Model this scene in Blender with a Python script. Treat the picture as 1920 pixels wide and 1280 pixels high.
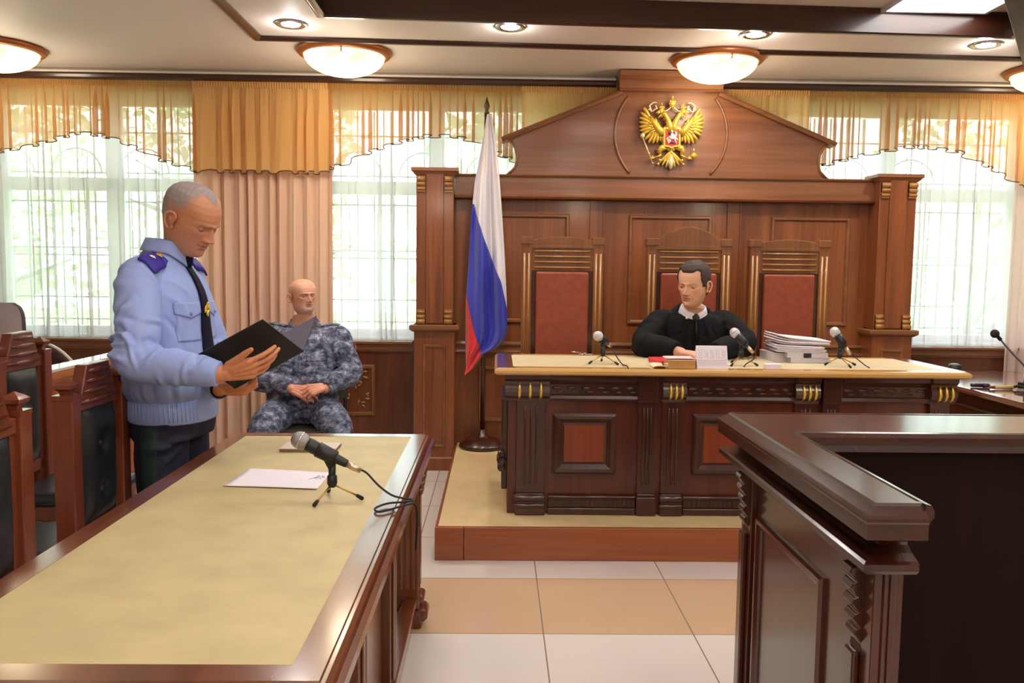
import bpy, bmesh, math, random
import numpy as np
from mathutils import Vector, Matrix

for o in list(bpy.data.objects):
    bpy.data.objects.remove(o)
SC = bpy.context.scene
COL = SC.collection
PI = math.pi

# ------------------------------------------------------------------ camera
def make_camera():
    p, yaw, roll = math.radians(4.892), math.radians(1.018), math.radians(0.693)
    f = Vector((math.sin(yaw) * math.cos(p), math.cos(yaw) * math.cos(p), -math.sin(p)))
    r = Vector((math.cos(yaw), -math.sin(yaw), 0))
    u = r.cross(f)
    r2 = math.cos(roll) * r + math.sin(roll) * u
    u2 = -math.sin(roll) * r + math.cos(roll) * u
    m = Matrix((r2, u2, -f)).transposed().to_4x4()
    m.translation = (0, 0, 1.45)
    cam = bpy.data.cameras.new('camera')
    cam.sensor_width = 36.0
    cam.sensor_fit = 'HORIZONTAL'
    cam.lens = 36.0 * 1580.0 / 1920.0
    cam.clip_start = 0.05
    ob = bpy.data.objects.new('camera', cam)
    ob.matrix_world = m
    COL.objects.link(ob)
    SC.camera = ob
make_camera()

# ------------------------------------------------------------------ world, sun, exposure
SC.view_settings.view_transform = 'Standard'
SC.view_settings.look = 'None'
SC.view_settings.gamma = 1.0
SC.view_settings.use_curve_mapping = False
SC.view_settings.exposure = 0.20
W = bpy.data.worlds.new('overcast_sky')
SC.world = W
W.use_nodes = True
_bg = W.node_tree.nodes['Background']
_bg.inputs[0].default_value = (0.90, 0.96, 1.0, 1)
_bg.inputs[1].default_value = 9.0
sun = bpy.data.lights.new('sun', 'SUN')
sun.energy = 7.0
sun.angle = math.radians(8)
sun.color = (1.0, 0.95, 0.85)
sun_o = bpy.data.objects.new('sun', sun)
sun_o.rotation_euler = (math.radians(-38), 0, math.radians(35))
sun_o.location = (0, 20, 20)
COL.objects.link(sun_o)
PANEL_EMIT = 11.0      # luminous ceiling panels
BOWL_EMIT = 3.2       # glass bowls
SPOT_EMIT = 14.0      # recessed spots
try:
    SC.cycles.use_denoising = True
    SC.cycles.max_bounces = 8
    SC.cycles.diffuse_bounces = 4
    SC.cycles.glossy_bounces = 3
    SC.cycles.transmission_bounces = 4
    SC.cycles.transparent_max_bounces = 16
    SC.cycles.sample_clamp_indirect = 6.0
    SC.cycles.caustics_reflective = False
    SC.cycles.caustics_refractive = False
except Exception:
    pass

# ------------------------------------------------------------------ colours and materials
def lin(c):
    """sRGB 0-255 triple -> linear rgba."""
    out = []
    for v in c:
        v = v / 255.0
        out.append(v / 12.92 if v <= 0.04045 else ((v + 0.055) / 1.055) ** 2.4)
    return (out[0], out[1], out[2], 1.0)

def new_mat(name):
    m = bpy.data.materials.new(name)
    m.use_nodes = True
    nt = m.node_tree
    return m, nt, nt.nodes['Principled BSDF']

def plain(name, rgb, rough=0.5, metal=0.0, coat=0.0, emit=0.0, emit_rgb=None, spec=None, noise=0.0, nscale=20.0, bump=0.0):
    m, nt, b = new_mat(name)
    c = lin(rgb)
    b.inputs['Base Color'].default_value = c
    b.inputs['Roughness'].default_value = rough
    b.inputs['Metallic'].default_value = metal
    b.inputs['Coat Weight'].default_value = coat
    b.inputs['Coat Roughness'].default_value = 0.08
    if spec is not None:
        b.inputs['Specular IOR Level'].default_value = spec
    if emit:
        b.inputs['Emission Color'].default_value = lin(emit_rgb or rgb)
        b.inputs['Emission Strength'].default_value = emit
    if noise or bump:
        tc = nt.nodes.new('ShaderNodeTexCoord')
        n = nt.nodes.new('ShaderNodeTexNoise')
        n.inputs['Scale'].default_value = nscale
        n.inputs['Detail'].default_value = 5
        nt.links.new(tc.outputs['Object'], n.inputs['Vector'])
        if noise:
            r = nt.nodes.new('ShaderNodeValToRGB')
            r.color_ramp.elements[0].position = 0.3
            r.color_ramp.elements[1].position = 0.7
            r.color_ramp.elements[0].color = tuple(x * (1 - noise) for x in c[:3]) + (1,)
            r.color_ramp.elements[1].color = tuple(min(1, x * (1 + noise)) for x in c[:3]) + (1,)
            nt.links.new(n.outputs['Fac'], r.inputs['Fac'])
            nt.links.new(r.outputs['Color'], b.inputs['Base Color'])
        if bump:
            bp = nt.nodes.new('ShaderNodeBump')
            bp.inputs['Strength'].default_value = bump
            bp.inputs['Distance'].default_value = 0.004
            nt.links.new(n.outputs['Fac'], bp.inputs['Height'])
            nt.links.new(bp.outputs['Normal'], b.inputs['Normal'])
    return m

def wood(name, dark, light, axis='z', rough=0.35, coat=0.3, scale=1.0, spec=None):
    """Veneer: long streaks along one axis of the object's own space."""
    m, nt, b = new_mat(name)
    L = nt.links.new
    tc = nt.nodes.new('ShaderNodeTexCoord')
    mp = nt.nodes.new('ShaderNodeMapping')
    s = [9.0 * scale] * 3
    s['xyz'.index(axis)] = 0.55 * scale
    mp.inputs['Scale'].default_value = s
    L(tc.outputs['Object'], mp.inputs['Vector'])
    n1 = nt.nodes.new('ShaderNodeTexNoise')
    n1.inputs['Scale'].default_value = 1.0
    n1.inputs['Detail'].default_value = 7
    n1.inputs['Roughness'].default_value = 0.62
    n1.inputs['Distortion'].default_value = 0.7
    L(mp.outputs['Vector'], n1.inputs['Vector'])
    mp2 = nt.nodes.new('ShaderNodeMapping')
    s2 = [70.0 * scale] * 3
    s2['xyz'.index(axis)] = 2.0 * scale
    mp2.inputs['Scale'].default_value = s2
    L(tc.outputs['Object'], mp2.inputs['Vector'])
    n2 = nt.nodes.new('ShaderNodeTexNoise')
    n2.inputs['Scale'].default_value = 1.0
    n2.inputs['Detail'].default_value = 3
    L(mp2.outputs['Vector'], n2.inputs['Vector'])
    mx = nt.nodes.new('ShaderNodeMix')
    mx.inputs['Factor'].default_value = 0.28
    L(n1.outputs['Fac'], mx.inputs['A'])
    L(n2.outputs['Fac'], mx.inputs['B'])
    last = mx.outputs['Result']
    r = nt.nodes.new('ShaderNodeValToRGB')
    r.color_ramp.elements[0].position = 0.32
    r.color_ramp.elements[1].position = 0.68
    r.color_ramp.elements[0].color = lin(dark)
    r.color_ramp.elements[1].color = lin(light)
    L(last, r.inputs['Fac'])
    L(r.outputs['Color'], b.inputs['Base Color'])
    b.inputs['Roughness'].default_value = rough
    b.inputs['Coat Weight'].default_value = coat
    b.inputs['Coat Roughness'].default_value = 0.12
    if spec is not None:
        b.inputs['Specular IOR Level'].default_value = spec
    bp = nt.nodes.new('ShaderNodeBump')
    bp.inputs['Strength'].default_value = 0.05
    bp.inputs['Distance'].default_value = 0.002
    L(n2.outputs['Fac'], bp.inputs['Height'])
    L(bp.outputs['Normal'], b.inputs['Normal'])
    return m

def attr_mat(name, rough=0.5, coat=0.0, bump=0.0, bscale=200.0, sss=0.0, spec=None):
    """Base colour from the mesh's own colour attribute 'Col' (local colour of skin, hair, cloth)."""
    m, nt, b = new_mat(name)
    a = nt.nodes.new('ShaderNodeAttribute')
    a.attribute_name = 'Col'
    nt.links.new(a.outputs['Color'], b.inputs['Base Color'])
    b.inputs['Roughness'].default_value = rough
    b.inputs['Coat Weight'].default_value = coat
    if spec is not None:
        b.inputs['Specular IOR Level'].default_value = spec
    if bump:
        tc = nt.nodes.new('ShaderNodeTexCoord')
        n = nt.nodes.new('ShaderNodeTexNoise')
        n.inputs['Scale'].default_value = bscale
        n.inputs['Detail'].default_value = 3
        nt.links.new(tc.outputs['Object'], n.inputs['Vector'])
        bp = nt.nodes.new('ShaderNodeBump')
        bp.inputs['Strength'].default_value = bump
        bp.inputs['Distance'].default_value = 0.002
        nt.links.new(n.outputs['Fac'], bp.inputs['Height'])
        nt.links.new(bp.outputs['Normal'], b.inputs['Normal'])
    return m

def cloth_mat(name, rgb, density=1.0, transl=0.4, rough=0.9):
    """Woven cloth; density below 1 leaves open gauze between the threads."""
    m = bpy.data.materials.new(name)
    m.use_nodes = True
    nt = m.node_tree
    nt.nodes.clear()
    L = nt.links.new
    out = nt.nodes.new('ShaderNodeOutputMaterial')
    d = nt.nodes.new('ShaderNodeBsdfDiffuse')
    t = nt.nodes.new('ShaderNodeBsdfTranslucent')
    d.inputs['Color'].default_value = lin(rgb)
    t.inputs['Color'].default_value = lin(rgb)
    mix = nt.nodes.new('ShaderNodeMixShader')
    mix.inputs[0].default_value = transl
    L(d.outputs[0], mix.inputs[1])
    L(t.outputs[0], mix.inputs[2])
    last = mix.outputs[0]
    if density < 1.0:
        tr = nt.nodes.new('ShaderNodeBsdfTransparent')
        m2 = nt.nodes.new('ShaderNodeMixShader')
        m2.inputs[0].default_value = density
        L(tr.outputs[0], m2.inputs[1])
        L(last, m2.inputs[2])
        last = m2.outputs[0]
    L(last, out.inputs[0])
    return m

def glass_mat(name):
    m = bpy.data.materials.new(name)
    m.use_nodes = True
    nt = m.node_tree
    nt.nodes.clear()
    L = nt.links.new
    out = nt.nodes.new('ShaderNodeOutputMaterial')
    tr = nt.nodes.new('ShaderNodeBsdfTransparent')
    tr.inputs['Color'].default_value = (0.93, 0.97, 0.95, 1)
    gl = nt.nodes.new('ShaderNodeBsdfGlossy')
    gl.inputs['Roughness'].default_value = 0.02
    fr = nt.nodes.new('ShaderNodeFresnel')
    fr.inputs['IOR'].default_value = 1.45
    mix = nt.nodes.new('ShaderNodeMixShader')
    L(fr.outputs[0], mix.inputs[0])
    L(tr.outputs[0], mix.inputs[1])
    L(gl.outputs[0], mix.inputs[2])
    L(mix.outputs[0], out.inputs[0])
    return m

# ------------------------------------------------------------------ mesh building
class MB:
    """Collects shapes; build() links them as ONE mesh object."""
    def __init__(self):
        self.v, self.f, self.m, self.s = [], [], [], []

    def add(self, vs, fs, m=0, smooth=False):
        o = len(self.v)
        self.v.extend([tuple(map(float, p)) for p in vs])
        self.f.extend([tuple(i + o for i in f) for f in fs])
        self.m.extend([m] * len(fs))
        self.s.extend([smooth] * len(fs))
        return self

    def box(self, x0, x1, y0, y1, z0, z1, m=0):
        vs = [(x0, y0, z0), (x1, y0, z0), (x1, y1, z0), (x0, y1, z0),
              (x0, y0, z1), (x1, y0, z1), (x1, y1, z1), (x0, y1, z1)]
        fs = [(0, 3, 2, 1), (4, 5, 6, 7), (0, 1, 5, 4), (1, 2, 6, 5), (2, 3, 7, 6), (3, 0, 4, 7)]
        return self.add(vs, fs, m)

    def prism(self, pts, y0, y1, m=0, smooth=False):
        """Outline in x,z (counter-clockwise seen from -Y) extruded from y0 to y1."""
        n = len(pts)
        vs = [(x, y0, z) for x, z in pts] + [(x, y1, z) for x, z in pts]
        fs = [tuple(range(n)), tuple(range(2 * n - 1, n - 1, -1))]
        for i in range(n):
            j = (i + 1) % n
            fs.append((i, n + i, n + j, j))
        return self.add(vs, fs, m, smooth)

    def tube(self, pts, rad, seg=12, m=0, cap=True, smooth=True, closed=False, flat=None):
        """Round (or flattened) bar along a polyline; rad number or list."""
        pts = [Vector(p) for p in pts]
        n = len(pts)
        if not hasattr(rad, '__len__'):
            rad = [rad] * n
        tang = []
        for i in range(n):
            a = pts[(i - 1) % n] if (closed or i > 0) else pts[i]
            b = pts[(i + 1) % n] if (closed or i < n - 1) else pts[i]
            t = (b - a)
            tang.append(t.normalized() if t.length > 1e-9 else Vector((0, 0, 1)))
        ref = Vector((0, 0, 1)) if abs(tang[0].z) < 0.9 else Vector((1, 0, 0))
        nx = tang[0].cross(ref).normalized()
        vs, fs = [], []
        for i in range(n):
            if i:
                ax = tang[i - 1].cross(tang[i])
                if ax.length > 1e-7:
                    nx = Matrix.Rotation(tang[i - 1].angle(tang[i]), 3, ax.normalized()) @ nx
            ny = tang[i].cross(nx).normalized()
            ra, rb = (rad[i], rad[i]) if not hasattr(rad[i], '__len__') else rad[i]
            for k in range(seg):
                a = 2 * PI * k / seg
                vs.append(pts[i] + nx * (ra * math.cos(a)) + ny * (rb * math.sin(a)))
        rings = n if closed else n - 1
        for i in range(rings):
            for k in range(seg):
                a, b = i * seg + k, i * seg + (k + 1) % seg
                c, d = ((i + 1) % n) * seg + (k + 1) % seg, ((i + 1) % n) * seg + k
                fs.append((a, b, c, d))
        if cap and not closed:
            fs.append(tuple(range(seg - 1, -1, -1)))
            fs.append(tuple((n - 1) * seg + k for k in range(seg)))
        return self.add(vs, fs, m, smooth)

    def lathe(self, prof, c=(0, 0, 0), seg=32, m=0, smooth=True, rot=None):
        """Profile (r, z) turned about the z axis through c."""
        vs, fs = [], []
        n = len(prof)
        for r, z in prof:
            for k in range(seg):
                a = 2 * PI * k / seg
                p = Vector((r * math.cos(a), r * math.sin(a), z))
                if rot is not None:
                    p = rot @ p
                vs.append(p + Vector(c))
        for i in range(n - 1):
            for k in range(seg):
                a, b = i * seg + k, i * seg + (k + 1) % seg
                fs.append((a, b, b + seg, a + seg))
        if prof[0][0] > 1e-6:
            fs.append(tuple(range(seg - 1, -1, -1)))
        if prof[-1][0] > 1e-6:
            fs.append(tuple((n - 1) * seg + k for k in range(seg)))
        return self.add(vs, fs, m, smooth)

    def sphere(self, c, r, seg=20, ring=12, m=0, rot=None):
        rx, ry, rz = (r, r, r) if not hasattr(r, '__len__') else r
        vs, fs = [], []
        for i in range(ring + 1):
            t = PI * i / ring
            for k in range(seg):
                a = 2 * PI * k / seg
                p = Vector((rx * math.sin(t) * math.cos(a), ry * math.sin(t) * math.sin(a), -rz * math.cos(t)))
                if rot is not None:
                    p = rot @ p
                vs.append(p + Vector(c))
        for i in range(ring):
            for k in range(seg):
                a, b = i * seg + k, i * seg + (k + 1) % seg
                fs.append((a, b, b + seg, a + seg))
        return self.add(vs, fs, m, True)

    def sweep(self, path, prof, n, closed=True, m=0, smooth=False):
        """Moulding: profile points (a outward in the plane, b along the normal n) swept with mitres along a polyline."""
        P = [Vector(p) for p in path]
        n = Vector(n).normalized()
        k = len(P)
        vs, fs = [], []
        q = len(prof)
        for i in range(k):
            d1 = (P[i] - P[i - 1]).normalized() if (closed or i > 0) else None
            d2 = (P[(i + 1) % k] - P[i]).normalized() if (closed or i < k - 1) else None
            if d1 is None:
                d1 = d2
            if d2 is None:
                d2 = d1
            o1, o2 = d1.cross(n), d2.cross(n)
            mit = o1 + o2
            mit = mit / max(1e-6, (1 + o1.dot(o2)))
            for a, b in prof:
                vs.append(P[i] + mit * a + n * b)
        rings = k if closed else k - 1
        for i in range(rings):
            j = (i + 1) % k
            for t in range(q):
                u = (t + 1) % q
                fs.append((i * q + t, i * q + u, j * q + u, j * q + t))
        if not closed:
            fs.append(tuple(range(q)))
            fs.append(tuple((k - 1) * q + t for t in range(q - 1, -1, -1)))
        return self.add(vs, fs, m, smooth)

    def grid(self, fn, nu, nv, m=0, smooth=True):
        vs = [fn(i / nu, j / nv) for j in range(nv + 1) for i in range(nu + 1)]
        fs = []
        for j in range(nv):
            for i in range(nu):
                a = j * (nu + 1) + i
                fs.append((a, a + 1, a + nu + 2, a + nu + 1))
        return self.add(vs, fs, m, smooth)

    def mesh(self, name):
        me = bpy.data.meshes.new(name)
        me.from_pydata(self.v, [], self.f)
        me.polygons.foreach_set('material_index', self.m)
        me.polygons.foreach_set('use_smooth', self.s)
        me.update()
        return me

    def build(self, name, mats, parent=None, bevel=0.0, fix=True, world=False, segs=2, org=None):
        if world and parent is not None:
            r = parent
            off = Vector(r.location)
            while r.parent is not None:
                r = r.parent
                off += Vector(r.location)
            self.v = [(x - off.x, y - off.y, z - off.z) for x, y, z in self.v]
        me = self.mesh(name)
        if fix:
            bm = bmesh.new()
            bm.from_mesh(me)
            bmesh.ops.recalc_face_normals(bm, faces=bm.faces)
            bm.to_mesh(me)
            bm.free()
        return link(name, me, mats, parent, bevel, segs)

def link(name, me, mats, parent=None, bevel=0.0, segs=2):
    if not isinstance(mats, (list, tuple)):
        mats = [mats]
    for mt in mats:
        me.materials.append(mt)
    o = bpy.data.objects.new(name, me)
    COL.objects.link(o)
    if parent is not None:
        o.parent = parent
    if bevel:
        b = o.modifiers.new('edge', 'BEVEL')
        b.width = bevel
        b.segments = segs
        b.limit_method = 'ANGLE'
        b.angle_limit = math.radians(40)
        b.harden_normals = False
    return o

def thing(name, label, cat, loc=(0, 0, 0), rotz=0.0, group=None):
    o = bpy.data.objects.new(name, None)
    o.empty_display_size = 0.1
    COL.objects.link(o)
    o.location = loc
    o.rotation_euler = (0, 0, rotz)
    o['label'] = label
    o['category'] = cat
    if group:
        o['group'] = group
    return o

def tag(o, label, cat, group=None, kind=None):
    o['label'] = label
    o['category'] = cat
    if group:
        o['group'] = group
    if kind:
        o['kind'] = kind
    return o

def struct(o):
    o['kind'] = 'structure'
    return o

def copy_tree(o, parent=None):
    c = o.copy()
    COL.objects.link(c)
    if parent is not None:
        c.parent = parent
    for ch in list(o.children):
        copy_tree(ch, c)
    return c

def dup(root, loc, rotz=0.0, label=None, group=None):
    c = copy_tree(root)
    c.location = loc
    c.rotation_euler = (0, 0, rotz)
    if label:
        c['label'] = label
    if group:
        c['group'] = group
    return c

def smooth_curve(pts, n=6):
    """Catmull-Rom through the points."""
    P = [Vector(p) for p in pts]
    out = []
    for i in range(len(P) - 1):
        p0, p1, p2, p3 = P[max(i - 1, 0)], P[i], P[i + 1], P[min(i + 2, len(P) - 1)]
        for k in range(n):
            t = k / n
            out.append(0.5 * ((2 * p1) + (p2 - p0) * t + (2 * p0 - 5 * p1 + 4 * p2 - p3) * t * t + (3 * p1 - p0 - 3 * p2 + p3) * t ** 3))
    out.append(P[-1])
    return out

def lerp(x, xs, ys):
    return float(np.interp(x, xs, ys))

def rect_xz(x0, x1, z0, z1, y):
    """Rectangle path in a plane facing -Y, so that a positive profile 'a' points outward."""
    return [(x0, y, z0), (x1, y, z0), (x1, y, z1), (x0, y, z1)]

# ------------------------------------------------------------------ material library
M = {}
M['panel'] = wood('walnut_panel', (98, 49, 22), (154, 88, 45), 'z')
M['panel_h'] = wood('walnut_panel_across', (106, 62, 36), (154, 98, 62), 'x')
M['panel_dark'] = wood('walnut_field', (66, 31, 16), (116, 60, 32), 'z')
M['mould'] = wood('walnut_moulding', (104, 64, 36), (150, 98, 58), 'x', rough=0.3)
M['gold_wood'] = wood('golden_wood', (140, 92, 42), (180, 128, 66), 'z', rough=0.35)
M['desk'] = wood('mahogany_dark', (42, 18, 12), (74, 34, 22), 'z', rough=0.28, coat=0.5)
M['desk_red'] = wood('mahogany_red', (62, 22, 12), (100, 42, 22), 'z', rough=0.3, coat=0.4)
M['desk_edge'] = wood('honey_edge', (172, 124, 66), (218, 174, 106), 'x', rough=0.25, coat=0.5)
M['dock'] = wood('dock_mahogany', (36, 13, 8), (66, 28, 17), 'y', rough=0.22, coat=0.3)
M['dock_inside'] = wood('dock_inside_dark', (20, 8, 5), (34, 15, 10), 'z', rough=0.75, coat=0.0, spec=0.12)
M['dock_v'] = wood('dock_mahogany_upright', (48, 18, 11), (84, 38, 24), 'z', rough=0.22, coat=0.35)
M['table'] = wood('table_mahogany', (74, 34, 18), (118, 62, 34), 'y', rough=0.22, coat=0.6)
M['table_v'] = wood('table_mahogany_upright', (84, 44, 22), (128, 72, 40), 'z', rough=0.28, coat=0.5)
M['table_x'] = wood('table_mahogany_across', (74, 34, 18), (118, 62, 34), 'x', rough=0.22, coat=0.6)
M['dais'] = wood('dais_board', (124, 60, 30), (168, 94, 52), 'x', rough=0.35)
M['chair'] = wood('chair_mahogany', (84, 36, 22), (132, 64, 40), 'z', rough=0.28, coat=0.4)
M['throne'] = wood('judge_chair_wood', (96, 54, 26), (144, 90, 46), 'z', rough=0.35)
M['beam_wood'] = wood('ceiling_beam_wood', (40, 22, 18), (64, 42, 36), 'y', rough=0.7, coat=0.0)
M['ceil_wood'] = wood('ceiling_trim_wood', (40, 18, 12), (70, 36, 24), 'x', rough=0.3, coat=0.3)
M['rail'] = wood('rail_wood', (128, 66, 34), (168, 96, 54), 'z', rough=0.3)
M['table_cloth'] = plain('table_inlay', (192, 174, 126), 0.55, noise=0.10, nscale=9, bump=0.05)
M['bench_cloth'] = plain('bench_inlay', (205, 188, 150), 0.5, noise=0.06, nscale=12)
M['lino'] = plain('dais_covering', (216, 188, 138), 0.45, noise=0.08, nscale=9)
M['leather_red'] = plain('red_brown_leather', (146, 66, 38), 0.42, noise=0.16, nscale=30, bump=0.1)
M['leather_black'] = plain('black_leather', (34, 37, 42), 0.35, bump=0.25, nscale=60)
M['white_paint'] = plain('white_paint', (226, 220, 212), 0.7)
M['ceiling'] = plain('ceiling_paint', (234, 224, 217), 0.6)
M['wall_rear'] = wood('rear_wall_dark_wood', (92, 56, 36), (130, 84, 54), 'z', rough=0.6, coat=0.0)  # unseen wall, dark wood picked to weaken its reflection in front faces
M['wall'] = plain('wall_plaster', (222, 208, 190), 0.8, noise=0.03, nscale=4)
M['pvc'] = plain('white_window_frame', (232, 234, 236), 0.35)
M['iron'] = plain('dark_iron', (52, 52, 56), 0.5, metal=0.6)
M['black'] = plain('black_plastic', (22, 22, 24), 0.45)
M['rubber'] = plain('black_rubber', (18, 18, 18), 0.7)
M['brass'] = plain('brass', (196, 160, 92), 0.3, metal=0.9)
M['chrome'] = plain('chrome', (205, 205, 208), 0.18, metal=1.0)
M['grille'] = plain('steel_mesh', (160, 158, 158), 0.4, metal=0.7, bump=0.6, nscale=450)
M['grille_light'] = plain('pale_steel_mesh', (205, 205, 208), 0.4, metal=0.35, bump=0.6, nscale=450)
M['gold'] = plain('gold_paint', (234, 196, 84), 0.28, metal=0.55)
M['gold2'] = plain('pale_gold_paint', (240, 226, 180), 0.3, metal=0.5)
M['red'] = plain('red_enamel', (196, 34, 28), 0.3, coat=0.4)
M['white'] = plain('white_enamel', (235, 235, 236), 0.35)
M['paper'] = plain('paper', (236, 228, 236), 0.75)
M['paper2'] = plain('grey_paper', (206, 200, 206), 0.8)
M['glass'] = glass_mat('window_glass')
# ================================================================== THE ROOM
CZ = 2.86            # ceiling
YW = 6.46            # window wall
def sx(x, y0, y1): return x * y1 / y0
def sz(z, y0, y1): return 1.45 + (z - 1.45) * y1 / y0

def floor_material():
    m, nt, b = new_mat('floor_tiles')
    L = nt.links.new
    def math_(op, a, bv=None):
        n = nt.nodes.new('ShaderNodeMath')
        n.operation = op
        for i, v in enumerate((a, bv)):
            if v is None:
                continue
            if isinstance(v, (int, float)):
                n.inputs[i].default_value = v
            else:
                L(v, n.inputs[i])
        return n.outputs[0]
    tc = nt.nodes.new('ShaderNodeTexCoord')
    sp = nt.nodes.new('ShaderNodeSeparateXYZ')
    L(tc.outputs['Object'], sp.inputs[0])
    u = math_('DIVIDE', math_('SUBTRACT', sp.outputs['X'], 0.198), 0.602)
    v = math_('DIVIDE', math_('SUBTRACT', sp.outputs['Y'], 3.255), 0.604)
    fu, fv = math_('FRACT', u), math_('FRACT', v)
    def joint(f):
        return math_('LESS_THAN', math_('MINIMUM', f, math_('SUBTRACT', 1.0, f)), 0.0042)
    jt = math_('MAXIMUM', joint(fu), joint(fv))
    row = math_('MULTIPLY', math_('GREATER_THAN', v, 0.0), math_('LESS_THAN', v, 1.0))
    tcn = nt.nodes.new('ShaderNodeTexNoise')
    tcn.inputs['Scale'].default_value = 3
    tcn.inputs['Detail'].default_value = 6
    L(tc.outputs['Object'], tcn.inputs['Vector'])
    def mixc(fac, a, bb):
        n = nt.nodes.new('ShaderNodeMix')
        n.data_type = 'RGBA'
        for sock, val in ((n.inputs['Factor'], fac), (n.inputs['A'], a), (n.inputs['B'], bb)):
            if isinstance(val, tuple):
                sock.default_value = val
            else:
                L(val, sock)
        return n.outputs['Result']
    white = mixc(tcn.outputs['Fac'], lin((226, 214, 204)), lin((214, 204, 196)))
    beige = mixc(tcn.outputs['Fac'], lin((206, 174, 140)), lin((196, 162, 128)))
    c = mixc(row, white, beige)
    c = mixc(jt, c, lin((136, 116, 100)))
    L(c, b.inputs['Base Color'])
    b.inputs['Roughness'].default_value = 0.22
    b.inputs['Coat Weight'].default_value = 0.3
    return m

struct(MB().box(-6.2, 5.2, -4.2, 7.0, -0.2, 0.0).build('floor', floor_material()))

# walls: the window wall has three openings
ZB, ZT = 0.90, 2.74
WIN = [(-4.75, -2.10), (-1.42, 0.45), (2.02, 4.10)]
w = MB()
w.box(-6.2, 5.2, YW, YW + 0.35, 0, ZB)
w.box(-6.2, 5.2, YW, YW + 0.35, ZT, 3.3)
edges = [-6.2] + [e for a in WIN for e in a] + [5.2]
for i in range(0, len(edges), 2):
    w.box(edges[i], edges[i + 1], YW, YW + 0.35, ZB, ZT)
struct(w.build('wall_back', M['wall']))
struct(MB().box(-6.4, -6.2, -4.2, 6.8, 0, 3.3).build('wall_left', M['wall']))
struct(MB().box(5.2, 5.4, -4.2, 6.8, 0, 3.3).build('wall_right', M['wall']))
struct(MB().box(-6.2, 5.2, -4.4, -4.2, 0, 3.3).build('wall_rear', M['wall_rear']))

# ceiling with a coffer over the middle of the room
CX0, CX1, CY0 = -1.0, 3.02, -2.4
CYL, CYR = 4.87, 5.06          # far edge of the coffer runs slightly askew
c = MB()
def ceil_poly(pts, z0, z1):
    n = len(pts)
    vs = [(x, y, z0) for x, y in pts] + [(x, y, z1) for x, y in pts]
    fs = [tuple(range(n)), tuple(range(2 * n - 1, n - 1, -1))] + [(i, (i + 1) % n, n + (i + 1) % n, n + i) for i in range(n)]
    c.add(vs, fs)
ceil_poly([(-6.2, -4.2), (CX0, -4.2), (CX0, YW), (-6.2, YW)], CZ, 3.3)
ceil_poly([(CX1, -4.2), (5.2, -4.2), (5.2, YW), (CX1, YW)], CZ, 3.3)
ceil_poly([(CX0, CYL), (CX1, CYR), (CX1, YW), (CX0, YW)], CZ, 3.3)
ceil_poly([(CX0, -4.2), (CX1, -4.2), (CX1, CY0), (CX0, CY0)], CZ, 3.3)
ceil_poly([(CX0, CY0), (CX1, CY0), (CX1, CYR), (CX0, CYL)], CZ + 0.13, 3.3)
struct(c.build('ceiling', M['ceiling']))

# dark facing and moulding round the coffer (trim_1), flat moulding round that (trim_2)
cof = [(CX0, CYL, CZ), (CX1, CYR, CZ), (CX1, CY0, CZ), (CX0, CY0, CZ)]
t = MB()
t.sweep(cof, [(-0.012, -0.004), (-0.012, -0.128), (0.0, -0.128), (0.0, -0.004)], (0, 0, -1))
t.sweep(cof, [(-0.022, -0.03), (-0.022, 0.012), (-0.010, 0.020), (0.012, 0.020), (0.020, 0.014), (0.030, 0.014), (0.040, 0.004), (0.040, 0.0), (-0.012, 0.0)], (0, 0, -1))
struct(t.build('trim_1', M['ceil_wood']))
fr = [(-1.50, -2.9, CZ), (3.52, -2.9, CZ), (3.52, 5.58, CZ), (-1.50, 5.37, CZ)]
t = MB()
t.sweep(fr, [(-0.035, 0.0), (-0.035, 0.010), (-0.012, 0.022), (0.012, 0.022), (0.035, 0.010), (0.035, 0.0)], (0, 0, -1))
struct(t.build('trim_2', M['ceil_wood']))
# slanting ceiling beam at the right
bdir = Vector((3.60 - 2.50, 5.85 - 4.28, 0)).normalized()
bn = Vector((bdir.y, -bdir.x, 0))
p0 = Vector((2.50, 4.28, 0)) - bdir * 2.4
p1 = Vector((3.62, 5.87, 0))
t = MB()
q = [p0, p0 + bn * 0.16, p1 + bn * 0.16, p1]
t.add([(v.x, v.y, CZ - 0.055) for v in q] + [(v.x, v.y, CZ + 0.12) for v in q],
      [(0, 1, 2, 3), (7, 6, 5, 4), (0, 4, 5, 1), (1, 5, 6, 2), (2, 6, 7, 3), (3, 7, 4, 0)])
struct(t.build('trim_3', M['beam_wood'], bevel=0.006))
# cornice: wooden pelmet with a white cove above it, broken by the panelling's crown block
for i, (a, b_) in enumerate(((-6.2, 0.84), (1.60, 5.2))):
    struct(MB().sweep([(a, 6.36, 2.77), (b_, 6.36, 2.77)],
        [(0, 0), (0.14, 0), (0.16, 0.012), (0.165, 0.03), (0.155, 0.045), (0, 0.045)], (0, 0, 1), closed=False).build('trim_%d' % (4 + i), M['ceil_wood']))
    struct(MB().sweep([(a, 6.36, 2.816), (b_, 6.36, 2.816)],
        [(0, 0), (0.145, 0), (0.15, 0.014), (0.11, 0.030), (0.08, 0.044), (0, 0.044)], (0, 0, 1), closed=False).build('trim_%d' % (6 + i), M['white_paint']))

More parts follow.
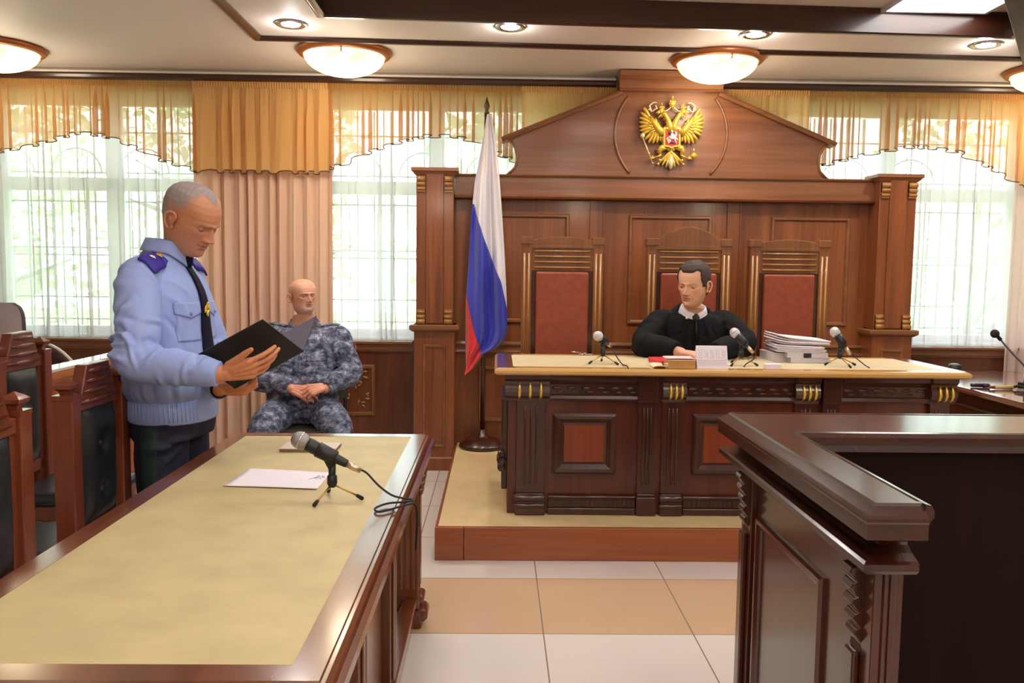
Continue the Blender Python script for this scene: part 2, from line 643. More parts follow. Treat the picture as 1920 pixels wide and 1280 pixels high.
# wainscot under the windows with sill board
def wainscot(n, x0, x1, carved):
    m = MB()
    m.box(x0, x1, 6.36, YW, 0.0, 0.82)
    m.box(x0, x1, 6.335, 6.36, 0.0, 0.12)
    k = max(1, round((x1 - x0) / 0.95))
    o = struct(m.build('trim_%d' % n, M['panel_dark']))
    fr = MB()
    for i in range(k):
        a = x0 + (x1 - x0) * i / k + 0.12
        b = x0 + (x1 - x0) * (i + 1) / k - 0.30
        fr.sweep(rect_xz(a, b, 0.345, 0.70, 6.36), [(-0.012, 0), (-0.006, 0.012), (0.010, 0.014), (0.018, 0.006), (0.018, 0)], (0, -1, 0))
    fr.build('panel_moulding', M['mould'], o)
    sl = MB()
    sl.sweep([(x0, YW, 0.82), (x1, YW, 0.82)], [(0, 0), (0.115, 0), (0.118, 0.012), (0.125, 0.016), (0.125, 0.058), (0.145, 0.062), (0.145, 0.078), (0, 0.078)], (0, 0, 1), closed=False)
    sl.build('sill_board', M['panel_h'], o)
    cv = MB()
    rnd = random.Random(3)
    for i in range(k):
        a = x0 + (x1 - x0) * i / k + 0.15
        b = x0 + (x1 - x0) * (i + 1) / k - 0.33
        for q in range(60):       # carved leaves and rosettes
            px, pz = rnd.uniform(a, b), rnd.uniform(0.38, 0.665)
            an = rnd.uniform(0, PI)
            cv.sphere((px, 6.357, pz), (0.016, 0.007, 0.007), 8, 5, rot=Matrix.Rotation(an, 3, 'Y'))
    cv.build('carving', M['gold_wood'], o)
    return o
wainscot(8, -6.2, -0.64, True)
wainscot(9, 3.02, 5.2, False)

# windows: frame, mullions, pane, outer grille
def window(n, x0, x1):
    f = MB()
    yf = YW + 0.20
    for a, b, c_, d in ((x0, x1, ZB, ZB + 0.07), (x0, x1, ZT - 0.07, ZT), (x0, x0 + 0.07, ZB + 0.07, ZT - 0.07), (x1 - 0.07, x1, ZB + 0.07, ZT - 0.07)):
        f.box(a, b, yf, yf + 0.07, c_, d)
    zt = 2.02
    f.box(x0 + 0.07, x1 - 0.07, yf, yf + 0.07, zt, zt + 0.10)
    k = 3 if x1 - x0 > 2.2 else 2
    for i in range(1, k):
        xx = x0 + (x1 - x0) * i / k
        f.box(xx - 0.06, xx + 0.06, yf, yf + 0.07, ZB + 0.07, ZT - 0.07)
    o = struct(f.build('window_%d' % n, M['pvc'], bevel=0.006))
    MB().box(x0 + 0.05, x1 - 0.05, yf + 0.03, yf + 0.036, ZB + 0.05, ZT - 0.05).build('pane', M['glass'], o)
    MB().box(x0, x1, YW - 0.02, yf + 0.02, ZB - 0.005, ZB + 0.02).build('inner_sill', M['pvc'], o)
    g = MB()
    yg = YW + 0.48
    for z in (1.0, 1.18, 1.52, 1.58, 1.95, 2.12, 2.18, 2.50):
        g.box(x0 - 0.1, x1 + 0.1, yg, yg + 0.012, z, z + 0.012)
    x = x0
    while x < x1:
        g.box(x, x + 0.011, yg, yg + 0.011, 0.9, 2.7)
        x += 0.135
    for i in range(int((x1 - x0) / 0.54)):
        cx = x0 + 0.27 + 0.54 * i
        g.tube([(cx + 0.2 * math.cos(a), yg, 2.18 + 0.2 * math.sin(a)) for a in np.linspace(0, PI, 14)], 0.007, 6)
    g.build('window_grille', M['iron'], o)
for i, (a, b) in enumerate(WIN):
    window(i + 1, a, b)

# outdoors seen through the curtains
grass = plain('lawn_grass', (120, 150, 80), 0.9, noise=0.2, nscale=2)
struct(MB().box(-30, 30, 7.2, 45, -1.0, -0.9).build('ground', grass))
bark = plain('bark', (96, 80, 66), 0.9, noise=0.2, nscale=15)
def leaf_mat():
    m, nt, b = new_mat('leaves')
    b.inputs['Base Color'].default_value = lin((190, 206, 168))
    b.inputs['Roughness'].default_value = 0.5
    b.inputs['Transmission Weight'].default_value = 0.0
    return m
LEAF = leaf_mat()
def tree(x, y, h, r, seed, label, trunk_h=1.4):
    t = thing('garden_tree', label, 'tree', (x, y, -0.9), group='trees in the garden beyond the windows')
    rnd = random.Random(seed)
    tk = MB()
    tk.tube([(0, 0, 0), (0.06, 0.02, trunk_h * 0.5), (0.0, 0.0, trunk_h), (0.05, 0, h * 0.75)], [0.16, 0.13, 0.11, 0.04], 10)
    for q in range(6):
        a = rnd.uniform(0, 2 * PI)
        z0 = rnd.uniform(trunk_h * 0.8, h * 0.6)
        tk.tube([(0.02, 0, z0), (r * 0.4 * math.cos(a), r * 0.4 * math.sin(a), z0 + 0.5), (r * 0.8 * math.cos(a), r * 0.8 * math.sin(a), z0 + 0.8)], [0.06, 0.04, 0.015], 6)
    tk.build('trunk', bark, t)
    lf = MB()
    blobs = []
    for q in range(16):
        a, e = rnd.uniform(0, 2 * PI), rnd.uniform(0.05, 1)
        rr = r * rnd.uniform(0.3, 0.85)
        blobs.append((rr * math.cos(a), rr * math.sin(a), trunk_h + (h - trunk_h) * e, r * rnd.uniform(0.3, 0.5)))
    for q in range(1500):
        bx, by, bz, br = rnd.choice(blobs)
        d = Vector((rnd.gauss(0, 1), rnd.gauss(0, 1), rnd.gauss(0, 1))).normalized() * br * rnd.uniform(0.6, 1.05)
        p = Vector((bx, by, bz)) + d
        a = Vector((rnd.gauss(0, 1), rnd.gauss(0, 1), rnd.gauss(0, 0.6))).normalized()
        b = a.cross(Vector((rnd.gauss(0, 1), rnd.gauss(0, 1), rnd.gauss(0, 1)))).normalized()
        s = rnd.uniform(0.08, 0.15)
        lf.add([p - a * s, p + b * s * 0.5, p + a * s, p - b * s * 0.5], [(0, 1, 2, 3)], 0)
    lf.build('foliage', LEAF, t, fix=False)
for i, (x, y, h, r, lb) in enumerate((
        (-7.0, 11.0, 4.6, 1.7, 'green tree seen through the sheer curtain at far left of the window'),
        (-3.6, 12.2, 5.2, 1.9, 'green tree beyond the left window behind the standing man'),
        (-6.0, 17.5, 6.5, 2.2, 'taller green tree further back beyond the left window'),
        (0.6, 11.5, 4.8, 1.7, 'green tree seen through the middle window beside the flag'),
        (8.5, 15.0, 5.0, 1.8, 'pale green tree far right beyond the right window'))):
    tree(x, y, h, r, 11 + i, lb)

# ------------------------------------------------------------------ curtains
SHEER = cloth_mat('white_voile', (246, 246, 249), density=0.74, transl=0.6)
OCHRE_SHEER = cloth_mat('ochre_voile', (222, 168, 104), density=0.66, transl=0.5)
OCHRE = cloth_mat('ochre_cloth', (246, 208, 146), density=0.97, transl=0.5)
DRAPE = cloth_mat('beige_drape', (244, 208, 184), transl=0.22)
PALE_DRAPE = cloth_mat('pale_drape', (240, 220, 210), transl=0.4)
HEM = plain('dark_hem_thread', (86, 60, 44), 0.8)

def curtain(name, label, x0, x1, ztop, zbot, y, nf, amp, ox, seed, mat, hem=False, head=True, nv=26, group=None, top_tight=0.25, flare=0.0):
    rnd = random.Random(seed)
    ph = [rnd.uniform(0, 6.28) for _ in range(4)]
    kk = [rnd.uniform(0.6, 1.4) for _ in range(4)]
    nu = int(nf * 12)
    def phase(u):
        return 2 * PI * (nf * u + 0.24 * math.sin(2 * PI * u * nf * 0.21 * kk[0] + ph[0]) + 0.13 * math.sin(2 * PI * u * nf * 0.43 * kk[1] + ph[1]))
    def amp_u(u):
        return 0.80 + 0.26 * math.sin(2 * PI * u * nf * 0.31 * kk[2] + ph[2])
    def f(u, v):
        p = phase(u)
        ramp = top_tight + (1 - top_tight) * min(1, v * 2.2)
        A = amp * amp_u(u) * ramp
        x = x0 + (x1 - x0) * u
        xx = x + ox * ramp * amp_u(u) * math.sin(2 * p + 0.6) + flare * v * math.sin(PI * v) * math.sin(0.8 * p)
        zb = zbot(x) if callable(zbot) else zbot
        z = ztop + (zb - ztop) * v + (0.012 * v * math.cos(p) if hem else 0)
        fine = 0.006 * math.exp(-v * 14) * math.sin(2 * PI * (x1 - x0) * 55 * u) if head else 0
        yy = y + A * math.sin(p) + 0.18 * A * math.sin(3.1 * p + 4 * v + ph[3]) + fine
        return (xx, yy, z)
    g = MB()
    if head:
        nu = max(nu, int((x1 - x0) * 55 * 5))
    g.grid(f, nu, nv)
    o = g.build(name, mat, None, fix=False)
    tag(o, label, 'curtain', group)
    if hem:
        h = MB()
        h.tube([Vector(f(i / nu, 1.0)) for i in range(0, nu + 1, 2)], 0.0035, 5)
        h.build('hem', HEM, o)
    if head:
        tp = MB()
        def ft(u, v):
            x = x0 + (x1 - x0) * u
            return (x, y - 0.012 + 0.006 * math.sin(2 * PI * (x1 - x0) * 55 * u), ztop + 0.012 - 0.055 * v)
        tp.grid(ft, nu, 2)
        tp.build('gathered_heading', mat, o, fix=False)
    return o

YV, YD, YS = 6.235, 6.295, 6.38
def V(x): return sx(x, 6.1, 6.235)
def zfun(pts):
    xs = [V(p[0]) for p in pts]
    zs = [sz(p[1], 6.1, YV) for p in pts]
    return lambda x: lerp(x, xs, zs)
zl = zfun([(-4.8, 2.12), (-4.2, 2.16), (-3.522, 2.238), (-3.30, 2.28), (-2.97, 2.376), (-2.80, 2.355), (-2.63, 2.30), (-2.42, 2.20), (-2.15, 2.12)])
zm = zfun([(-1.22, 2.15), (-1.08, 2.19), (-0.93, 2.268), (-0.72, 2.34), (-0.516, 2.386), (-0.34, 2.39), (-0.213, 2.364), (-0.05, 2.29), (0.093, 2.226), (0.2, 2.19)])
zr = zfun([(2.18, 2.19), (2.32, 2.22), (2.62, 2.30), (2.93, 2.361), (3.10, 2.358), (3.314, 2.33), (3.55, 2.22), (3.80, 2.09)])
ZV = 2.772
curtain('sheer_curtain', 'white sheer curtain over the left window behind the standing man', -5.0, V(-2.02), 2.72, 0.905, YS, 23, 0.030, 0.022, 1, SHEER, head=False, flare=0.03)
curtain('sheer_curtain', 'white sheer curtain over the middle window between beige drape and flag', V(-1.32), 0.52, 2.72, 0.905, YS, 14, 0.030, 0.022, 2, SHEER, head=False, flare=0.04)
curtain('sheer_curtain', 'white sheer curtain over the right window beside the right wooden pilaster', 1.95, V(3.80), 2.72, 0.905, YS, 14, 0.030, 0.022, 3, SHEER, head=False, flare=0.03)
curtain('drape', 'heavy beige pleated drape hanging behind the seated guard', sx(-2.19, 6.15, YD), sx(-1.19, 6.15, YD), 2.74, 0.03, YD, 12, 0.042, 0.010, 4, DRAPE, head=False, top_tight=0.6)
curtain('drape', 'pale beige drape at the right edge beside the right window', sx(3.75, 6.15, YD), 4.9, 2.74, 0.03, YD, 11, 0.030, 0.006, 5, PALE_DRAPE, head=False, top_tight=0.6)
curtain('sheer_valance', 'scalloped ochre sheer valance above the left window', -5.0, V(-2.14), ZV, zl, YV + 0.01, 25, 0.020, 0.026, 6, OCHRE_SHEER, hem=True)
curtain('opaque_valance', 'dense ochre valance above the beige drape behind the seated guard', V(-2.165), V(-1.215), ZV, sz(2.118, 6.1, YV), YV, 9, 0.024, 0.014, 7, OCHRE, hem=True)
curtain('sheer_valance', 'scalloped ochre sheer valance above the middle window by the flag tip', V(-1.23), V(0.17), ZV, zm, YV + 0.01, 13, 0.020, 0.026, 8, OCHRE_SHEER, hem=True)
curtain('opaque_valance', 'dense ochre valance behind the left slope of the wooden pediment', V(0.155), V(0.90), ZV, 2.14, YV, 9, 0.014, 0.012, 9, OCHRE)
curtain('opaque_valance', 'dense ochre valance behind the right slope of the wooden pediment', V(1.53), V(2.21), ZV, 2.14, YV, 9, 0.014, 0.012, 10, OCHRE)
curtain('sheer_valance', 'scalloped ochre sheer valance above the right window', V(2.19), V(3.78), ZV, zr, YV + 0.01, 14, 0.020, 0.027, 11, OCHRE_SHEER, hem=True)
curtain('opaque_valance', 'dense ochre valance at the right edge above the right drape', V(3.76), 4.9, ZV, sz(2.09, 6.1, YV), YV, 10, 0.018, 0.012, 12, OCHRE, hem=True)

# ------------------------------------------------------------------ ceiling lamps
def bowl_mat():
    m, nt, b = new_mat('lamp_bowl_glass')
    L = nt.links.new
    tc = nt.nodes.new('ShaderNodeTexCoord')
    n = nt.nodes.new('ShaderNodeTexNoise')
    n.inputs['Scale'].default_value = 7
    n.inputs['Detail'].default_value = 4
    L(tc.outputs['Object'], n.inputs['Vector'])
    r = nt.nodes.new('ShaderNodeValToRGB')
    r.color_ramp.elements[0].color = lin((255, 224, 146))
    r.color_ramp.elements[1].color = lin((255, 244, 208))
    r.color_ramp.elements[0].position = 0.35
    r.color_ramp.elements[1].position = 0.6
    L(n.outputs['Fac'], r.inputs['Fac'])
    L(r.outputs['Color'], b.inputs['Base Color'])
    L(r.outputs['Color'], b.inputs['Emission Color'])
    b.inputs['Emission Strength'].default_value = BOWL_EMIT * 0.6
    b.inputs['Roughness'].default_value = 0.3
    b.inputs['Transmission Weight'].default_value = 0.0
    return m
BOWL = bowl_mat()
COPPER = plain('copper_rim', (176, 104, 56), 0.35, metal=0.4)
def bowl_lamp(x, y, label, power=9):
    t = thing('ceiling_lamp', label, 'lamp', (x, y, CZ), group='bowl lamps along the ceiling')
    MB().lathe([(0.0, 0.0), (0.30, 0.0), (0.31, -0.012), (0.295, -0.030), (0.272, -0.040), (0.262, -0.036), (0.262, -0.008), (0, -0.008)], seg=48).build('rim', COPPER, t)
    prof = [(0.262 * math.sin(a), -0.030 - 0.130 * math.cos(a)) for a in np.linspace(0, PI / 2, 14)]
    prof[0] = (0.0, -0.160)
    MB().lathe(prof, seg=48).build('bowl', BOWL, t)
    for k in range(3):
        a = 2 * PI * k / 3 - PI / 2 + 0.1
        MB().tube([(0.262 * math.cos(a), 0.262 * math.sin(a), -0.028), (0.268 * math.cos(a), 0.268 * math.sin(a), -0.052), (0.250 * math.cos(a), 0.250 * math.sin(a), -0.066)], 0.005, 6).build('clip', M['brass'], t)
    l = bpy.data.lights.new('bowl_light', 'POINT')
    l.energy = power
    l.color = (1.0, 0.84, 0.62)
    l.shadow_soft_size = 0.12
    lo = bpy.data.objects.new('bowl_light', l)
    COL.objects.link(lo)
    lo.parent = t
    lo.location = (0, 0, -0.26)
bowl_lamp(-3.30, 5.70, 'glowing bowl lamp at the left edge of the ceiling')
bowl_lamp(-1.02, 5.68, 'glowing bowl lamp above the beige drape and seated guard')
bowl_lamp(1.44, 5.70, 'glowing bowl lamp above the coat of arms and pediment')
bowl_lamp(3.80, 5.86, 'glowing bowl lamp at the right edge of the ceiling')

for x in (-3.3, -1.02, 1.44, 3.8):  # unseen rear row, added to light the faces turned to the camera
    bowl_lamp(x, -3.3, 'unseen bowl lamp added for frontal fill along the rear ceiling', 32)

SPOT = plain('spot_bulb', (255, 250, 240), 0.4, emit=SPOT_EMIT, emit_rgb=(255, 249, 243))
def spot_lamp(x, y, label):
    t = thing('recessed_spotlight', label, 'spotlight', (x, y, CZ), group='recessed spotlights beside the coffer')
    MB().lathe([(0.056, 0.0), (0.092, 0.0), (0.094, -0.006), (0.084, -0.012), (0.060, -0.008), (0.056, -0.004)], seg=32).build('ring', M['chrome'], t)
    MB().lathe([(0.0, -0.016), (0.03, -0.014), (0.050, -0.009), (0.058, -0.002)], seg=24).build('bulb', SPOT, t)
    l = bpy.data.lights.new('spot_light', 'SPOT')
    l.energy = 45
    l.spot_size = math.radians(150)
    l.spot_blend = 0.8
    l.color = (1.0, 0.95, 0.90)
    l.shadow_soft_size = 0.05
    lo = bpy.data.objects.new('spot_light', l)
    COL.objects.link(lo)
    lo.parent = t
    lo.location = (0, 0, -0.03)
    g = bpy.data.lights.new('bulb_light', 'POINT')
    g.energy = 2.2
    g.color = (1.0, 0.95, 0.92)
    g.shadow_soft_size = 0.03
    go = bpy.data.objects.new('bulb_light', g)
    COL.objects.link(go)
    go.parent = t
    go.location = (0, 0, -0.06)
for x, y, lb in ((-1.22, 5.07, 'recessed spotlight left of the others near the ceiling corner trim'),
                 (0.058, 5.05, 'recessed spotlight above the flag and left pediment slope'),
                 (1.515, 5.12, 'recessed spotlight above the coat of arms'),
                 (2.98, 5.26, 'recessed spotlight at the right next to the slanting beam')):
    spot_lamp(x, y, lb)

PANEL = plain('luminous_panel', (250, 252, 255), 0.5, emit=PANEL_EMIT, emit_rgb=(252, 248, 245))
ALU = plain('panel_frame', (210, 214, 220), 0.4)
def light_panel(x, y, label):
    t = thing('ceiling_light_panel', label, 'light panel', (x, y, CZ + 0.128), group='luminous panels in the ceiling coffer')
    MB().box(-0.29, 0.29, -0.29, 0.29, -0.022, -0.012).build('diffuser', PANEL, t)
    MB().sweep([(-0.30, -0.30, 0), (0.30, -0.30, 0), (0.30, 0.30, 0), (-0.30, 0.30, 0)], [(-0.012, 0), (-0.012, 0.026), (0.012, 0.026), (0.012, 0)], (0, 0, -1)).build('frame', ALU, t)
for x in (-0.4, 1.05, 2.52):  # only the top right panel is in view; the rest are added fill
    for y in (4.70, 2.9, 1.2, -0.5, -2.0):
        if x < 2 and y > 4:
            continue
        light_panel(x, y, 'bright square ceiling panel at the top right of the picture' if (x > 2 and y > 4) else 'unseen square ceiling panel added for fill over the middle of the room')
# ================================================================== BACK PANELLING WITH PEDIMENT
BP = thing('wall_panelling', 'tall carved wooden wall panelling with pediment behind the judge', 'wall panelling', (1.205, 6.2, 0))
YF = 6.17
m = MB()
m.box(-0.32, 2.72, YF, 6.21, 0.0, 1.98)
m.build('panel_board', M['panel'], BP, world=True)
for x in (0.717, 1.715):
    m = MB()
    m.box(x - 0.05, x + 0.05, YF - 0.012, YF, 0.93, 1.96)
    m.box(x - 0.05, x - 0.042, YF - 0.02, YF - 0.012, 0.93, 1.96)
    m.box(x + 0.042, x + 0.05, YF - 0.02, YF - 0.012, 0.93, 1.96)
    m.build('stile', M['panel'], BP, world=True)
PR = [(-0.016, 0), (-0.012, 0.008), (-0.004, 0.016), (0.008, 0.016), (0.014, 0.008), (0.016, 0)]
for a, b in ((-0.12, 0.502), (0.964, 1.541), (2.005, 2.555)):
    m = MB()
    m.sweep(rect_xz(a, b, 1.075, 1.838, YF), PR, (0, -1, 0))
    m.build('panel_moulding', M['mould'], BP, world=True)
    m = MB()
    m.sweep(rect_xz(a, b, 0.34, 0.72, YF), PR, (0, -1, 0))
    m.build('panel_moulding', M['mould'], BP, world=True)
m = MB()
for z0, z1 in ((0.895, 0.922), (0.835, 0.86)):
    m.sweep([(-0.30, YF, z0), (2.70, YF, z0)], [(0, 0), (0.020, 0), (0.026, 0.010), (0.020, z1 - z0), (0, z1 - z0)], (0, 0, 1), closed=False)
m.box(-0.30, 2.70, YF - 0.01, YF, 0.86, 0.895)
m.build('chair_rail', M['mould'], BP, world=True)
# frieze
m = MB()
m.box(-0.31, 2.72, 6.085, 6.21, 1.975, 2.108)
m.sweep([(-0.31, 6.085, 1.955), (2.72, 6.085, 1.955)], [(-0.1, 0), (0.018, 0), (0.026, 0.012), (0.012, 0.024), (-0.1, 0.024)], (0, 0, 1), closed=False)
m.build('frieze', M['panel_h'], BP, world=True)
m = MB()
m.sweep([(-0.31, 6.085, 2.106), (2.72, 6.085, 2.106)], [(-0.1, 0), (0.012, 0), (0.020, 0.010), (0.008, 0.018), (-0.1, 0.018)], (0, 0, 1), closed=False)
m.build('frieze_moulding', M['mould'], BP, world=True)
# pediment
def pediment_half(s):
    pts = [(0.058, 2.12)]
    for k in range(9):
        t = k / 8
        a = -0.55 + 1.45 * t
        pts.append((0.015 + 0.113 * math.cos(a) , 2.245 + 0.145 * math.sin(a)))
    return [(1.212 + s * (x - 1.212), z) for x, z in pts]
L_ = pediment_half(1)
R_ = pediment_half(-1)
# right side first (counter-clockwise seen from the room)
out = R_ + [(2.385, 2.372), (1.572, 2.70), (1.572, 2.845), (0.852, 2.845), (0.852, 2.70), (0.039, 2.372)] + L_[::-1]
m = MB()
m.prism(out, 6.105, 6.20)
m.build('pediment', M['panel_h'], BP, world=True)
for s in (1, -1):
    m = MB()
    a = Vector((1.212 + s * (0.018 - 1.212), 6.105, 2.362))
    b = Vector((1.212 + s * (0.87 - 1.212), 6.105, 2.706))
    m.sweep([a, b] if s > 0 else [b, a], [(0.012, -0.09), (0.012, 0.030), (-0.006, 0.040), (-0.020, 0.030), (-0.026, 0.012), (-0.026, -0.09)], (0, -1, 0), closed=False)
    m.build('slope_moulding', M['mould'], BP, world=True)
for s in (1, -1):
    m = MB()
    pts = pediment_half(s)
    m.tube([(x, 6.103, z) for x, z in pts], 0.010, 8)
    m.build('scroll_edge', M['mould'], BP, world=True)
for c0 in (PI * 0.78, -PI * 0.245):
    m = MB()
    m.tube([(1.226 + 0.402 * math.cos(c0 + t), 6.104, 2.425 + 0.402 * math.sin(c0 + t)) for t in np.linspace(0, PI * 0.465, 26)], 0.011, 8)
    m.build('circle_moulding', M['mould'], BP, world=True)
m = MB()
m.box(0.845, 1.58, 6.06, 6.20, 2.72, 2.80)
m.sweep([(0.845, 6.06, 2.795), (1.58, 6.06, 2.795)], [(-0.1, 0), (0.01, 0), (0.03, 0.02), (0.035, 0.055), (-0.1, 0.055)], (0, 0, 1), closed=False)
m.sweep([(0.845, 6.06, 2.715), (1.58, 6.06, 2.715)], [(-0.05, 0), (0.008, 0), (0.016, 0.008), (0.008, 0.018), (-0.05, 0.018)], (0, 0, 1), closed=False)
m.build('crown_block', M['panel_h'], BP, world=True)
# pilasters
def pilaster(xc):
    m = MB()
    m.box(xc - 0.145, xc + 0.145, 5.985, 6.20, 0.0, 1.02)
    m.sweep([(xc - 0.145, 6.19, 0), (xc - 0.145, 5.985, 0), (xc + 0.145, 5.985, 0), (xc + 0.145, 6.19, 0)][::1], [(0, 0), (0.012, 0), (0.012, 0.09), (0, 0.10)], (0, 0, 1), closed=False)
    m.box(xc - 0.132, xc + 0.132, 6.0, 6.20, 1.05, 2.12)
    m.box(xc - 0.062, xc + 0.062, 5.988, 6.0, 1.06, 2.11)
    p = m.build('pilaster', M['panel'], BP, world=True, bevel=0.003)
    q = MB()
    q.sweep(rect_xz(xc - 0.072, xc + 0.072, 0.18, 0.90, 5.985), [(-0.010, 0), (-0.006, 0.008), (0.006, 0.010), (0.010, 0)], (0, -1, 0))
    q.build('panel_moulding', M['mould'], p, world=True)
    q = MB()
    rc = [(xc - 0.145, 6.19, 1.0), (xc - 0.145, 5.985, 1.0), (xc + 0.145, 5.985, 1.0), (xc + 0.145, 6.19, 1.0)]
    q.sweep(rc[::1], [(-0.05, 0), (0.006, 0), (0.026, 0.014), (0.032, 0.022), (0.032, 0.044), (0.020, 0.052), (-0.05, 0.052)], (0, 0, 1), closed=False)
    q.box(xc - 0.15, xc + 0.15, 5.98, 6.19, 1.02, 1.052)
    q.build('plinth_cap', M['mould'], p, world=True)
    q = MB()
    rc = [(xc - 0.132, 6.19, 2.10), (xc - 0.132, 6.0, 2.10), (xc + 0.132, 6.0, 2.10), (xc + 0.132, 6.19, 2.10)]
    q.sweep(rc[::1], [(-0.05, 0), (0.006, 0), (0.022, 0.020), (0.034, 0.030), (0.034, 0.052), (-0.05, 0.052)], (0, 0, 1), closed=False)
    q.box(xc - 0.14, xc + 0.14, 5.99, 6.19, 2.115, 2.152)
    q.build('capital', M['panel_h'], p, world=True)
    for s in (-1, 1):
        for z0, up in ((1.985, 1), (1.055, -1)):
            q = MB()
            x = xc + s * 0.097
            q.box(x - 0.028, x + 0.028, 5.985, 6.0, z0, z0 + 0.105)
            for k in range(3):
                zz = z0 + (0.02 + 0.034 * k if up > 0 else 0.085 - 0.034 * k)
                q.tube([(x - 0.028, 5.985, zz), (x + 0.028, 5.985, zz)], 0.010 + 0.006 * k, 10)
            q.build('bracket', M['gold_wood'], p, world=True)
pilaster(-0.447)
pilaster(2.835)

# ================================================================== COAT OF ARMS
EM = thing('coat_of_arms', 'gilded double-headed eagle coat of arms with red shield on the pediment', 'emblem', (1.222, 6.075, 2.427))
K = 0.000546
def e2(u, v, d=0.0):
    return ((u - 690) * K, -d, (650 - v) * K)
def feather(mb, a, b, w, d=0.006):
    A, B = np.array(e2(*a, d)), np.array(e2(*b, d * 0.6))
    pts, rad = [], []
    for t, r in ((0, 0.5), (0.25, 0.85), (0.6, 1.0), (0.85, 0.8), (0.96, 0.4), (1.0, 0.08)):
        pts.append(A + (B - A) * t)
        rad.append(w * K * r)
    mb.tube(pts, rad, 8)
def mir(p): return (1380 - p[0], p[1])
for side in (0, 1):
    f = (lambda p: p) if side == 0 else mir
    wing = MB()
    wing.tube([e2(*f(p), 0.012) for p in ((585, 660), (520, 610), (450, 520), (405, 445))], [0.030, 0.028, 0.020, 0.012], 10)
    wing.sphere(e2(*f((480, 620)), 0.004), (0.050, 0.010, 0.055), 16, 10)
    for a, b, w_ in (((420, 480), (318, 322), 20), ((415, 500), (282, 390), 20), ((415, 520), (270, 455), 20), ((420, 540), (264, 515), 19),
                     ((425, 560), (268, 575), 19), ((430, 580), (276, 628), 18), ((440, 600), (290, 680), 18), ((450, 620), (345, 742), 18),
                     ((470, 630), (395, 782), 18), ((495, 640), (450, 790), 17), ((520, 645), (505, 782), 17), ((545, 650), (552, 762), 15)):
        feather(wing, f(a), f(b), w_ * 1.3, 0.008)
    for a, b in (((450, 520), (360, 450)), ((455, 545), (352, 505)), ((460, 570), (355, 560)), ((470, 595), (365, 615)), ((485, 610), (400, 665)),
                 ((505, 620), (445, 705)), ((530, 625), (490, 710)), ((555, 640), (540, 705)), ((500, 560), (470, 460)), ((520, 590), (505, 510))):
        feather(wing, f(a), f(b), 20, 0.016)
    wing.build('wing', M['gold'], EM)
    hd = MB()
    hd.tube([e2(*f(p), d) for p, d in (((672, 640), 0.010), ((664, 560), 0.014), ((640, 490), 0.016), ((600, 425), 0.016), ((562, 380), 0.016))], [0.026, 0.024, 0.019, 0.017, 0.016], 12)
    hd.sphere(e2(*f((545, 378)), 0.018), (0.020, 0.014, 0.017), 14, 10)
    hd.tube([e2(*f(p), 0.018) for p in ((525, 378), (492, 390), (472, 410))], [0.010, 0.007, 0.001], 8)
    hd.tube([e2(*f(p), 0.018) for p in ((528, 392), (505, 405), (498, 425))], [0.006, 0.004, 0.001], 8)
    for p in ((560, 430), (540, 425), (525, 440), (600, 460), (620, 500), (640, 540)):
        feather(hd, f((p[0] + 25, p[1] - 25)), f((p[0] - 14, p[1] + 22)), 11, 0.016)
    hd.build('head', M['gold'], EM)
    cr = MB()
    cr.tube([e2(*f((525, 346)), 0.018), e2(*f((578, 352)), 0.018)], 0.005, 8)
    for q in (530, 550, 572):
        cr.sphere(e2(*f((q, 326)), 0.018), 0.009, 10, 8)
    cr.tube([e2(*f((553, 318)), 0.018), e2(*f((553, 262)), 0.018)], 0.003, 6)
    cr.tube([e2(*f((541, 282)), 0.018), e2(*f((565, 282)), 0.018)], 0.003, 6)
    cr.build('crown', M['gold'], EM)
    rb = MB()
    rb.tube(smooth_curve([e2(*f(p), 0.012) for p in ((672, 322), (640, 350), (600, 372), (570, 352))], 5), 0.005, 6)
    rb.tube(smooth_curve([e2(*f(p), 0.010) for p in ((380, 352), (410, 350), (395, 310), (425, 280), (450, 265), (486, 268))], 5), 0.0065, 6)
    rb.tube(smooth_curve([e2(*f(p), 0.010) for p in ((470, 300), (490, 340), (470, 350), (420, 380), (412, 340))], 5), 0.005, 6)
    rb.build('ribbon', M['gold2'], EM)
    lg = MB()
    lg.tube([e2(*f(p), 0.010) for p in ((600, 830), (555, 850), (540, 890), (560, 930))], [0.024, 0.024, 0.016, 0.008], 10)
    for p in ((495, 870), (505, 905), (530, 925)):
        feather(lg, f((560, 850)), f(p), 12, 0.012)
    lg.tube([e2(*f(p), 0.012) for p in ((560, 930), (520, 952), (470, 972))], [0.008, 0.006, 0.006], 8)
    for p in ((450, 985), (425, 960), (440, 940), (400, 985)):
        lg.tube([e2(*f((468, 968)), 0.012), e2(*f(p), 0.016)], [0.006, 0.003], 6)
    lg.build('leg', M['gold'], EM)
big = MB()
big.sphere(e2(690, 275, 0.016), (0.026, 0.014, 0.024), 14, 10)
big.tube([e2(655, 318, 0.016), e2(725, 318, 0.016)], 0.006, 8)
for q in (660, 690, 720):
    big.sphere(e2(q, 250, 0.018), 0.010, 10, 8)
big.tube([e2(690, 235, 0.016), e2(690, 158, 0.016)], 0.0045, 6)
big.tube([e2(672, 190, 0.016), e2(708, 190, 0.016)], 0.004, 6)
big.build('great_crown', M['gold'], EM)
bd = MB()
bd.sphere(e2(690, 700, 0.004), (0.075, 0.014, 0.10), 20, 14)
for a, b in (((640, 820), (600, 862)), ((670, 830), (650, 880)), ((710, 830), (730, 880)), ((740, 820), (780, 862)), ((690, 830), (690, 885))):
    feather(bd, a, b, 20, 0.010)
bd.build('body', M['gold'], EM)
tl = MB()
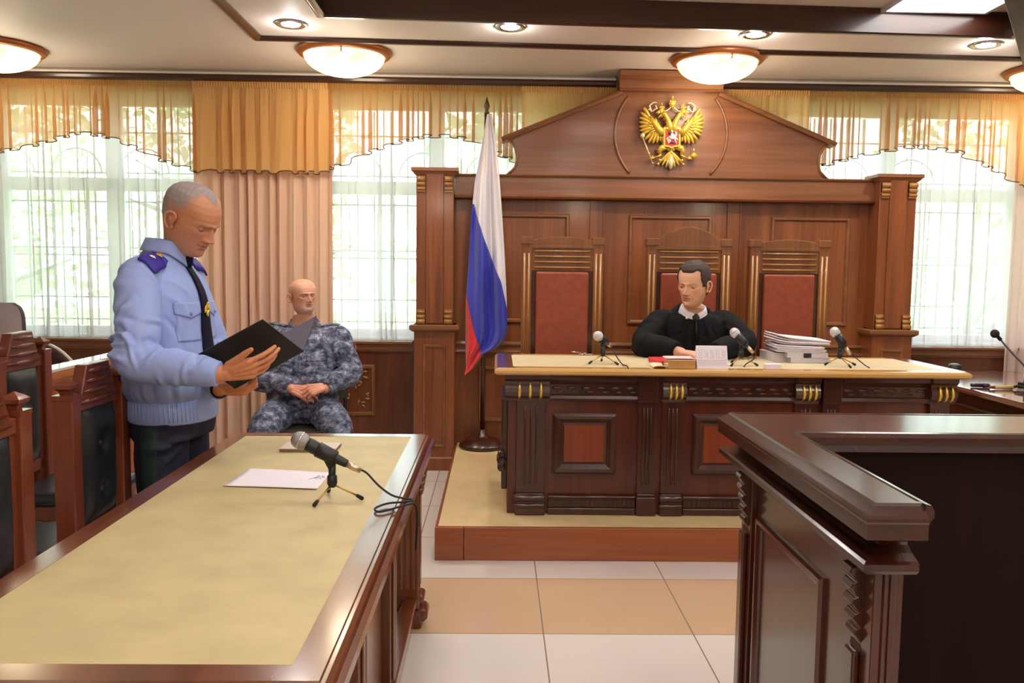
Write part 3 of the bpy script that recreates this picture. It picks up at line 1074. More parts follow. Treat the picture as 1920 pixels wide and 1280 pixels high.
for b in ((530, 1040), (575, 1075), (630, 1098), (750, 1098), (805, 1075), (850, 1040)):
    feather(tl, (690, 880), b, 20, 0.008)
for b in ((640, 960), (740, 960), (600, 1000), (780, 1000)):
    tl.tube(smooth_curve([e2(690, 880, 0.012), e2((690 + b[0]) / 2, b[1] - 40, 0.014), e2(*b, 0.012), e2(b[0] + (12 if b[0] < 690 else -12), b[1] + 16, 0.010)], 4), 0.006, 6)
for b in ((545, 1000), (835, 1000), (525, 1050), (855, 1050)):
    tl.sphere(e2(*b, 0.010), 0.010, 10, 8)
t_ = tl.build('tail', M['gold'], EM)
c_ = MB()
feather(c_, (690, 930), (690, 1118), 34, 0.014)
for b in ((630, 1062), (750, 1062)):
    feather(c_, (690, 950), b, 16, 0.012)
c_.build('tail_centre', M['gold2'], t_)
sc_ = MB()
sc_.tube([e2(310, 700, 0.014), e2(452, 1042, 0.014)], 0.0045, 8)
sc_.sphere(e2(312, 690, 0.014), (0.018, 0.012, 0.020), 12, 8)
sc_.sphere(e2(400, 915, 0.014), 0.008, 10, 8)
sc_.sphere(e2(452, 1040, 0.014), 0.006, 10, 8)
sc_.build('sceptre', M['gold2'], EM)
ob_ = MB()
ob_.sphere(e2(985, 938, 0.014), 0.022, 16, 12)
ob_.tube([e2(930, 938, 0.018), e2(1040, 938, 0.018)], 0.004, 6)
ob_.tube([e2(985, 900, 0.014), e2(985, 842, 0.014)], 0.0045, 6)
ob_.tube([e2(970, 866, 0.014), e2(1000, 866, 0.014)], 0.004, 6)
ob_.build('orb', M['gold'], EM)
sh = MB()
shp = [(598, 600), (785, 600), (785, 800), (770, 815), (710, 822), (690, 838), (670, 822), (612, 815), (598, 800)]
sh.prism([((u - 690) * K, (650 - v) * K) for u, v in shp][::-1], -0.026, 0.0)
s_ = sh.build('shield', M['red'], EM)
bo = MB()
bo.sweep([((u - 690) * K, -0.022, (650 - v) * K) for u, v in shp][::-1], [(-0.002, 0), (-0.002, 0.009), (0.008, 0.009), (0.011, 0)], (0, -1, 0))
bo.build('shield_border', M['gold'], s_)
ho = MB()
def s2(u, v): return e2(u, v, 0.028)
ho.tube([s2(650, 720), s2(690, 715), s2(735, 705)], [0.012, 0.015, 0.013], 10)
ho.tube([s2(730, 705), s2(745, 665), s2(735, 640), s2(755, 655)], [0.011, 0.008, 0.008, 0.004], 8)
for q in (((655, 725), (640, 755), (645, 795)), ((668, 725), (665, 760), (650, 790)), ((730, 715), (760, 735), (768, 750)), ((725, 715), (735, 755), (750, 790))):
    ho.tube([s2(*p) for p in q], [0.007, 0.005, 0.003], 6)
ho.tube([s2(645, 715), s2(625, 730), s2(628, 760)], [0.006, 0.005, 0.002], 6)
ho.tube([s2(690, 710), s2(688, 660)], [0.011, 0.010], 8)
ho.sphere(s2(690, 635), 0.010, 10, 8)
ho.tube([s2(692, 668), s2(720, 690), s2(745, 760)], [0.005, 0.005, 0.002], 6)
ho.build('horse_and_rider', M['white'], s_)
ck = MB()
ck.tube([s2(680, 665), s2(655, 655), s2(645, 680)], [0.008, 0.008, 0.003], 8)
ck.tube([s2(670, 790), s2(700, 770), s2(730, 795)], [0.004, 0.007, 0.004], 8)
ck.build('cloak_and_dragon', plain('dark_enamel', (66, 60, 84), 0.4), s_)

# ================================================================== DAIS
DA = thing('dais', 'low wooden dais with beige covering under the judge bench', 'dais', (1.2, 5.1, 0))
m = MB()
m.box(-0.285, 2.665, 4.125, 6.16, 0.02, 0.168)
m.build('platform_top', M['lino'], DA, world=True)
m = MB()
m.box(-0.155, 2.67, 4.10, 4.125, 0.0, 0.169)
m.build('front_board', M['dais'], DA, world=True, bevel=0.004)
m = MB()
m.box(-0.30, -0.158, 4.096, 4.125, 0.0, 0.1695)
m.build('corner_board', M['dais'], DA, world=True, bevel=0.004)
m = MB()
m.box(-0.30, -0.285, 4.125, 6.10, 0.0, 0.169)
m.build('side_board', wood('dais_side', (112, 50, 24), (150, 78, 42), 'y'), DA, world=True, bevel=0.003)

# ================================================================== JUDGE'S BENCH
BE = thing('judge_bench', 'long dark mahogany judge bench with pale inlaid top on the dais', 'desk', (1.215, 4.65, 0.17))
def TH(z): return z
m = MB()
# desk top: shallow honey edge with a pale inlay
m.sweep([(0.06, 4.335, 0.912), (2.375, 4.335, 0.912), (2.375, 4.965, 0.912), (0.06, 4.965, 0.912)],
        [(-0.03, 0), (0.058, 0), (0.070, 0.008), (0.072, 0.022), (0.064, 0.032), (0.05, 0.0355), (-0.03, 0.0355)], (0, 0, 1))
tp = m.build('desk_top', M['desk_edge'], BE, world=True)
MB().box(0.085, 2.35, 4.36, 4.94, 0.912, 0.948).build('inlay', M['bench_cloth'], tp, world=True)
BORD = wood('bench_border', (84, 44, 40), (116, 70, 62), 'y', rough=0.2, coat=0.8)
for q in ((0.0, 0.095, 4.30, 5.03), (2.33, 2.44, 4.30, 5.03)):
    b_ = MB()
    b_.box(q[0] + 0.002, q[1], q[2], q[3] - 0.005, 0.935, 0.9479)
    b_.build('end_border', BORD, tp, world=True)
YD0 = 4.36          # face of the front panels
m = MB()
m.box(0.06, 2.385, YD0, YD0 + 0.03, 0.17, 0.912)
m.box(0.06, 0.09, YD0 + 0.03, 4.93, 0.17, 0.912)
m.box(2.355, 2.385, YD0 + 0.03, 4.93, 0.17, 0.912)
m.build('carcass', M['desk_red'], BE, world=True)
def capital(x0, x1):
    m = MB()
    prof = [(0, 0.772), (-0.030, 0.772), (-0.036, 0.785), (-0.052, 0.800), (-0.062, 0.82), (-0.058, 0.842), (-0.046, 0.86), (-0.05, 0.875), (-0.066, 0.89), (-0.066, 0.912), (0, 0.912)]
    n = len(prof)
    vs = [(x, YD0 + a, z) for x in (x0, x1) for a, z in prof]
    fs = [tuple(range(n)), tuple(range(2 * n - 1, n - 1, -1))] + [(i, n + i, n + (i + 1) % n, (i + 1) % n) for i in range(n)]
    m.add(vs, fs)
    c = m.build('capital', M['desk'], BE, world=True)
    for k in range(3):
        xx = x0 + (x1 - x0) * (0.32 + 0.24 * k)
        g = MB()
        g.tube([(xx, YD0 - 0.034, 0.785), (xx, YD0 - 0.056, 0.80), (xx, YD0 - 0.066, 0.822), (xx, YD0 - 0.060, 0.848), (xx, YD0 - 0.050, 0.868)], [0.005, 0.007, 0.008, 0.007, 0.004], 8)
        g.build('gilt_leaf', M['gold'], c, world=True)
def pilast(x0, x1, flutes=True, block=True):
    m = MB()
    m.box(x0, x1, YD0 - 0.030, YD0, 0.285, 0.772)
    if flutes:
        for k in range(3):
            xx = x0 + (x1 - x0) * (0.3 + 0.2 * k)
            m.tube([(xx, YD0 - 0.031, 0.33), (xx, YD0 - 0.031, 0.74)], 0.006, 8)
    m.build('pilaster', M['desk'], BE, world=True, bevel=0.004)
    m = MB()
    m.box(x0 - 0.004, x1 + 0.004, YD0 - 0.05, YD0, 0.17, 0.27)
    m.box(x0, x1, YD0 - 0.042, YD0, 0.27, 0.285)
    if block == 'rich':
        m.tube([(x0 - 0.01, YD0 - 0.046, 0.262), (x1 + 0.002, YD0 - 0.046, 0.262)], 0.020, 12)
        m.tube([(x0 - 0.01, YD0 - 0.05, 0.222), (x1 + 0.002, YD0 - 0.05, 0.222)], 0.013, 12)
    m.build('plinth_block', M['desk'], BE, world=True, bevel=0.006)
def plain_cap(x0, x1):
    MB().box(x0, x1, YD0 - 0.045, YD0, 0.772, 0.905).build('cap_block', M['desk'], BE, world=True, bevel=0.004)
def frieze(x0, x1):
    m = MB()
    prof = [(0, 0.775), (-0.026, 0.775), (-0.034, 0.785), (-0.026, 0.800), (-0.018, 0.806), (-0.018, 0.858), (-0.032, 0.870), (-0.050, 0.885), (-0.050, 0.905), (0, 0.905)]
    n = len(prof)
    vs = [(x, YD0 + a, z) for x in (x0, x1) for a, z in prof]
    fs = [tuple(range(n)), tuple(range(2 * n - 1, n - 1, -1))] + [(i, n + i, n + (i + 1) % n, (i + 1) % n) for i in range(n)]
    m.add(vs, fs)
    f = m.build('frieze', M['desk'], BE, world=True)
    k = max(2, round((x1 - x0) / 0.075))
    o = MB()
    for i in range(k):
        xx = x0 + (x1 - x0) * (i + 0.5) / k
        o.sphere((xx, YD0 - 0.018, 0.84), (0.026, 0.008, 0.010), 10, 6)
        o.sphere((xx + 0.018, YD0 - 0.018, 0.818), (0.020, 0.006, 0.006), 10, 6)
    o.build('carved_scroll', M['desk'], f, world=True)
    m = MB()
    m.box(x0, x1, YD0 - 0.034, YD0, 0.17, 0.205)
    m.box(x0, x1, YD0 - 0.022, YD0, 0.205, 0.255)
    m.tube([(x0, YD0 - 0.024, 0.262), (x1, YD0 - 0.024, 0.262)], 0.009, 10)
    g = m.build('base_rail', M['desk'], BE, world=True, bevel=0.003)
    o = MB()
    k = max(3, round((x1 - x0) / 0.024))
    for i in range(k):
        xx = x0 + (x1 - x0) * (i + 0.5) / k
        o.box(xx - 0.008, xx + 0.008, YD0 - 0.030, YD0 - 0.022, 0.214, 0.246)
    o.build('dentils', M['desk'], g, world=True)
def square_panel(x0, x1):
    w_ = x1 - x0
    m = MB()
    m.sweep(rect_xz(x0 + 0.045, x1 - 0.045, 0.435, 0.655, YD0), [(-0.012, 0), (-0.012, 0.008), (0.0, 0.010), (0.022, 0.030), (0.038, 0.034), (0.048, 0.026), (0.050, 0)], (0, -1, 0))
    f = m.build('panel_frame', M['desk'], BE, world=True)
    MB().box(x0 + 0.055, x1 - 0.055, YD0 - 0.007, YD0, 0.445, 0.645).build('panel_field', wood('panel_field_red', (104, 40, 18), (140, 62, 30), 'z', rough=0.3), f, world=True)
capital(0.045, 0.275); pilast(0.105, 0.255, True, 'rich'); frieze(0.275, 0.735); plain_cap(0.735, 0.838); pilast(0.740, 0.835); square_panel(0.300, 0.622)
capital(0.862, 0.985); pilast(0.866, 0.975, True, 'rich'); frieze(0.985, 1.553); square_panel(1.035, 1.51); capital(1.553, 1.682); pilast(1.56, 1.67, True, 'rich')
plain_cap(1.70, 1.80); pilast(1.705, 1.795); frieze(1.80, 2.262); square_panel(1.875, 2.195); capital(2.262, 2.398); pilast(2.27, 2.375, True, 'rich')
m = MB()
m.box(0.03, 0.06, 4.42, 4.9, 0.28, 0.77)
for z, r in ((0.47, 0.02), (0.44, 0.026), (0.40, 0.022)):
    m.tube([(0.03, 4.40, z), (0.03, 4.52, z)], r, 10)
m.build('side_bracket', M['desk'], BE, world=True, bevel=0.004)

# ================================================================== JUDGE CHAIRS
def judge_chair(xc, zt, arch, label, w=0.525):
    t = thing('judge_chair', label, 'chair', (xc, 5.36, 0.17), group='high-backed chairs behind the bench')
    h = w / 2
    z0 = 0.0
    top = zt - 0.17
    post_top = 1.470
    for s in (-1, 1):
        m = MB()
        x = s * (h - 0.034)
        m.box(x - 0.032, x + 0.032, 0.03, 0.095, 0.0, post_top + 0.01)
        m.box(x - 0.040, x + 0.040, 0.022, 0.100, post_top - 0.03, post_top + 0.018)
        p = m.build('post', M['throne'], t, bevel=0.005)
        g = MB()
        for q in (-0.014, 0.014):
            g.tube([(x + q, 0.030, 0.60), (x + q, 0.030, post_top - 0.085)], 0.0075, 8)
        g.build('gilt_bead', M['gold_wood'], p)
    # crest with arch
    m = MB()
    N = 20
    xs = [-h + 0.06 + (w - 0.12) * i / N for i in range(N + 1)]
    def zt_(x):
        u = x / (h - 0.06)
        if arch == 'high':
            return top - 0.085 * abs(u) ** 1.6 if abs(u) < 0.82 else top - 0.085 * 0.82 ** 1.6 - 0.02
        return top - 0.024 * u * u
    pts = [(xs[0], 1.415), (xs[-1], 1.415)] + [(x, zt_(x)) for x in xs[::-1]]
    m.prism(pts, 0.030, 0.085)
    m.build('crest', M['throne'], t, bevel=0.004)
    m = MB()
    m.box(-h + 0.066, h - 0.066, 0.040, 0.080, 1.275, 1.42)
    sl = m.build('slat_board', M['throne'], t)
    for k in range(5):
        z = 1.295 + 0.0345 * k if arch != 'high' else 1.295 + 0.0365 * k
        g = MB()
        g.tube([(-h + 0.085, 0.036, z), (h - 0.085, 0.036, z)], 0.0065, 8)
        g.build('slat', M['gold_wood'], sl)
    m = MB()
    m.box(-h + 0.094, h - 0.094, 0.012, 0.07, 0.52, 1.268)
    m.build('backrest_pad', M['leather_red'], t, bevel=0.014, segs=3)
    m = MB()
    m.box(-h + 0.066, h - 0.066, 0.045, 0.085, 0.45, 1.28)
    m.build('back_board', M['desk'], t)
    m = MB()
    m.box(-h + 0.02, h - 0.02, -0.42, 0.04, 0.31, 0.37)
    m.build('seat_frame', M['throne'], t, bevel=0.008)
    m = MB()
    m.box(-h + 0.04, h - 0.04, -0.42, 0.02, 0.37, 0.44)
    m.build('seat', M['leather_red'], t, bevel=0.025, segs=3)
    for s in (-1, 1):
        m = MB()
        m.box(s * (h - 0.035) - 0.025, s * (h - 0.035) + 0.025, -0.42, -0.37, 0.0, 0.32)
        m.build('leg', M['throne'], t, bevel=0.006)
judge_chair(0.412, 1.660, 'low', 'empty high-backed judge chair with red leather, nearest to the flag')
judge_chair(1.222, 1.735, 'high', 'taller arched judge chair with red leather behind the seated judge', 0.545)
judge_chair(1.868, 1.660, 'low', 'empty high-backed judge chair with red leather, behind the paper stack', 0.515)

# ================================================================== FLAG
FL = thing('flag_on_stand', 'white, blue and red flag hanging from a dark wooden pole on a round foot', 'flag', (-0.10, 6.0, 0.17))
MB().lathe([(0.0, 0.0), (0.160, 0.0), (0.168, 0.012), (0.160, 0.030), (0.130, 0.042), (0.118, 0.058), (0.075, 0.066), (0.03, 0.085), (0.022, 0.13), (0.0, 0.13)], seg=40).build('foot', M['desk'], FL)
m = MB()
m.tube([(0.0, 0, 0.06), (0.012, -0.03, 2.36)], 0.017, 14)
m.build('pole', M['desk'], FL)
MB().lathe([(0.0, 0.0), (0.016, 0.0), (0.020, 0.012), (0.010, 0.022), (0.018, 0.045), (0.020, 0.06), (0.010, 0.09), (0.0, 0.125)], c=(0.012, -0.03, 2.35), seg=16).build('finial', plain('dark_bronze', (92, 74, 48), 0.35, metal=0.6), FL)
# cloth: left and right outlines by height, gathered in soft vertical folds
FLl = [(2.51, -0.086), (2.343, -0.114), (2.052, -0.167), (1.833, -0.187), (1.464, -0.206), (1.241, -0.223), (0.941, -0.225), (0.753, -0.217), (0.704, -0.227)]
FLr = [(2.51, -0.060), (2.308, -0.022), (2.091, 0.003), (1.835, 0.024), (1.541, 0.046), (1.244, 0.064), (1.02, 0.070), (0.952, 0.049), (0.90, 0.0), (0.849, -0.10), (0.754, -0.170), (0.704, -0.224)]
def fx(z, T):
    zs = [p[0] for p in T][::-1]
    xs = [p[1] for p in T][::-1]
    return lerp(z, zs, xs)
WB = [(-0.172, 1.90), (-0.108, 1.687), (-0.051, 1.54), (0.025, 1.355), (0.068, 1.17)]
BR = [(-0.224, 1.28), (-0.189, 1.129), (-0.158, 0.999), (-0.105, 0.855)]
def flag_cloth():
    nu, nv = 60, 150
    vs, fs, band = [], [], []
    def wb(x): return lerp(x, [p[0] for p in WB], [p[1] for p in WB])
    def br(x):
        if x > -0.105:
            return 0.0
        return lerp(x, [p[0] for p in BR], [p[1] for p in BR])
    for j in range(nv + 1):
        z = 2.51 + (0.706 - 2.51) * j / nv
        a, b = fx(z, FLl), fx(z, FLr)
        wd = b - a
        for i in range(nu + 1):
            u = i / nu
            x = a + wd * u
            v = j / nv
            A = 0.045 * min(1, wd / 0.2)
            y = 5.915 + A * math.sin(2 * PI * (1.7 * u + 0.25 * v) + 0.5) + 0.35 * A * math.sin(2 * PI * (4.1 * u - 0.8 * v)) + 0.008 * math.sin(9 * z + 6 * u) - 0.03 * u
            vs.append((x + 0.10, y - 6.0, z - 0.17))
            band.append((x, z))
    for j in range(nv):
        for i in range(nu):
            q = j * (nu + 1) + i
            fs.append((q, q + 1, q + nu + 2, q + nu + 1))
    me = bpy.data.meshes.new('flag_cloth')
    me.from_pydata(vs, [], fs)
    at = me.attributes.new('band', 'FLOAT', 'POINT')
    vals = []
    for x, z in band:
        d1, d2 = z - wb(x), z - br(x)
        vals.append(0.5 + max(-0.4, min(0.4, d1 * 2)) if d1 > (br(x) - wb(x)) / 2 else -0.5 + max(-0.4, min(0.4, d2 * 2)))
    at.data.foreach_set('value', vals)
    for p in me.polygons:
        p.use_smooth = True
    mt, nt, bs = new_mat('flag_cloth')
    L = nt.links.new
    a = nt.nodes.new('ShaderNodeAttribute')
    a.attribute_name = 'band'
    def gt(v):
        n = nt.nodes.new('ShaderNodeMath')
        n.operation = 'GREATER_THAN'
        L(a.outputs['Fac'], n.inputs[0])
        n.inputs[1].default_value = v
        return n.outputs[0]
    def mixc(fac, A, B):
        n = nt.nodes.new('ShaderNodeMix')
        n.data_type = 'RGBA'
        for sock, val in ((n.inputs['Factor'], fac), (n.inputs['A'], A), (n.inputs['B'], B)):
            if isinstance(val, tuple):
                sock.default_value = val
            else:
                L(val, sock)
        return n.outputs['Result']
    c1 = mixc(gt(-0.5), lin((222, 34, 40)), lin((46, 54, 176)))
    c2 = mixc(gt(0.5), c1, lin((226, 220, 222)))
    L(c2, bs.inputs['Base Color'])
    bs.inputs['Roughness'].default_value = 0.55
    bs.inputs['Sheen Weight'].default_value = 0.3
    o = link('flag_cloth', me, mt, FL)
    s = o.modifiers.new('thickness', 'SOLIDIFY')
    s.thickness = 0.0015
flag_cloth()

# ================================================================== DOCK (right foreground)
DK = thing('dock_barrier', 'dark polished mahogany dock barrier with moulded top in the right foreground', 'barrier', (1.2, 1.9, 0))
zt = 1.05
xo, yo = 0.638, 2.38          # outer far left corner of the cap
yn = 1.405                    # near end of the cap
xi, yi = 0.748, 2.085         # inner edge
XR = 2.9
cx0, cy0, cy1 = xo + 0.037, yn + 0.037, yo - 0.02      # flat part of the cap
def dock_poly(pts, z0, z1, mb):
    n = len(pts)
    vs = [(x, y, z0) for x, y in pts] + [(x, y, z1) for x, y in pts]
    mb.add(vs, [tuple(range(n - 1, -1, -1)), tuple(range(n, 2 * n))] + [(i, (i + 1) % n, n + (i + 1) % n, n + i) for i in range(n)])
m = MB()
dock_poly([(cx0, cy0), (xi, cy0), (xi, yi), (XR, yi), (XR, cy1), (cx0, cy1)], zt - 0.05, zt, m)
m.build('top_board', M['dock'], DK, world=True)
edge = [(0.0, 0.0015), (0.0, -0.062), (0.022, -0.064), (0.034, -0.058), (0.034, -0.030), (0.037, -0.026), (0.037, -0.020), (0.030, -0.016), (0.012, -0.004), (0.010, 0.0015)]
m = MB()
m.sweep([(XR, cy1, zt), (cx0, cy1, zt), (cx0, cy0, zt), (xi, cy0, zt)], edge, (0, 0, 1), closed=False)
m.build('top_moulding', M['dock'], DK, world=True)
m = MB()
m.sweep([(xi, cy0 - 0.02, zt), (xi, yi, zt), (XR, yi, zt)], [(0.0, 0.002), (0.010, 0.0), (0.016, -0.010), (0.016, -0.022), (0.008, -0.032), (0.0, -0.05)], (0, 0, 1), closed=False)
m.build('inner_moulding', M['dock'], DK, world=True)
xb, yb, ynb = xo + 0.060, yo - 0.045, yn + 0.070
m = MB()
m.sweep([(XR, yb, zt - 0.118), (xb, yb, zt - 0.118), (xb, ynb, zt - 0.118), (xi - 0.006, ynb, zt - 0.118)],
        [(-0.04, 0.058), (0.0, 0.058), (0.002, 0.046), (0.010, 0.034), (0.026, 0.024), (0.048, 0.016), (0.054, 0.012), (0.054, 0.0), (0.046, -0.008), (0.030, -0.012), (0.016, -0.020), (-0.04, -0.020)], (0, 0, 1), closed=False)
m.build('neck_moulding', M['dock'], DK, world=True)
# walls: side arm and far wall
m = MB()
m.box(xb + 0.012, xb + 0.05, ynb + 0.012, yb - 0.012, 0.0, zt - 0.10)
m.box(xb + 0.05, XR, yb - 0.05, yb - 0.012, 0.0, zt - 0.10)
m.box(xb + 0.012, xi - 0.008, ynb + 0.011, ynb + 0.05, 0.0, zt - 0.10)
m.build('outer_wall', M['dock_v'], DK, world=True)
m = MB()
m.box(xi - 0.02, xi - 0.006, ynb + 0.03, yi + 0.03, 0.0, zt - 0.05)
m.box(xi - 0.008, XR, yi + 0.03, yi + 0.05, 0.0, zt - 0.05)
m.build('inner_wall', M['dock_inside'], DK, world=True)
xf = xb + 0.012
for pa, pb in ((1.76, 2.19),):
    m = MB()
    m.sweep([(xf, pb, 0.16), (xf, pa, 0.16), (xf, pa, 0.785), (xf, pb, 0.785)], [(-0.016, 0), (-0.014, 0.006), (-0.002, 0.013), (0.008, 0.013), (0.012, 0.005), (0.012, 0)], (-1, 0, 0))
    m.build('panel_moulding', M['dock_v'], DK, world=True)
for yc in (ynb + 0.075, yb - 0.065):
    m = MB()
    m.box(xf - 0.016, xf + 0.002, (ynb + 0.011) if yc < 1.8 else yc - 0.042, yc + 0.042, 0.0, zt - 0.135)
    p = m.build('stile', M['dock_v'], DK, world=True, bevel=0.003)
    q = MB()
    prof = [(0.0, 0.905)]
    for k in range(5):
        z = 0.900 - 0.030 * k
        r = 0.030 - 0.0035 * k
        prof += [(-r, z), (-r - 0.004, z - 0.010), (-r + 0.004, z - 0.020), (-r + 0.010, z - 0.027)]
    prof += [(-0.010, 0.735), (0.0, 0.735)]
    n = len(prof)
    vs = [(xf - 0.010 + a_, yy, z_) for yy in (yc - 0.022, yc + 0.022) for a_, z_ in prof]
    q.add(vs, [tuple(range(n)), tuple(range(2 * n - 1, n - 1, -1))] + [(i, n + i, n + (i + 1) % n, (i + 1) % n) for i in range(n)])
    q.build('bracket', M['dock_v'], p, world=True, bevel=0.002)
    q = MB()
    q.box(xf - 0.030, xf - 0.016, yc - 0.020, yc + 0.020, 0.0, 0.735)
    q.build('flute', M['dock_v'], p, world=True, bevel=0.004)
m = MB()
m.box(xb + 0.013, xb + 0.018, ynb + 0.006, ynb + 0.014, 0.08, zt - 0.14)
m.box(xb + 0.024, xb + 0.036, ynb + 0.006, ynb + 0.014, 0.08, zt - 0.14)
m.build('end_flute', M['dock_v'], DK, world=True, bevel=0.003)
m = MB()
m.box(xb - 0.010, xb + 0.012, ynb, yb, 0.0, 0.10)
m.build('plinth', M['dock'], DK, world=True, bevel=0.006)

# ================================================================== PROSECUTION TABLE (left foreground)
TB = thing('long_table', 'long mahogany table with beige-green inlaid top in the left foreground', 'table', (-0.68, 2.4, 0))
tz = 0.755
ix0, ix1, iy0, iy1 = -1.03, -0.352, 1.43, 3.445
m = MB()
m.sweep([(ix0, iy0, tz), (ix1, iy0, tz), (ix1, iy1, tz), (ix0, iy1, tz)],
        [(0.0, -0.03), (0.0, 0.0), (0.058, 0.0), (0.060, -0.004), (0.068, -0.004), (0.076, -0.012), (0.080, -0.022), (0.092, -0.026), (0.094, -0.044), (0.086, -0.054), (0.074, -0.060), (0.06, -0.074), (0.05, -0.078)], (0, 0, 1))
tt = m.build('table_top', M['table'], TB, world=True)
MB().box(ix0 - 0.001, ix1 + 0.001, iy0 - 0.001, iy1 + 0.001, tz - 0.03, tz - 0.001).build('inlay', M['table_cloth'], tt, world=True)
# apron and legs
m = MB()
ax0, ax1, ay0, ay1 = ix0 - 0.03, ix1 + 0.045, iy0 - 0.01, iy1 + 0.01
m.box(ax1 - 0.03, ax1, ay0, ay1, tz - 0.16, tz - 0.07)
m.box(ax0, ax0 + 0.03, ay0, ay1, tz - 0.16, tz - 0.07)
m.box(ax0, ax1, ay0, ay0 + 0.03, tz - 0.16, tz - 0.07)
m.box(ax0, ax1, ay1 - 0.03, ay1, tz - 0.16, tz - 0.07)
m.build('apron', M['table'], TB, world=True)
def table_leg(x, y, s):
    m = MB()
    m.box(x - 0.045, x + 0.045, y - 0.05, y + 0.05, 0.12, tz - 0.07)
    for k in range(3):
        m.box(x - 0.032 + 0.024 * k, x - 0.018 + 0.024 * k, y - 0.056, y - 0.05, 0.16, tz - 0.20)
    for k in range(2):
        m.box(x + s * 0.045 - 0.006, x + s * 0.045 + 0.006, y - 0.030 + 0.034 * k, y - 0.008 + 0.034 * k, 0.16, tz - 0.20)
    l = m.build('leg', M['table_v'], TB, world=True, bevel=0.004)
    f = MB()
    f.box(x - 0.058, x + 0.058, y - 0.062, y + 0.062, 0.0, 0.075)
    f.box(x - 0.050, x + 0.050, y - 0.056, y + 0.056, 0.075, 0.13)
    f.tube([(x + s * 0.055, y - 0.05, 0.05), (x + s * 0.055, y + 0.05, 0.05)], 0.028, 12)
    f.tube([(x + s * 0.050, y - 0.045, 0.115), (x + s * 0.050, y + 0.045, 0.115)], 0.018, 12)
    f.build('foot', M['table'], l, world=True, bevel=0.006)
    b = MB()
    for k in range(4):
        b.tube([(x + s * (0.062 - 0.005 * k), y - 0.03, tz - 0.115 - 0.028 * k), (x + s * (0.062 - 0.005 * k), y + 0.03, tz - 0.115 - 0.028 * k)], 0.015, 10)
    b.build('bracket', M['table_v'], l, world=True)
for x, s in ((ax1 - 0.045, 1), (ax0 + 0.045, -1)):
    for y in (ay1 - 0.10, ay0 + 0.08):
        table_leg(x, y, s)
m = MB()
for x in (ax1 - 0.045,):
    m.box(x - 0.03, x + 0.03, ay0 + 0.1, ay1 - 0.12, 0.02, 0.10)
    m.box(x - 0.018, x + 0.04, ay0 + 0.1, ay1 - 0.12, 0.10, 0.125)
m.build('base_rail', M['table'], TB, world=True, bevel=0.005)
x = ax1 - 0.045
for y in (2.62, 2.02):
    m = MB()
    m.box(x - 0.028, x + 0.028, y - 0.055, y + 0.055, 0.12, tz - 0.16)
    m.box(x + 0.028, x + 0.036, y - 0.03, y - 0.012, 0.14, tz - 0.18)
    m.box(x + 0.028, x + 0.036, y + 0.012, y + 0.03, 0.14, tz - 0.18)
    m.build('mullion', M['table_v'], TB, world=True, bevel=0.004)
for a, b in ((1.48, 1.95), (2.09, 2.55)):
    m = MB()
    m.box(x - 0.012, x + 0.0, a, b, 0.12, tz - 0.16)
    m.build('side_panel', M['table_v'], TB, world=True)

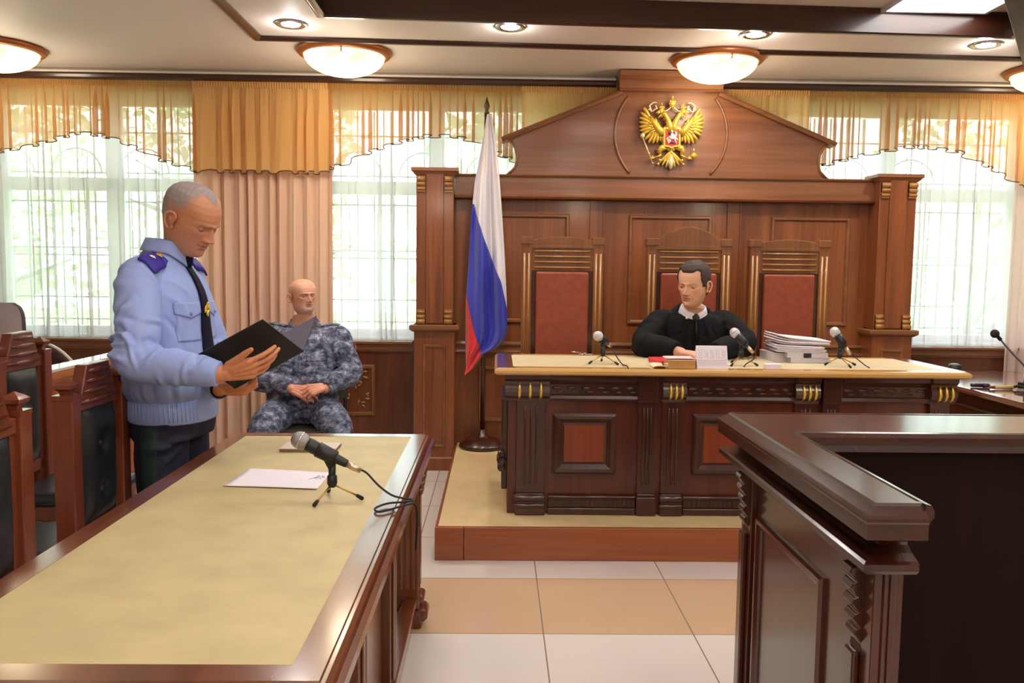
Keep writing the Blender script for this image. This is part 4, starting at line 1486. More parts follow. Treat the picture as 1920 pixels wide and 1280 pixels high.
# ================================================================== COURT CHAIRS
def court_chair(loc, label, ztop=1.08, w=0.43):
    """Backrest plane faces local -y; loc is the middle of the backrest foot."""
    t = thing('court_chair', label, 'chair', loc, 0.0, group='carved court chairs with black leather')
    h = w / 2
    zs = ztop - 0.075
    for s in (-1, 1):
        x = s * (h - 0.03)
        m = MB()
        m.box(x - 0.031, x + 0.031, -0.034, 0.034, 0.0, zs)
        p = m.build('post', M['chair'], t, bevel=0.005)
        f = MB()
        f.box(x - 0.034, x + 0.034, -0.034, 0.034, zs - 0.004, zs + 0.012)
        f.lathe([(0.020, zs + 0.012), (0.024, zs + 0.024), (0.040, zs + 0.034), (0.044, zs + 0.046), (0.030, zs + 0.054), (0.0, zs + 0.068)], c=(x, 0, 0), seg=4, smooth=False, rot=Matrix.Rotation(PI / 4, 3, 'Z'))
        f.build('finial', M['chair'], p, bevel=0.002)
    a = h - 0.06
    m = MB()
    m.prism([(-a, zs - 0.055), (a, zs - 0.055), (a, zs - 0.005), (a - 0.030, zs - 0.002), (a - 0.075, zs + 0.100), (-a + 0.075, zs + 0.100), (-a + 0.030, zs - 0.002), (-a, zs - 0.005)], -0.022, 0.022)
    c = m.build('crest_rail', M['chair'], t, bevel=0.005)
    g = MB()
    for k, wd in ((0, 0.52), (1, 0.62), (2, 0.76), (3, 0.92)):
        z = zs + 0.078 - 0.034 * k
        for sy in (-1, 1):
            g.tube([(-a * wd * 0.9, sy * 0.021, z), (0, sy * 0.025, z), (a * wd * 0.9, sy * 0.021, z)], [0.005, 0.011, 0.005], 8)
    g.build('carved_groove', M['chair'], c)
    m = MB()
    m.box(-h + 0.058, -h + 0.088, -0.016, 0.016, 0.42, zs - 0.05)
    m.box(h - 0.088, h - 0.058, -0.016, 0.016, 0.42, zs - 0.05)
    m.box(-a, a, -0.016, 0.016, 0.50, 0.55)
    m.build('back_frame', M['chair'], t, bevel=0.003)
    # padded back, bulging, with a tuft button
    m = MB()
    pw, z0, z1 = h - 0.090, 0.55, zs - 0.050
    for sy in (-1, 1):
        def pad(u, v, sy=sy):
            x = -pw + 2 * pw * u
            z = z0 + (z1 - z0) * v
            b = 0.012 + 0.026 * (1 - (2 * u - 1) ** 6) * (1 - (2 * v - 1) ** 8)
            for zb_ in (0.25, 0.66):
                b -= 0.018 * math.exp(-((x / 0.035) ** 2 + ((z - z0 - (z1 - z0) * zb_) / 0.035) ** 2))
            return (x, sy * b, z)
        m.grid(pad, 24, 32)
    bp = m.build('backrest_pad', M['leather_black'], t)
    m = MB()
    for zb_ in (0.25, 0.66):
        m.sphere((0, -0.022, z0 + (z1 - z0) * zb_), (0.014, 0.007, 0.014), 12, 8)
    m.build('button', M['leather_black'], bp)
    m = MB()
    m.box(-h + 0.03, h - 0.03, 0.0, 0.40, 0.36, 0.42)
    m.build('seat_frame', M['chair'], t, bevel=0.006)
    m = MB()
    m.box(-h + 0.02, h - 0.02, 0.035, 0.42, 0.415, 0.475)
    m.build('seat', M['leather_black'], t, bevel=0.028, segs=3)
    for s in (-1, 1):
        m = MB()
        m.box(s * (h - 0.055) - 0.022, s * (h - 0.055) + 0.022, 0.34, 0.385, 0.0, 0.37)
        m.build('leg', M['chair'], t, bevel=0.004)
        m = MB()
        m.box(s * (h - 0.03) - 0.012, s * (h - 0.03) + 0.012, 0.03, 0.345, 0.18, 0.215)
        m.build('stretcher', M['chair'], t, bevel=0.003)
    m = MB()
    m.box(-h + 0.05, h - 0.05, -0.012, 0.012, 0.27, 0.31)
    m.build('back_stretcher', M['chair'], t, bevel=0.003)
    return t
ch = court_chair((-1.43, 2.985, 0), 'carved chair with black leather back beside the table, next to the standing man')
ch.rotation_euler = (0, 0, math.radians(90))
c2 = dup(ch, (-1.43, 2.315, 0), math.radians(90), 'carved chair with black leather back at the left picture edge, nearest along the table')
c3 = dup(ch, (-2.07, 3.66, 0), math.radians(-88), 'carved chair with black leather back in the second row below the grey office chair')
c3.scale = (1.03, 1.03, 1.045)

# ================================================================== LEFT RAIL
RL = thing('wooden_rail', 'low wooden partition rail with glossy pale top behind the court chairs', 'barrier', (-2.40, 4.6, 0))
m = MB()
m.box(-2.46, -2.34, 3.2, 5.42, 0.10, 0.815)
m.build('body', M['rail'], RL, world=True)
m = MB()
m.box(-2.47, -2.325, 3.2, 5.43, 0.0, 0.12)
m.build('plinth', M['rail'], RL, world=True, bevel=0.006)
m = MB()
m.sweep([(-2.34, 5.42, 0.797), (-2.34, 3.2, 0.797)][::-1], [(-0.1, 0), (0.0, 0.0), (0.018, 0.010), (0.018, 0.04), (0.03, 0.05), (0.03, 0.085), (-0.1, 0.085)], (0, 0, 1), closed=False)
m.build('top_moulding', wood('rail_edge', (140, 78, 40), (182, 112, 66), 'y', rough=0.2, coat=0.5), RL, world=True)
m = MB()
m.box(-2.43, -2.312, 3.2, 5.44, 0.882, 0.900)
m.build('top_board', plain('glossy_top', (206, 200, 190), 0.12, coat=0.6), RL, world=True, bevel=0.004)
for a, b in ((3.30, 3.92), (4.0, 4.62), (4.70, 5.32)):
    m = MB()
    m.sweep([(-2.34, a, 0.40), (-2.34, b, 0.40), (-2.34, b, 0.68), (-2.34, a, 0.68)], [(-0.016, 0), (-0.010, 0.012), (0.006, 0.016), (0.016, 0.006), (0.016, 0)], (1, 0, 0))
    m.build('panel_moulding', M['rail'], RL, world=True)

# grey office chair behind the rail
OC = thing('office_chair', 'grey office chair with tall rounded back behind the rail at left edge', 'chair', (-2.92, 4.72, 0))
def oc_back(sy):
    def f(u, v):
        a = 0.30 - 0.03 * v
        z = 0.55 + 0.68 * v
        x = -a + 2 * a * u
        if v > 0.86:
            q = (v - 0.86) / 0.14
            x *= 0.80 + 0.20 * math.sqrt(max(0, 1 - q * q))
        b = 0.02 + 0.03 * (1 - (2 * u - 1) ** 4) * (1 - (2 * v - 1) ** 6)
        return (x, sy * b + 0.03 * v, z)
    return f
m = MB()
m.grid(oc_back(-1), 24, 30); m.grid(oc_back(1), 24, 30)
GREY = plain('grey_lilac_leather', (176, 164, 170), 0.45, bump=0.1, nscale=80)
m.build('backrest', GREY, OC)
MB().box(-0.26, 0.26, -0.5, -0.02, 0.44, 0.54).build('seat', GREY, OC, bevel=0.03, segs=3)
MB().tube([(0, -0.25, 0.08), (0, -0.25, 0.45)], 0.03, 12).build('gas_lift', M['chrome'], OC)
MB().tube([(0, -0.04, 0.48), (0, 0.06, 0.52), (0, 0.06, 0.75)], 0.025, 10).build('back_bar', M['black'], OC)
for k in range(5):
    a = 2 * PI * k / 5
    g = MB()
    g.tube([(0, -0.25, 0.09), (0.28 * math.cos(a), -0.25 + 0.28 * math.sin(a), 0.06)], [0.028, 0.016], 8)
    g.sphere((0.28 * math.cos(a), -0.25 + 0.28 * math.sin(a), 0.03), 0.03, 10, 8)
    g.build('leg', M['black'], OC)

# round-backed dark chair with white piping, mostly behind the rail
RC = thing('round_back_chair', 'dark chair with a curved white-piped back behind the wooden rail', 'chair', (-2.86, 5.45, 0))
arc = [(-0.34 + 0.68 * t, -0.10 - 0.06 * math.sin(PI * t), 0.955 - 0.42 * (abs(2 * t - 1)) ** 2.2) for t in np.linspace(0, 1, 22)]
m = MB()
def rb(u, v):
    p = arc[min(21, int(round(u * 21)))]
    return (p[0], p[1] + 0.03 * math.sin(PI * v), 0.47 + (p[2] - 0.47) * (1 - v))
m.grid(rb, 21, 8)
o = m.build('backrest', plain('dark_maroon_cloth', (70, 34, 32), 0.7), RC, fix=False)
o.modifiers.new('thickness', 'SOLIDIFY').thickness = 0.03
MB().tube(arc, 0.012, 8).build('piping', M['white_paint'], RC)
MB().lathe([(0, 0.40), (0.26, 0.40), (0.28, 0.43), (0.26, 0.47), (0, 0.48)], seg=28).build('seat', plain('dark_maroon_seat', (70, 34, 32), 0.7), RC)
for k in range(4):
    a = PI / 4 + k * PI / 2
    MB().tube([(0.18 * math.cos(a), 0.18 * math.sin(a), 0.41), (0.22 * math.cos(a), 0.22 * math.sin(a), 0.0)], 0.014, 8).build('leg', M['chrome'], RC)

# ================================================================== SIDE TABLE (right, behind the dock)
ST = thing('clerk_table', 'glossy dark clerk table standing right of the judge bench', 'table', (3.3, 5.1, 0))
m = MB()
m.sweep([(2.85, 4.2, 0.73), (3.70, 4.2, 0.73), (3.70, 5.93, 0.73), (2.85, 5.93, 0.73)], [(-0.02, 0), (0.0, 0.0), (0.012, 0.006), (0.016, 0.02), (0.008, 0.034), (-0.02, 0.036)], (0, 0, 1))
m.box(2.84, 3.71, 4.19, 5.94, 0.735, 0.765)
m.build('table_top', wood('clerk_top', (96, 52, 42), (126, 76, 62), 'y', rough=0.06, coat=1.0), ST, world=True)
m = MB()
m.box(2.90, 2.92, 4.25, 5.88, 0.0, 0.73)
m.box(3.62, 3.64, 4.25, 5.88, 0.0, 0.73)
m.box(2.92, 3.62, 4.27, 4.29, 0.15, 0.73)
m.build('carcass', M['desk'], ST, world=True)
m = MB()
m.sweep([(2.90, 5.88, 0.64), (2.90, 4.25, 0.64)], [(-0.01, 0), (0.012, 0), (0.018, 0.012), (0.006, 0.022), (-0.01, 0.022)], (0, 0, 1), closed=False)
m.build('side_moulding', M['desk'], ST, world=True)
# ================================================================== PEOPLE
from mathutils.bvhtree import BVHTree
SKIN = attr_mat('skin', rough=0.48, bump=0.12, bscale=420)
HAIR = attr_mat('short_hair', rough=0.75, bump=0.7, bscale=500)

def remesh(mb, voxel, smooth=2):
    me = mb.mesh('tmp')
    bm = bmesh.new()
    bm.from_mesh(me)
    bmesh.ops.recalc_face_normals(bm, faces=bm.faces)
    bm.to_mesh(me)
    bm.free()
    ob = bpy.data.objects.new('tmp', me)
    COL.objects.link(ob)
    r = ob.modifiers.new('r', 'REMESH')
    r.mode = 'VOXEL'
    r.voxel_size = voxel
    if smooth:
        s = ob.modifiers.new('s', 'SMOOTH')
        s.factor = 0.5
        s.iterations = smooth
    dg = bpy.context.evaluated_depsgraph_get()
    dg.update()
    ev = bpy.data.meshes.new_from_object(ob.evaluated_get(dg))
    Vv = np.empty(len(ev.vertices) * 3, dtype=np.float32)
    ev.vertices.foreach_get('co', Vv)
    Vv = Vv.reshape(-1, 3).astype(np.float64)
    Ff = [tuple(p.vertices) for p in ev.polygons]
    bpy.data.objects.remove(ob)
    bpy.data.meshes.remove(me)
    bpy.data.meshes.remove(ev)
    return Vv, Ff

def normals_of(Vv, Ff):
    me = bpy.data.meshes.new('n')
    me.from_pydata([tuple(p) for p in Vv], [], Ff)
    me.update()
    N = np.empty(len(Vv) * 3, dtype=np.float32)
    me.vertex_normals.foreach_get('vector', N)
    bpy.data.meshes.remove(me)
    return N.reshape(-1, 3).astype(np.float64)

def make_obj(name, Vv, Ff, mat, parent, col=None, smooth=True):
    me = bpy.data.meshes.new(name)
    me.from_pydata([tuple(p) for p in Vv], [], Ff)
    if col is not None:
        a = me.color_attributes.new('Col', 'FLOAT_COLOR', 'POINT')
        c = np.ones((len(Vv), 4))
        c[:, :3] = col
        a.data.foreach_set('color', c.ravel())
    if smooth:
        me.polygons.foreach_set('use_smooth', [True] * len(me.polygons))
    me.update()
    return link(name, me, mat, parent)

def wob(P, freq, seed, n=8):
    """Smooth pseudo-noise in -1..1."""
    r = np.random.RandomState(seed)
    out = np.zeros(len(P))
    for i in range(n):
        k = r.normal(size=3)
        k = k / np.linalg.norm(k) * freq * r.uniform(0.6, 1.6)
        out += np.sin(P @ k + r.uniform(0, 6.28))
    return out / n * 1.6

def seg_dist(P, pts):
    best = np.full(len(P), 1e9)
    pts = [np.array(p, float) for p in pts]
    for a, b in zip(pts[:-1], pts[1:]):
        ab = b - a
        L2 = max(1e-12, ab @ ab)
        t = np.clip(((P - a) @ ab) / L2, 0, 1)
        d = np.linalg.norm(P - (a + t[:, None] * ab), axis=1)
        best = np.minimum(best, d)
    return best

def apply_folds(Vv, Ff, folds):
    """Ridges (height above 0) and creases (below 0) pressed into cloth along lines laid on its surface."""
    bvh = BVHTree.FromPolygons([tuple(p) for p in Vv], Ff)
    N = normals_of(Vv, Ff)
    D = np.zeros(len(Vv))
    for pts, w_, h in folds:
        sp = []
        for p in smooth_curve(pts, 4) if len(pts) > 2 else [Vector(q) for q in pts]:
            q = bvh.find_nearest(Vector(p))
            sp.append(q[0] if q[0] is not None else Vector(p))
        sp = np.array([tuple(q) for q in sp])
        lo, hi = sp.min(0) - 4 * w_, sp.max(0) + 4 * w_
        idx = np.where(np.all((Vv > lo) & (Vv < hi), axis=1))[0]
        if len(idx) == 0:
            continue
        d = seg_dist(Vv[idx], sp)
        # fade towards both ends
        t = np.minimum(np.linalg.norm(Vv[idx] - sp[0], axis=1), np.linalg.norm(Vv[idx] - sp[-1], axis=1))
        ln = np.linalg.norm(sp[-1] - sp[0]) + 1e-6
        fade = np.clip(t / (0.35 * ln), 0.15, 1)
        D[idx] += h * fade * (np.exp(-(d / w_) ** 2) - 0.38 * np.exp(-(d / (2.1 * w_)) ** 2))
    return Vv + N * D[:, None]

def limb(mb, pts, rads, n=5, seg=18, ends=True):
    P = smooth_curve(pts, n)
    k = len(pts)
    rr = np.interp(np.linspace(0, k - 1, len(P)), range(k), rads)
    mb.tube(P, list(rr), seg)
    if ends:
        mb.sphere(P[0], float(rr[0]) * 0.99, 16, 10)
        mb.sphere(P[-1], float(rr[-1]) * 0.99, 16, 10)

def loft(mb, secs, seg=44):
    """Horizontal super-ellipse sections (cx, cy, z, a, b, n)."""
    vs, fs = [], []
    for s in secs:
        cx, cy, z, a, b = s[:5]
        n = s[5] if len(s) > 5 else 2.4
        tilt = s[6] if len(s) > 6 else 0.0
        for k in range(seg):
            t = 2 * PI * k / seg
            c, q = math.cos(t), math.sin(t)
            y = b * math.copysign(abs(q) ** (2 / n), q)
            vs.append((cx + a * math.copysign(abs(c) ** (2 / n), c), cy + y, z + tilt * y))
    m = len(secs)
    for i in range(m - 1):
        for k in range(seg):
            a, b = i * seg + k, i * seg + (k + 1) % seg
            fs.append((a, b, b + seg, a + seg))
    fs.append(tuple(range(seg - 1, -1, -1)))
    fs.append(tuple((m - 1) * seg + k for k in range(seg)))
    mb.add(vs, fs, 0, True)

def dense(secs, k=4):
    """Smooth the section list."""
    A = [list(s) + [2.4] * (6 - len(s)) + ([0.0] if len(s) < 7 else []) for s in secs]
    out = []
    for i in range(len(A) - 1):
        p0, p1, p2, p3 = (np.array(A[max(i - 1, 0)]), np.array(A[i]), np.array(A[i + 1]), np.array(A[min(i + 2, len(A) - 1)]))
        for j in range(k):
            t = j / k
            out.append(0.5 * (2 * p1 + (p2 - p0) * t + (2 * p0 - 5 * p1 + 4 * p2 - p3) * t * t + (3 * p1 - p0 - 3 * p2 + p3) * t ** 3))
    out.append(np.array(A[-1]))
    return [tuple(s) for s in out]

# ------------------------------------------------------------------ heads
HZ = [0.0, 0.006, 0.016, 0.028, 0.042, 0.055, 0.072, 0.092, 0.112, 0.128, 0.148, 0.168, 0.188, 0.205, 0.219, 0.229, 0.2345, 0.236]
HW = [0.036, 0.041, 0.048, 0.055, 0.0605, 0.0645, 0.0685, 0.0715, 0.0735, 0.0750, 0.0770, 0.0770, 0.0735, 0.066, 0.053, 0.036, 0.018, 0.001]
HF = [0.060, 0.073, 0.080, 0.0815, 0.082, 0.084, 0.087, 0.089, 0.092, 0.0965, 0.0965, 0.0925, 0.083, 0.070, 0.053, 0.034, 0.016, 0.001]
HB = [0.055, 0.058, 0.061, 0.064, 0.068, 0.072, 0.080, 0.089, 0.096, 0.100, 0.103, 0.1025, 0.097, 0.086, 0.070, 0.048, 0.024, 0.001]

def head_grid(feat, wide=1.0, jaw=1.0, jowl=0.0):
    zs = []
    z = 0.0
    while z < 0.2355:
        zs.append(z)
        z += 0.00135 if z < 0.135 else 0.0026 if z < 0.21 else 0.0016
    zs.append(0.236)
    na = 120
    t = np.arange(na) / na
    ang = 2 * PI * t - 0.45 * np.sin(2 * PI * t)
    P = np.zeros((len(zs), na, 3))
    for i, z in enumerate(zs):
        w_ = np.interp(z, HZ, HW) * wide
        if z < 0.075:
            w_ *= 1 + (jaw - 1) * (1 - z / 0.075)
        f_, b_ = np.interp(z, HZ, HF), np.interp(z, HZ, HB)
        s, c = np.sin(ang), np.cos(ang)
        n = 2.35 if z > 0.10 else 2.2
        x = w_ * np.sign(s) * np.abs(s) ** (2 / n)
        y = np.where(c > 0, f_, b_) * np.sign(c) * np.abs(c) ** (2 / n)
        P[i, :, 0], P[i, :, 1], P[i, :, 2] = x, y, z
    X, Y, Z = P[:, :, 0].copy(), P[:, :, 1].copy(), P[:, :, 2].copy()
    front = np.clip((Y + 0.005) / 0.05, 0, 1)
    D = np.zeros_like(X)
    def g(x, z, sx_, sz_, a, both=True):
        d = a * np.exp(-((X - x) / sx_) ** 2 - ((Z - z) / sz_) ** 2)
        if both and x:
            d += a * np.exp(-((X + x) / sx_) ** 2 - ((Z - z) / sz_) ** 2)
        return d
    nz = feat.get('nose', 1.0)
    hz = np.interp(Z, [0.064, 0.070, 0.0745, 0.080, 0.088, 0.100, 0.114, 0.124, 0.134], [0, 0.006, 0.0175, 0.0215, 0.0195, 0.0145, 0.008, 0.003, 0])
    sxn = np.interp(Z, [0.066, 0.074, 0.082, 0.095, 0.120], [0.0125, 0.0125, 0.0105, 0.0085, 0.0085])
    D += nz * hz * np.exp(-(X / sxn) ** 2)
    D += g(0.0125, 0.0765, 0.0060, 0.0058, 0.0080 * nz)
    D += g(0.0060, 0.0695, 0.0032, 0.0022, -0.0045)
    D += g(0.0315, 0.1140, 0.0175, 0.0105, -0.0112)
    D += g(0.0160, 0.1130, 0.0060, 0.0100, -0.0050)
    D += g(0.0290, 0.1290, 0.0200, 0.0058, 0.0050 * feat.get('brow', 1.0))
    D += g(0.0, 0.1290, 0.0110, 0.0080, 0.0025)
    D += g(0.0480, 0.0960, 0.0160, 0.0130, 0.0045)
    D += g(0.0430, 0.0620, 0.0140, 0.0170, -0.0035 * feat.get('hollow', 1.0))
    D += g(0.0, 0.0560, 0.0250, 0.0200, 0.0070)
    D += g(0.0, 0.0580, 0.0180, 0.0040, 0.0036 * feat.get('lip', 1.0))
    D += g(0.0070, 0.0592, 0.0060, 0.0030, 0.0012)
    D += g(0.0, 0.0650, 0.0036, 0.0050, -0.0016)
    mx = feat.get('mouth_bend', 0.0)
    D += -0.0046 * np.exp(-(X / 0.0235) ** 4 - ((Z - 0.0528 - mx * (X / 0.02) ** 2) / 0.0019) ** 2)
    D += g(0.0, 0.0470, 0.0155, 0.0044, 0.0048 * feat.get('lip', 1.0))
    D += g(0.0, 0.0375, 0.0160, 0.0048, -0.0034)
    D += g(0.0, 0.0190, 0.0165, 0.0110, 0.0065)
    D += g(0.0255, 0.0525, 0.0035, 0.0050, -0.0016)
    if jowl:
        D += g(0.0400, 0.0300, 0.0150, 0.0180, 0.006 * jowl)
    # folds from the nose to the mouth corners, bags under the eyes
    AX = np.abs(X)
    tt = np.clip((0.080 - Z) / 0.034, 0, 1)
    ln = 0.0165 + 0.0135 * tt
    D += -0.0024 * feat.get('fold', 1.0) * np.exp(-((AX - ln) / 0.0030) ** 2) * np.exp(-((Z - 0.064) / 0.018) ** 2)
    D += g(0.0300, 0.1010, 0.0120, 0.0030, -0.0012 * feat.get('bags', 1.0))
    for q, zz in enumerate((0.152, 0.163, 0.174)):
        D += -0.0009 * feat.get('lines', 0.5) * np.exp(-((Z - zz - 0.004 * np.cos(X * 60)) / 0.0018) ** 2) * np.exp(-(X / 0.040) ** 2)
    P[:, :, 1] += D * front
    # the temples turn in a little
    P[:, :, 0] *= 1 - 0.035 * np.exp(-((Z - 0.135) / 0.02) ** 2) * np.clip(Y / 0.05, 0, 1)
    return P, ang

class Person:
    pass

def build_head(s, R, pos, neck, neck_r, feat, wide=1.0, jaw=1.0, jowl=0.0, eye_open=0.5, gaze=(0, 0)):
    """Grid of the head and neck in person space plus its own head-space coordinates."""
    P, ang = head_grid(feat, wide, jaw, jowl)
    nl, na, _ = P.shape
    R3 = np.array(R)
    piv = np.array((0, 0, 0.11))
    def to_person(q):
        return (np.asarray(q) - piv) * s @ R3.T + np.array(pos)
    rings = [P[i] for i in range(nl - 1, -1, -1)]
    Vp = [to_person(r) for r in rings]
    Vh = [r.copy() for r in rings]
    c0 = to_person((0, -0.014, 0.0))
    c1 = np.array(neck)
    from mathutils import Quaternion
    q0 = Matrix(R).to_quaternion()
    q1 = Quaternion((1, 0, 0, 0))
    for t in (0.10, 0.22, 0.36, 0.52, 0.68, 0.84, 1.0, 1.25):
        q = np.array(q0.slerp(q1, min(1, t)).to_matrix())
        c = c0 + (c1 - c0) * t
        w_ = s * np.interp(t, [0, 0.3, 0.7, 1.0, 1.25], [0.052, 0.055, 0.058, 0.066, 0.085]) * neck_r
        f_ = s * np.interp(t, [0, 0.15, 0.5, 1.0, 1.25], [0.050, 0.044, 0.046, 0.054, 0.07]) * neck_r
        b_ = s * np.interp(t, [0, 0.3, 1.0, 1.25], [0.048, 0.052, 0.060, 0.075]) * neck_r
        x = w_ * np.sin(ang)
        y = np.where(np.cos(ang) > 0, f_, b_) * np.cos(ang)
        ring = np.stack([x, y, np.zeros_like(x)], 1)
        Vp.append(ring @ q.T + c)
        Vh.append(np.stack([x / s, y / s, np.full_like(x, -0.012 - 0.06 * t)], 1))
    n = len(Vp)
    V_ = np.concatenate(Vp)
    H_ = np.concatenate(Vh)
    F_ = []
    for i in range(n - 1):
        for k in range(na):
            a, b = i * na + k, i * na + (k + 1) % na
            F_.append((a, a + na, b + na, b))
    F_.append(tuple(range(na)))
    F_.append(tuple((n - 1) * na + k for k in range(na - 1, -1, -1)))
    o = Person()
    o.V, o.H, o.F, o.to_person, o.s, o.R, o.grid_n, o.na = V_, H_, F_, to_person, s, R3, n, na
    o.top_rings = nl
    # ears and eyelids join the same skin
    ex = MB()
    lash, rim_ = [], []
    for sd in (-1, 1):
        out_pts = [(-0.004, 0.092), (-0.012, 0.098), (-0.020, 0.112), (-0.024, 0.128), (-0.019, 0.141), (-0.008, 0.147), (0.004, 0.143), (0.009, 0.132), (0.006, 0.124)]
        x0 = 0.0735 * wide
        pts = []
        for y, z in out_pts:
            pts.append((sd * (x0 + 0.010 + 0.35 * (0.010 - y) * 1.1), y - 0.002, z - 0.012))
        ex.tube(smooth_curve(pts, 4), 0.0042, 8)
        ex.sphere((sd * (x0 + 0.008), -0.008, 0.112), (0.0055, 0.0165, 0.026), 14, 10, rot=Matrix.Rotation(-sd * 0.32, 3, 'Z'))
        ex.sphere((sd * (x0 + 0.008), -0.001, 0.086), (0.0050, 0.0065, 0.0085), 10, 8)
        ex.tube([(sd * (x0 + 0.011), -0.004, 0.100), (sd * (x0 + 0.013), -0.012, 0.110), (sd * (x0 + 0.013), -0.013, 0.122)], [0.003, 0.0035, 0.003], 8)
        # eyelids: shells over the upper and lower part of the eyeball
        ec = Vector((sd * 0.0315, 0.0715, 0.1135))
        r = 0.0134
        def lid(u, v, lo, hi):
            az = -1.60 + 3.2 * u
            el = lo + (hi - lo) * v
            bow = 0.14 * (1 - (az / 1.6) ** 2)
            el = el - bow * (1 - v) if lo > -0.6 and hi > 0.5 else el + bow * (v) * 0.4
            return (ec.x + r * math.cos(el) * math.sin(az), ec.y + r * math.cos(el) * math.cos(az), ec.z + r * math.sin(el))
        up = 0.50 - 0.75 * (1 - eye_open)
        i0 = len(ex.v)
        ex.grid(lambda u, v: lid(u, v, up, 1.35), 16, 8)
        lash += list(range(i0, i0 + 17))
        i0 = len(ex.v)
        ex.grid(lambda u, v: lid(u, v, -1.35, -0.42), 16, 6)
        rim_ += list(range(i0 + 6 * 17, i0 + 7 * 17))
    eh = np.array(ex.v)
    o.V = np.concatenate([o.V, to_person(eh)])
    n0 = len(o.H)
    o.H = np.concatenate([o.H, eh])
    o.F = o.F + [tuple(i + n0 for i in f) for f in ex.f]
    o.lash, o.rim = [n0 + i for i in lash], [n0 + i for i in rim_]
    o.eyes = []
    for sd in (-1, 1):
        o.eyes.append(np.array((sd * 0.0315, 0.0715, 0.1135)))
    o.gaze = gaze
    return o

EYE = attr_mat('eye', rough=0.12)
def add_eyes(o, parent, iris):
    for c in o.eyes:
        m = MB()
        m.sphere((0, 0, 0), 0.0124, 28, 20)
        Vv = np.array(m.v)
        gx, gz = o.gaze
        gd = np.array((math.sin(gx), math.cos(gx) * math.cos(gz), math.sin(gz)))
        d = (Vv / 0.0124) @ gd
        col = np.tile(np.array(lin((226, 220, 214))[:3]), (len(Vv), 1))
        col[d > 0.885] = lin(iris)[:3]
        col[d > 0.975] = lin((14, 12, 12))[:3]
        make_obj('eye', o.to_person(Vv + c), m.f, EYE, parent, col)

def head_colours(H, skin, lips=(168, 96, 84), brow=(110, 86, 70), cheek=(196, 120, 98), beard=None, beard_amt=0.0, brow_amt=0.8):
    sk = np.array(lin(skin)[:3])
    C = np.tile(sk, (len(H), 1))
    X, Y, Z = np.abs(H[:, 0]), H[:, 1], H[:, 2]
    front = np.clip(Y / 0.04, 0, 1)
    def mix(col, w_):
        w_ = np.clip(w_, 0, 1)[:, None]
        C[:] = C * (1 - w_) + np.array(lin(col)[:3]) * w_
    mix(cheek, 0.5 * front * np.exp(-((X - 0.042) / 0.02) ** 2 - ((Z - 0.085) / 0.02) ** 2))
    mix(cheek, 0.6 * front * np.exp(-(X / 0.014) ** 2 - ((Z - 0.080) / 0.012) ** 2))
    mix(cheek, 0.45 * np.exp(-((X - 0.085) / 0.012) ** 2 - ((Z - 0.11) / 0.03) ** 2))
    mix((150, 94, 72), 0.38 * front * np.exp(-((X - 0.031) / 0.017) ** 2 - ((Z - 0.113) / 0.009) ** 2))
    if beard is not None:
        reg = np.exp(-np.clip((Z - 0.050) / 0.018, 0, None) ** 2) * np.clip((Y + 0.03) / 0.03, 0, 1) * np.clip((Z + 0.03) / 0.02, 0, 1)
        must = front * np.exp(-((Z - 0.067) / 0.006) ** 2 - (X / 0.026) ** 4)
        reg = np.maximum(reg * np.clip(0.35 + 0.65 * np.exp(-((X - 0.02) / 0.035) ** 2), 0, 1), must)
        reg *= 1 - front * np.exp(-(X / 0.018) ** 4 - ((Z - 0.050) / 0.0085) ** 4)
        mix(beard, beard_amt * reg)
    lp = front * np.exp(-(X / 0.0205) ** 4) * (np.exp(-((Z - 0.0565) / 0.0040) ** 4) + np.exp(-((Z - 0.0478) / 0.0050) ** 4))
    mix(lips, 0.75 * lp)
    mix((96, 48, 42), 0.7 * front * np.exp(-(X / 0.021) ** 4 - ((Z - 0.0528) / 0.0013) ** 2))
    arch = 0.1300 + 0.003 * np.exp(-((X - 0.034) / 0.010) ** 2) - 0.05 * np.clip(X - 0.040, 0, 1)
    bw = front * np.exp(-((Z - arch) / 0.0034) ** 2) * np.clip((X - 0.011) / 0.006, 0, 1) * np.clip((0.052 - X) / 0.008, 0, 1)
    mix(brow, brow_amt * bw)
    mix((120, 66, 54), 0.55 * front * np.exp(-((X - 0.006) / 0.0032) ** 2 - ((Z - 0.0698) / 0.0022) ** 2))
    return C

def hair_shell(o, mask_fn, thick, col, parent, name='hair', noise=0.0, skin=None):
    """Short hair: the scalp part of the head grid lifted off the skin."""
    n = o.top_rings * o.na
    Vv, Hh = o.V[:n], o.H[:n]
    Ff = [f for f in o.F[:(o.top_rings - 1) * o.na]]
    mk = mask_fn(Hh)
    N = normals_of(Vv, Ff + [tuple(range(o.na))])
    ctr = o.to_person((0, -0.005, 0.12))
    out = Vv - ctr
    out /= np.linalg.norm(out, axis=1)[:, None]
    sgn = np.sign((N * out).sum(1))
    N *= sgn[:, None]
    lift = (np.clip(mk, 0, 1) * (thick + noise * wob(Vv, 160, 5)) - 0.0012) * o.s
    V2 = Vv + N * lift[:, None]
    keep = [f for f in Ff if max(mk[i] for i in f) > 0.02]
    keep.append(tuple(range(o.na)))
    used = sorted({i for f in keep for i in f})
    mp = {v: i for i, v in enumerate(used)}
    V3 = V2[used]
    F3 = [tuple(mp[i] for i in f) for f in keep]
    base = np.tile(np.array(lin(col)[:3]), (len(V3), 1))
    base *= (1 + 0.14 * wob(V3, 300, 9))[:, None]
    if skin is not None:      # cropped hair lets the scalp show where it thins out
        k = np.clip(mk[used], 0, 1)[:, None] ** 1.3
        base = base * k + np.array(lin(skin)[:3]) * (1 - k)
    return make_obj(name, V3, F3, HAIR, parent, np.clip(base, 0, 1))

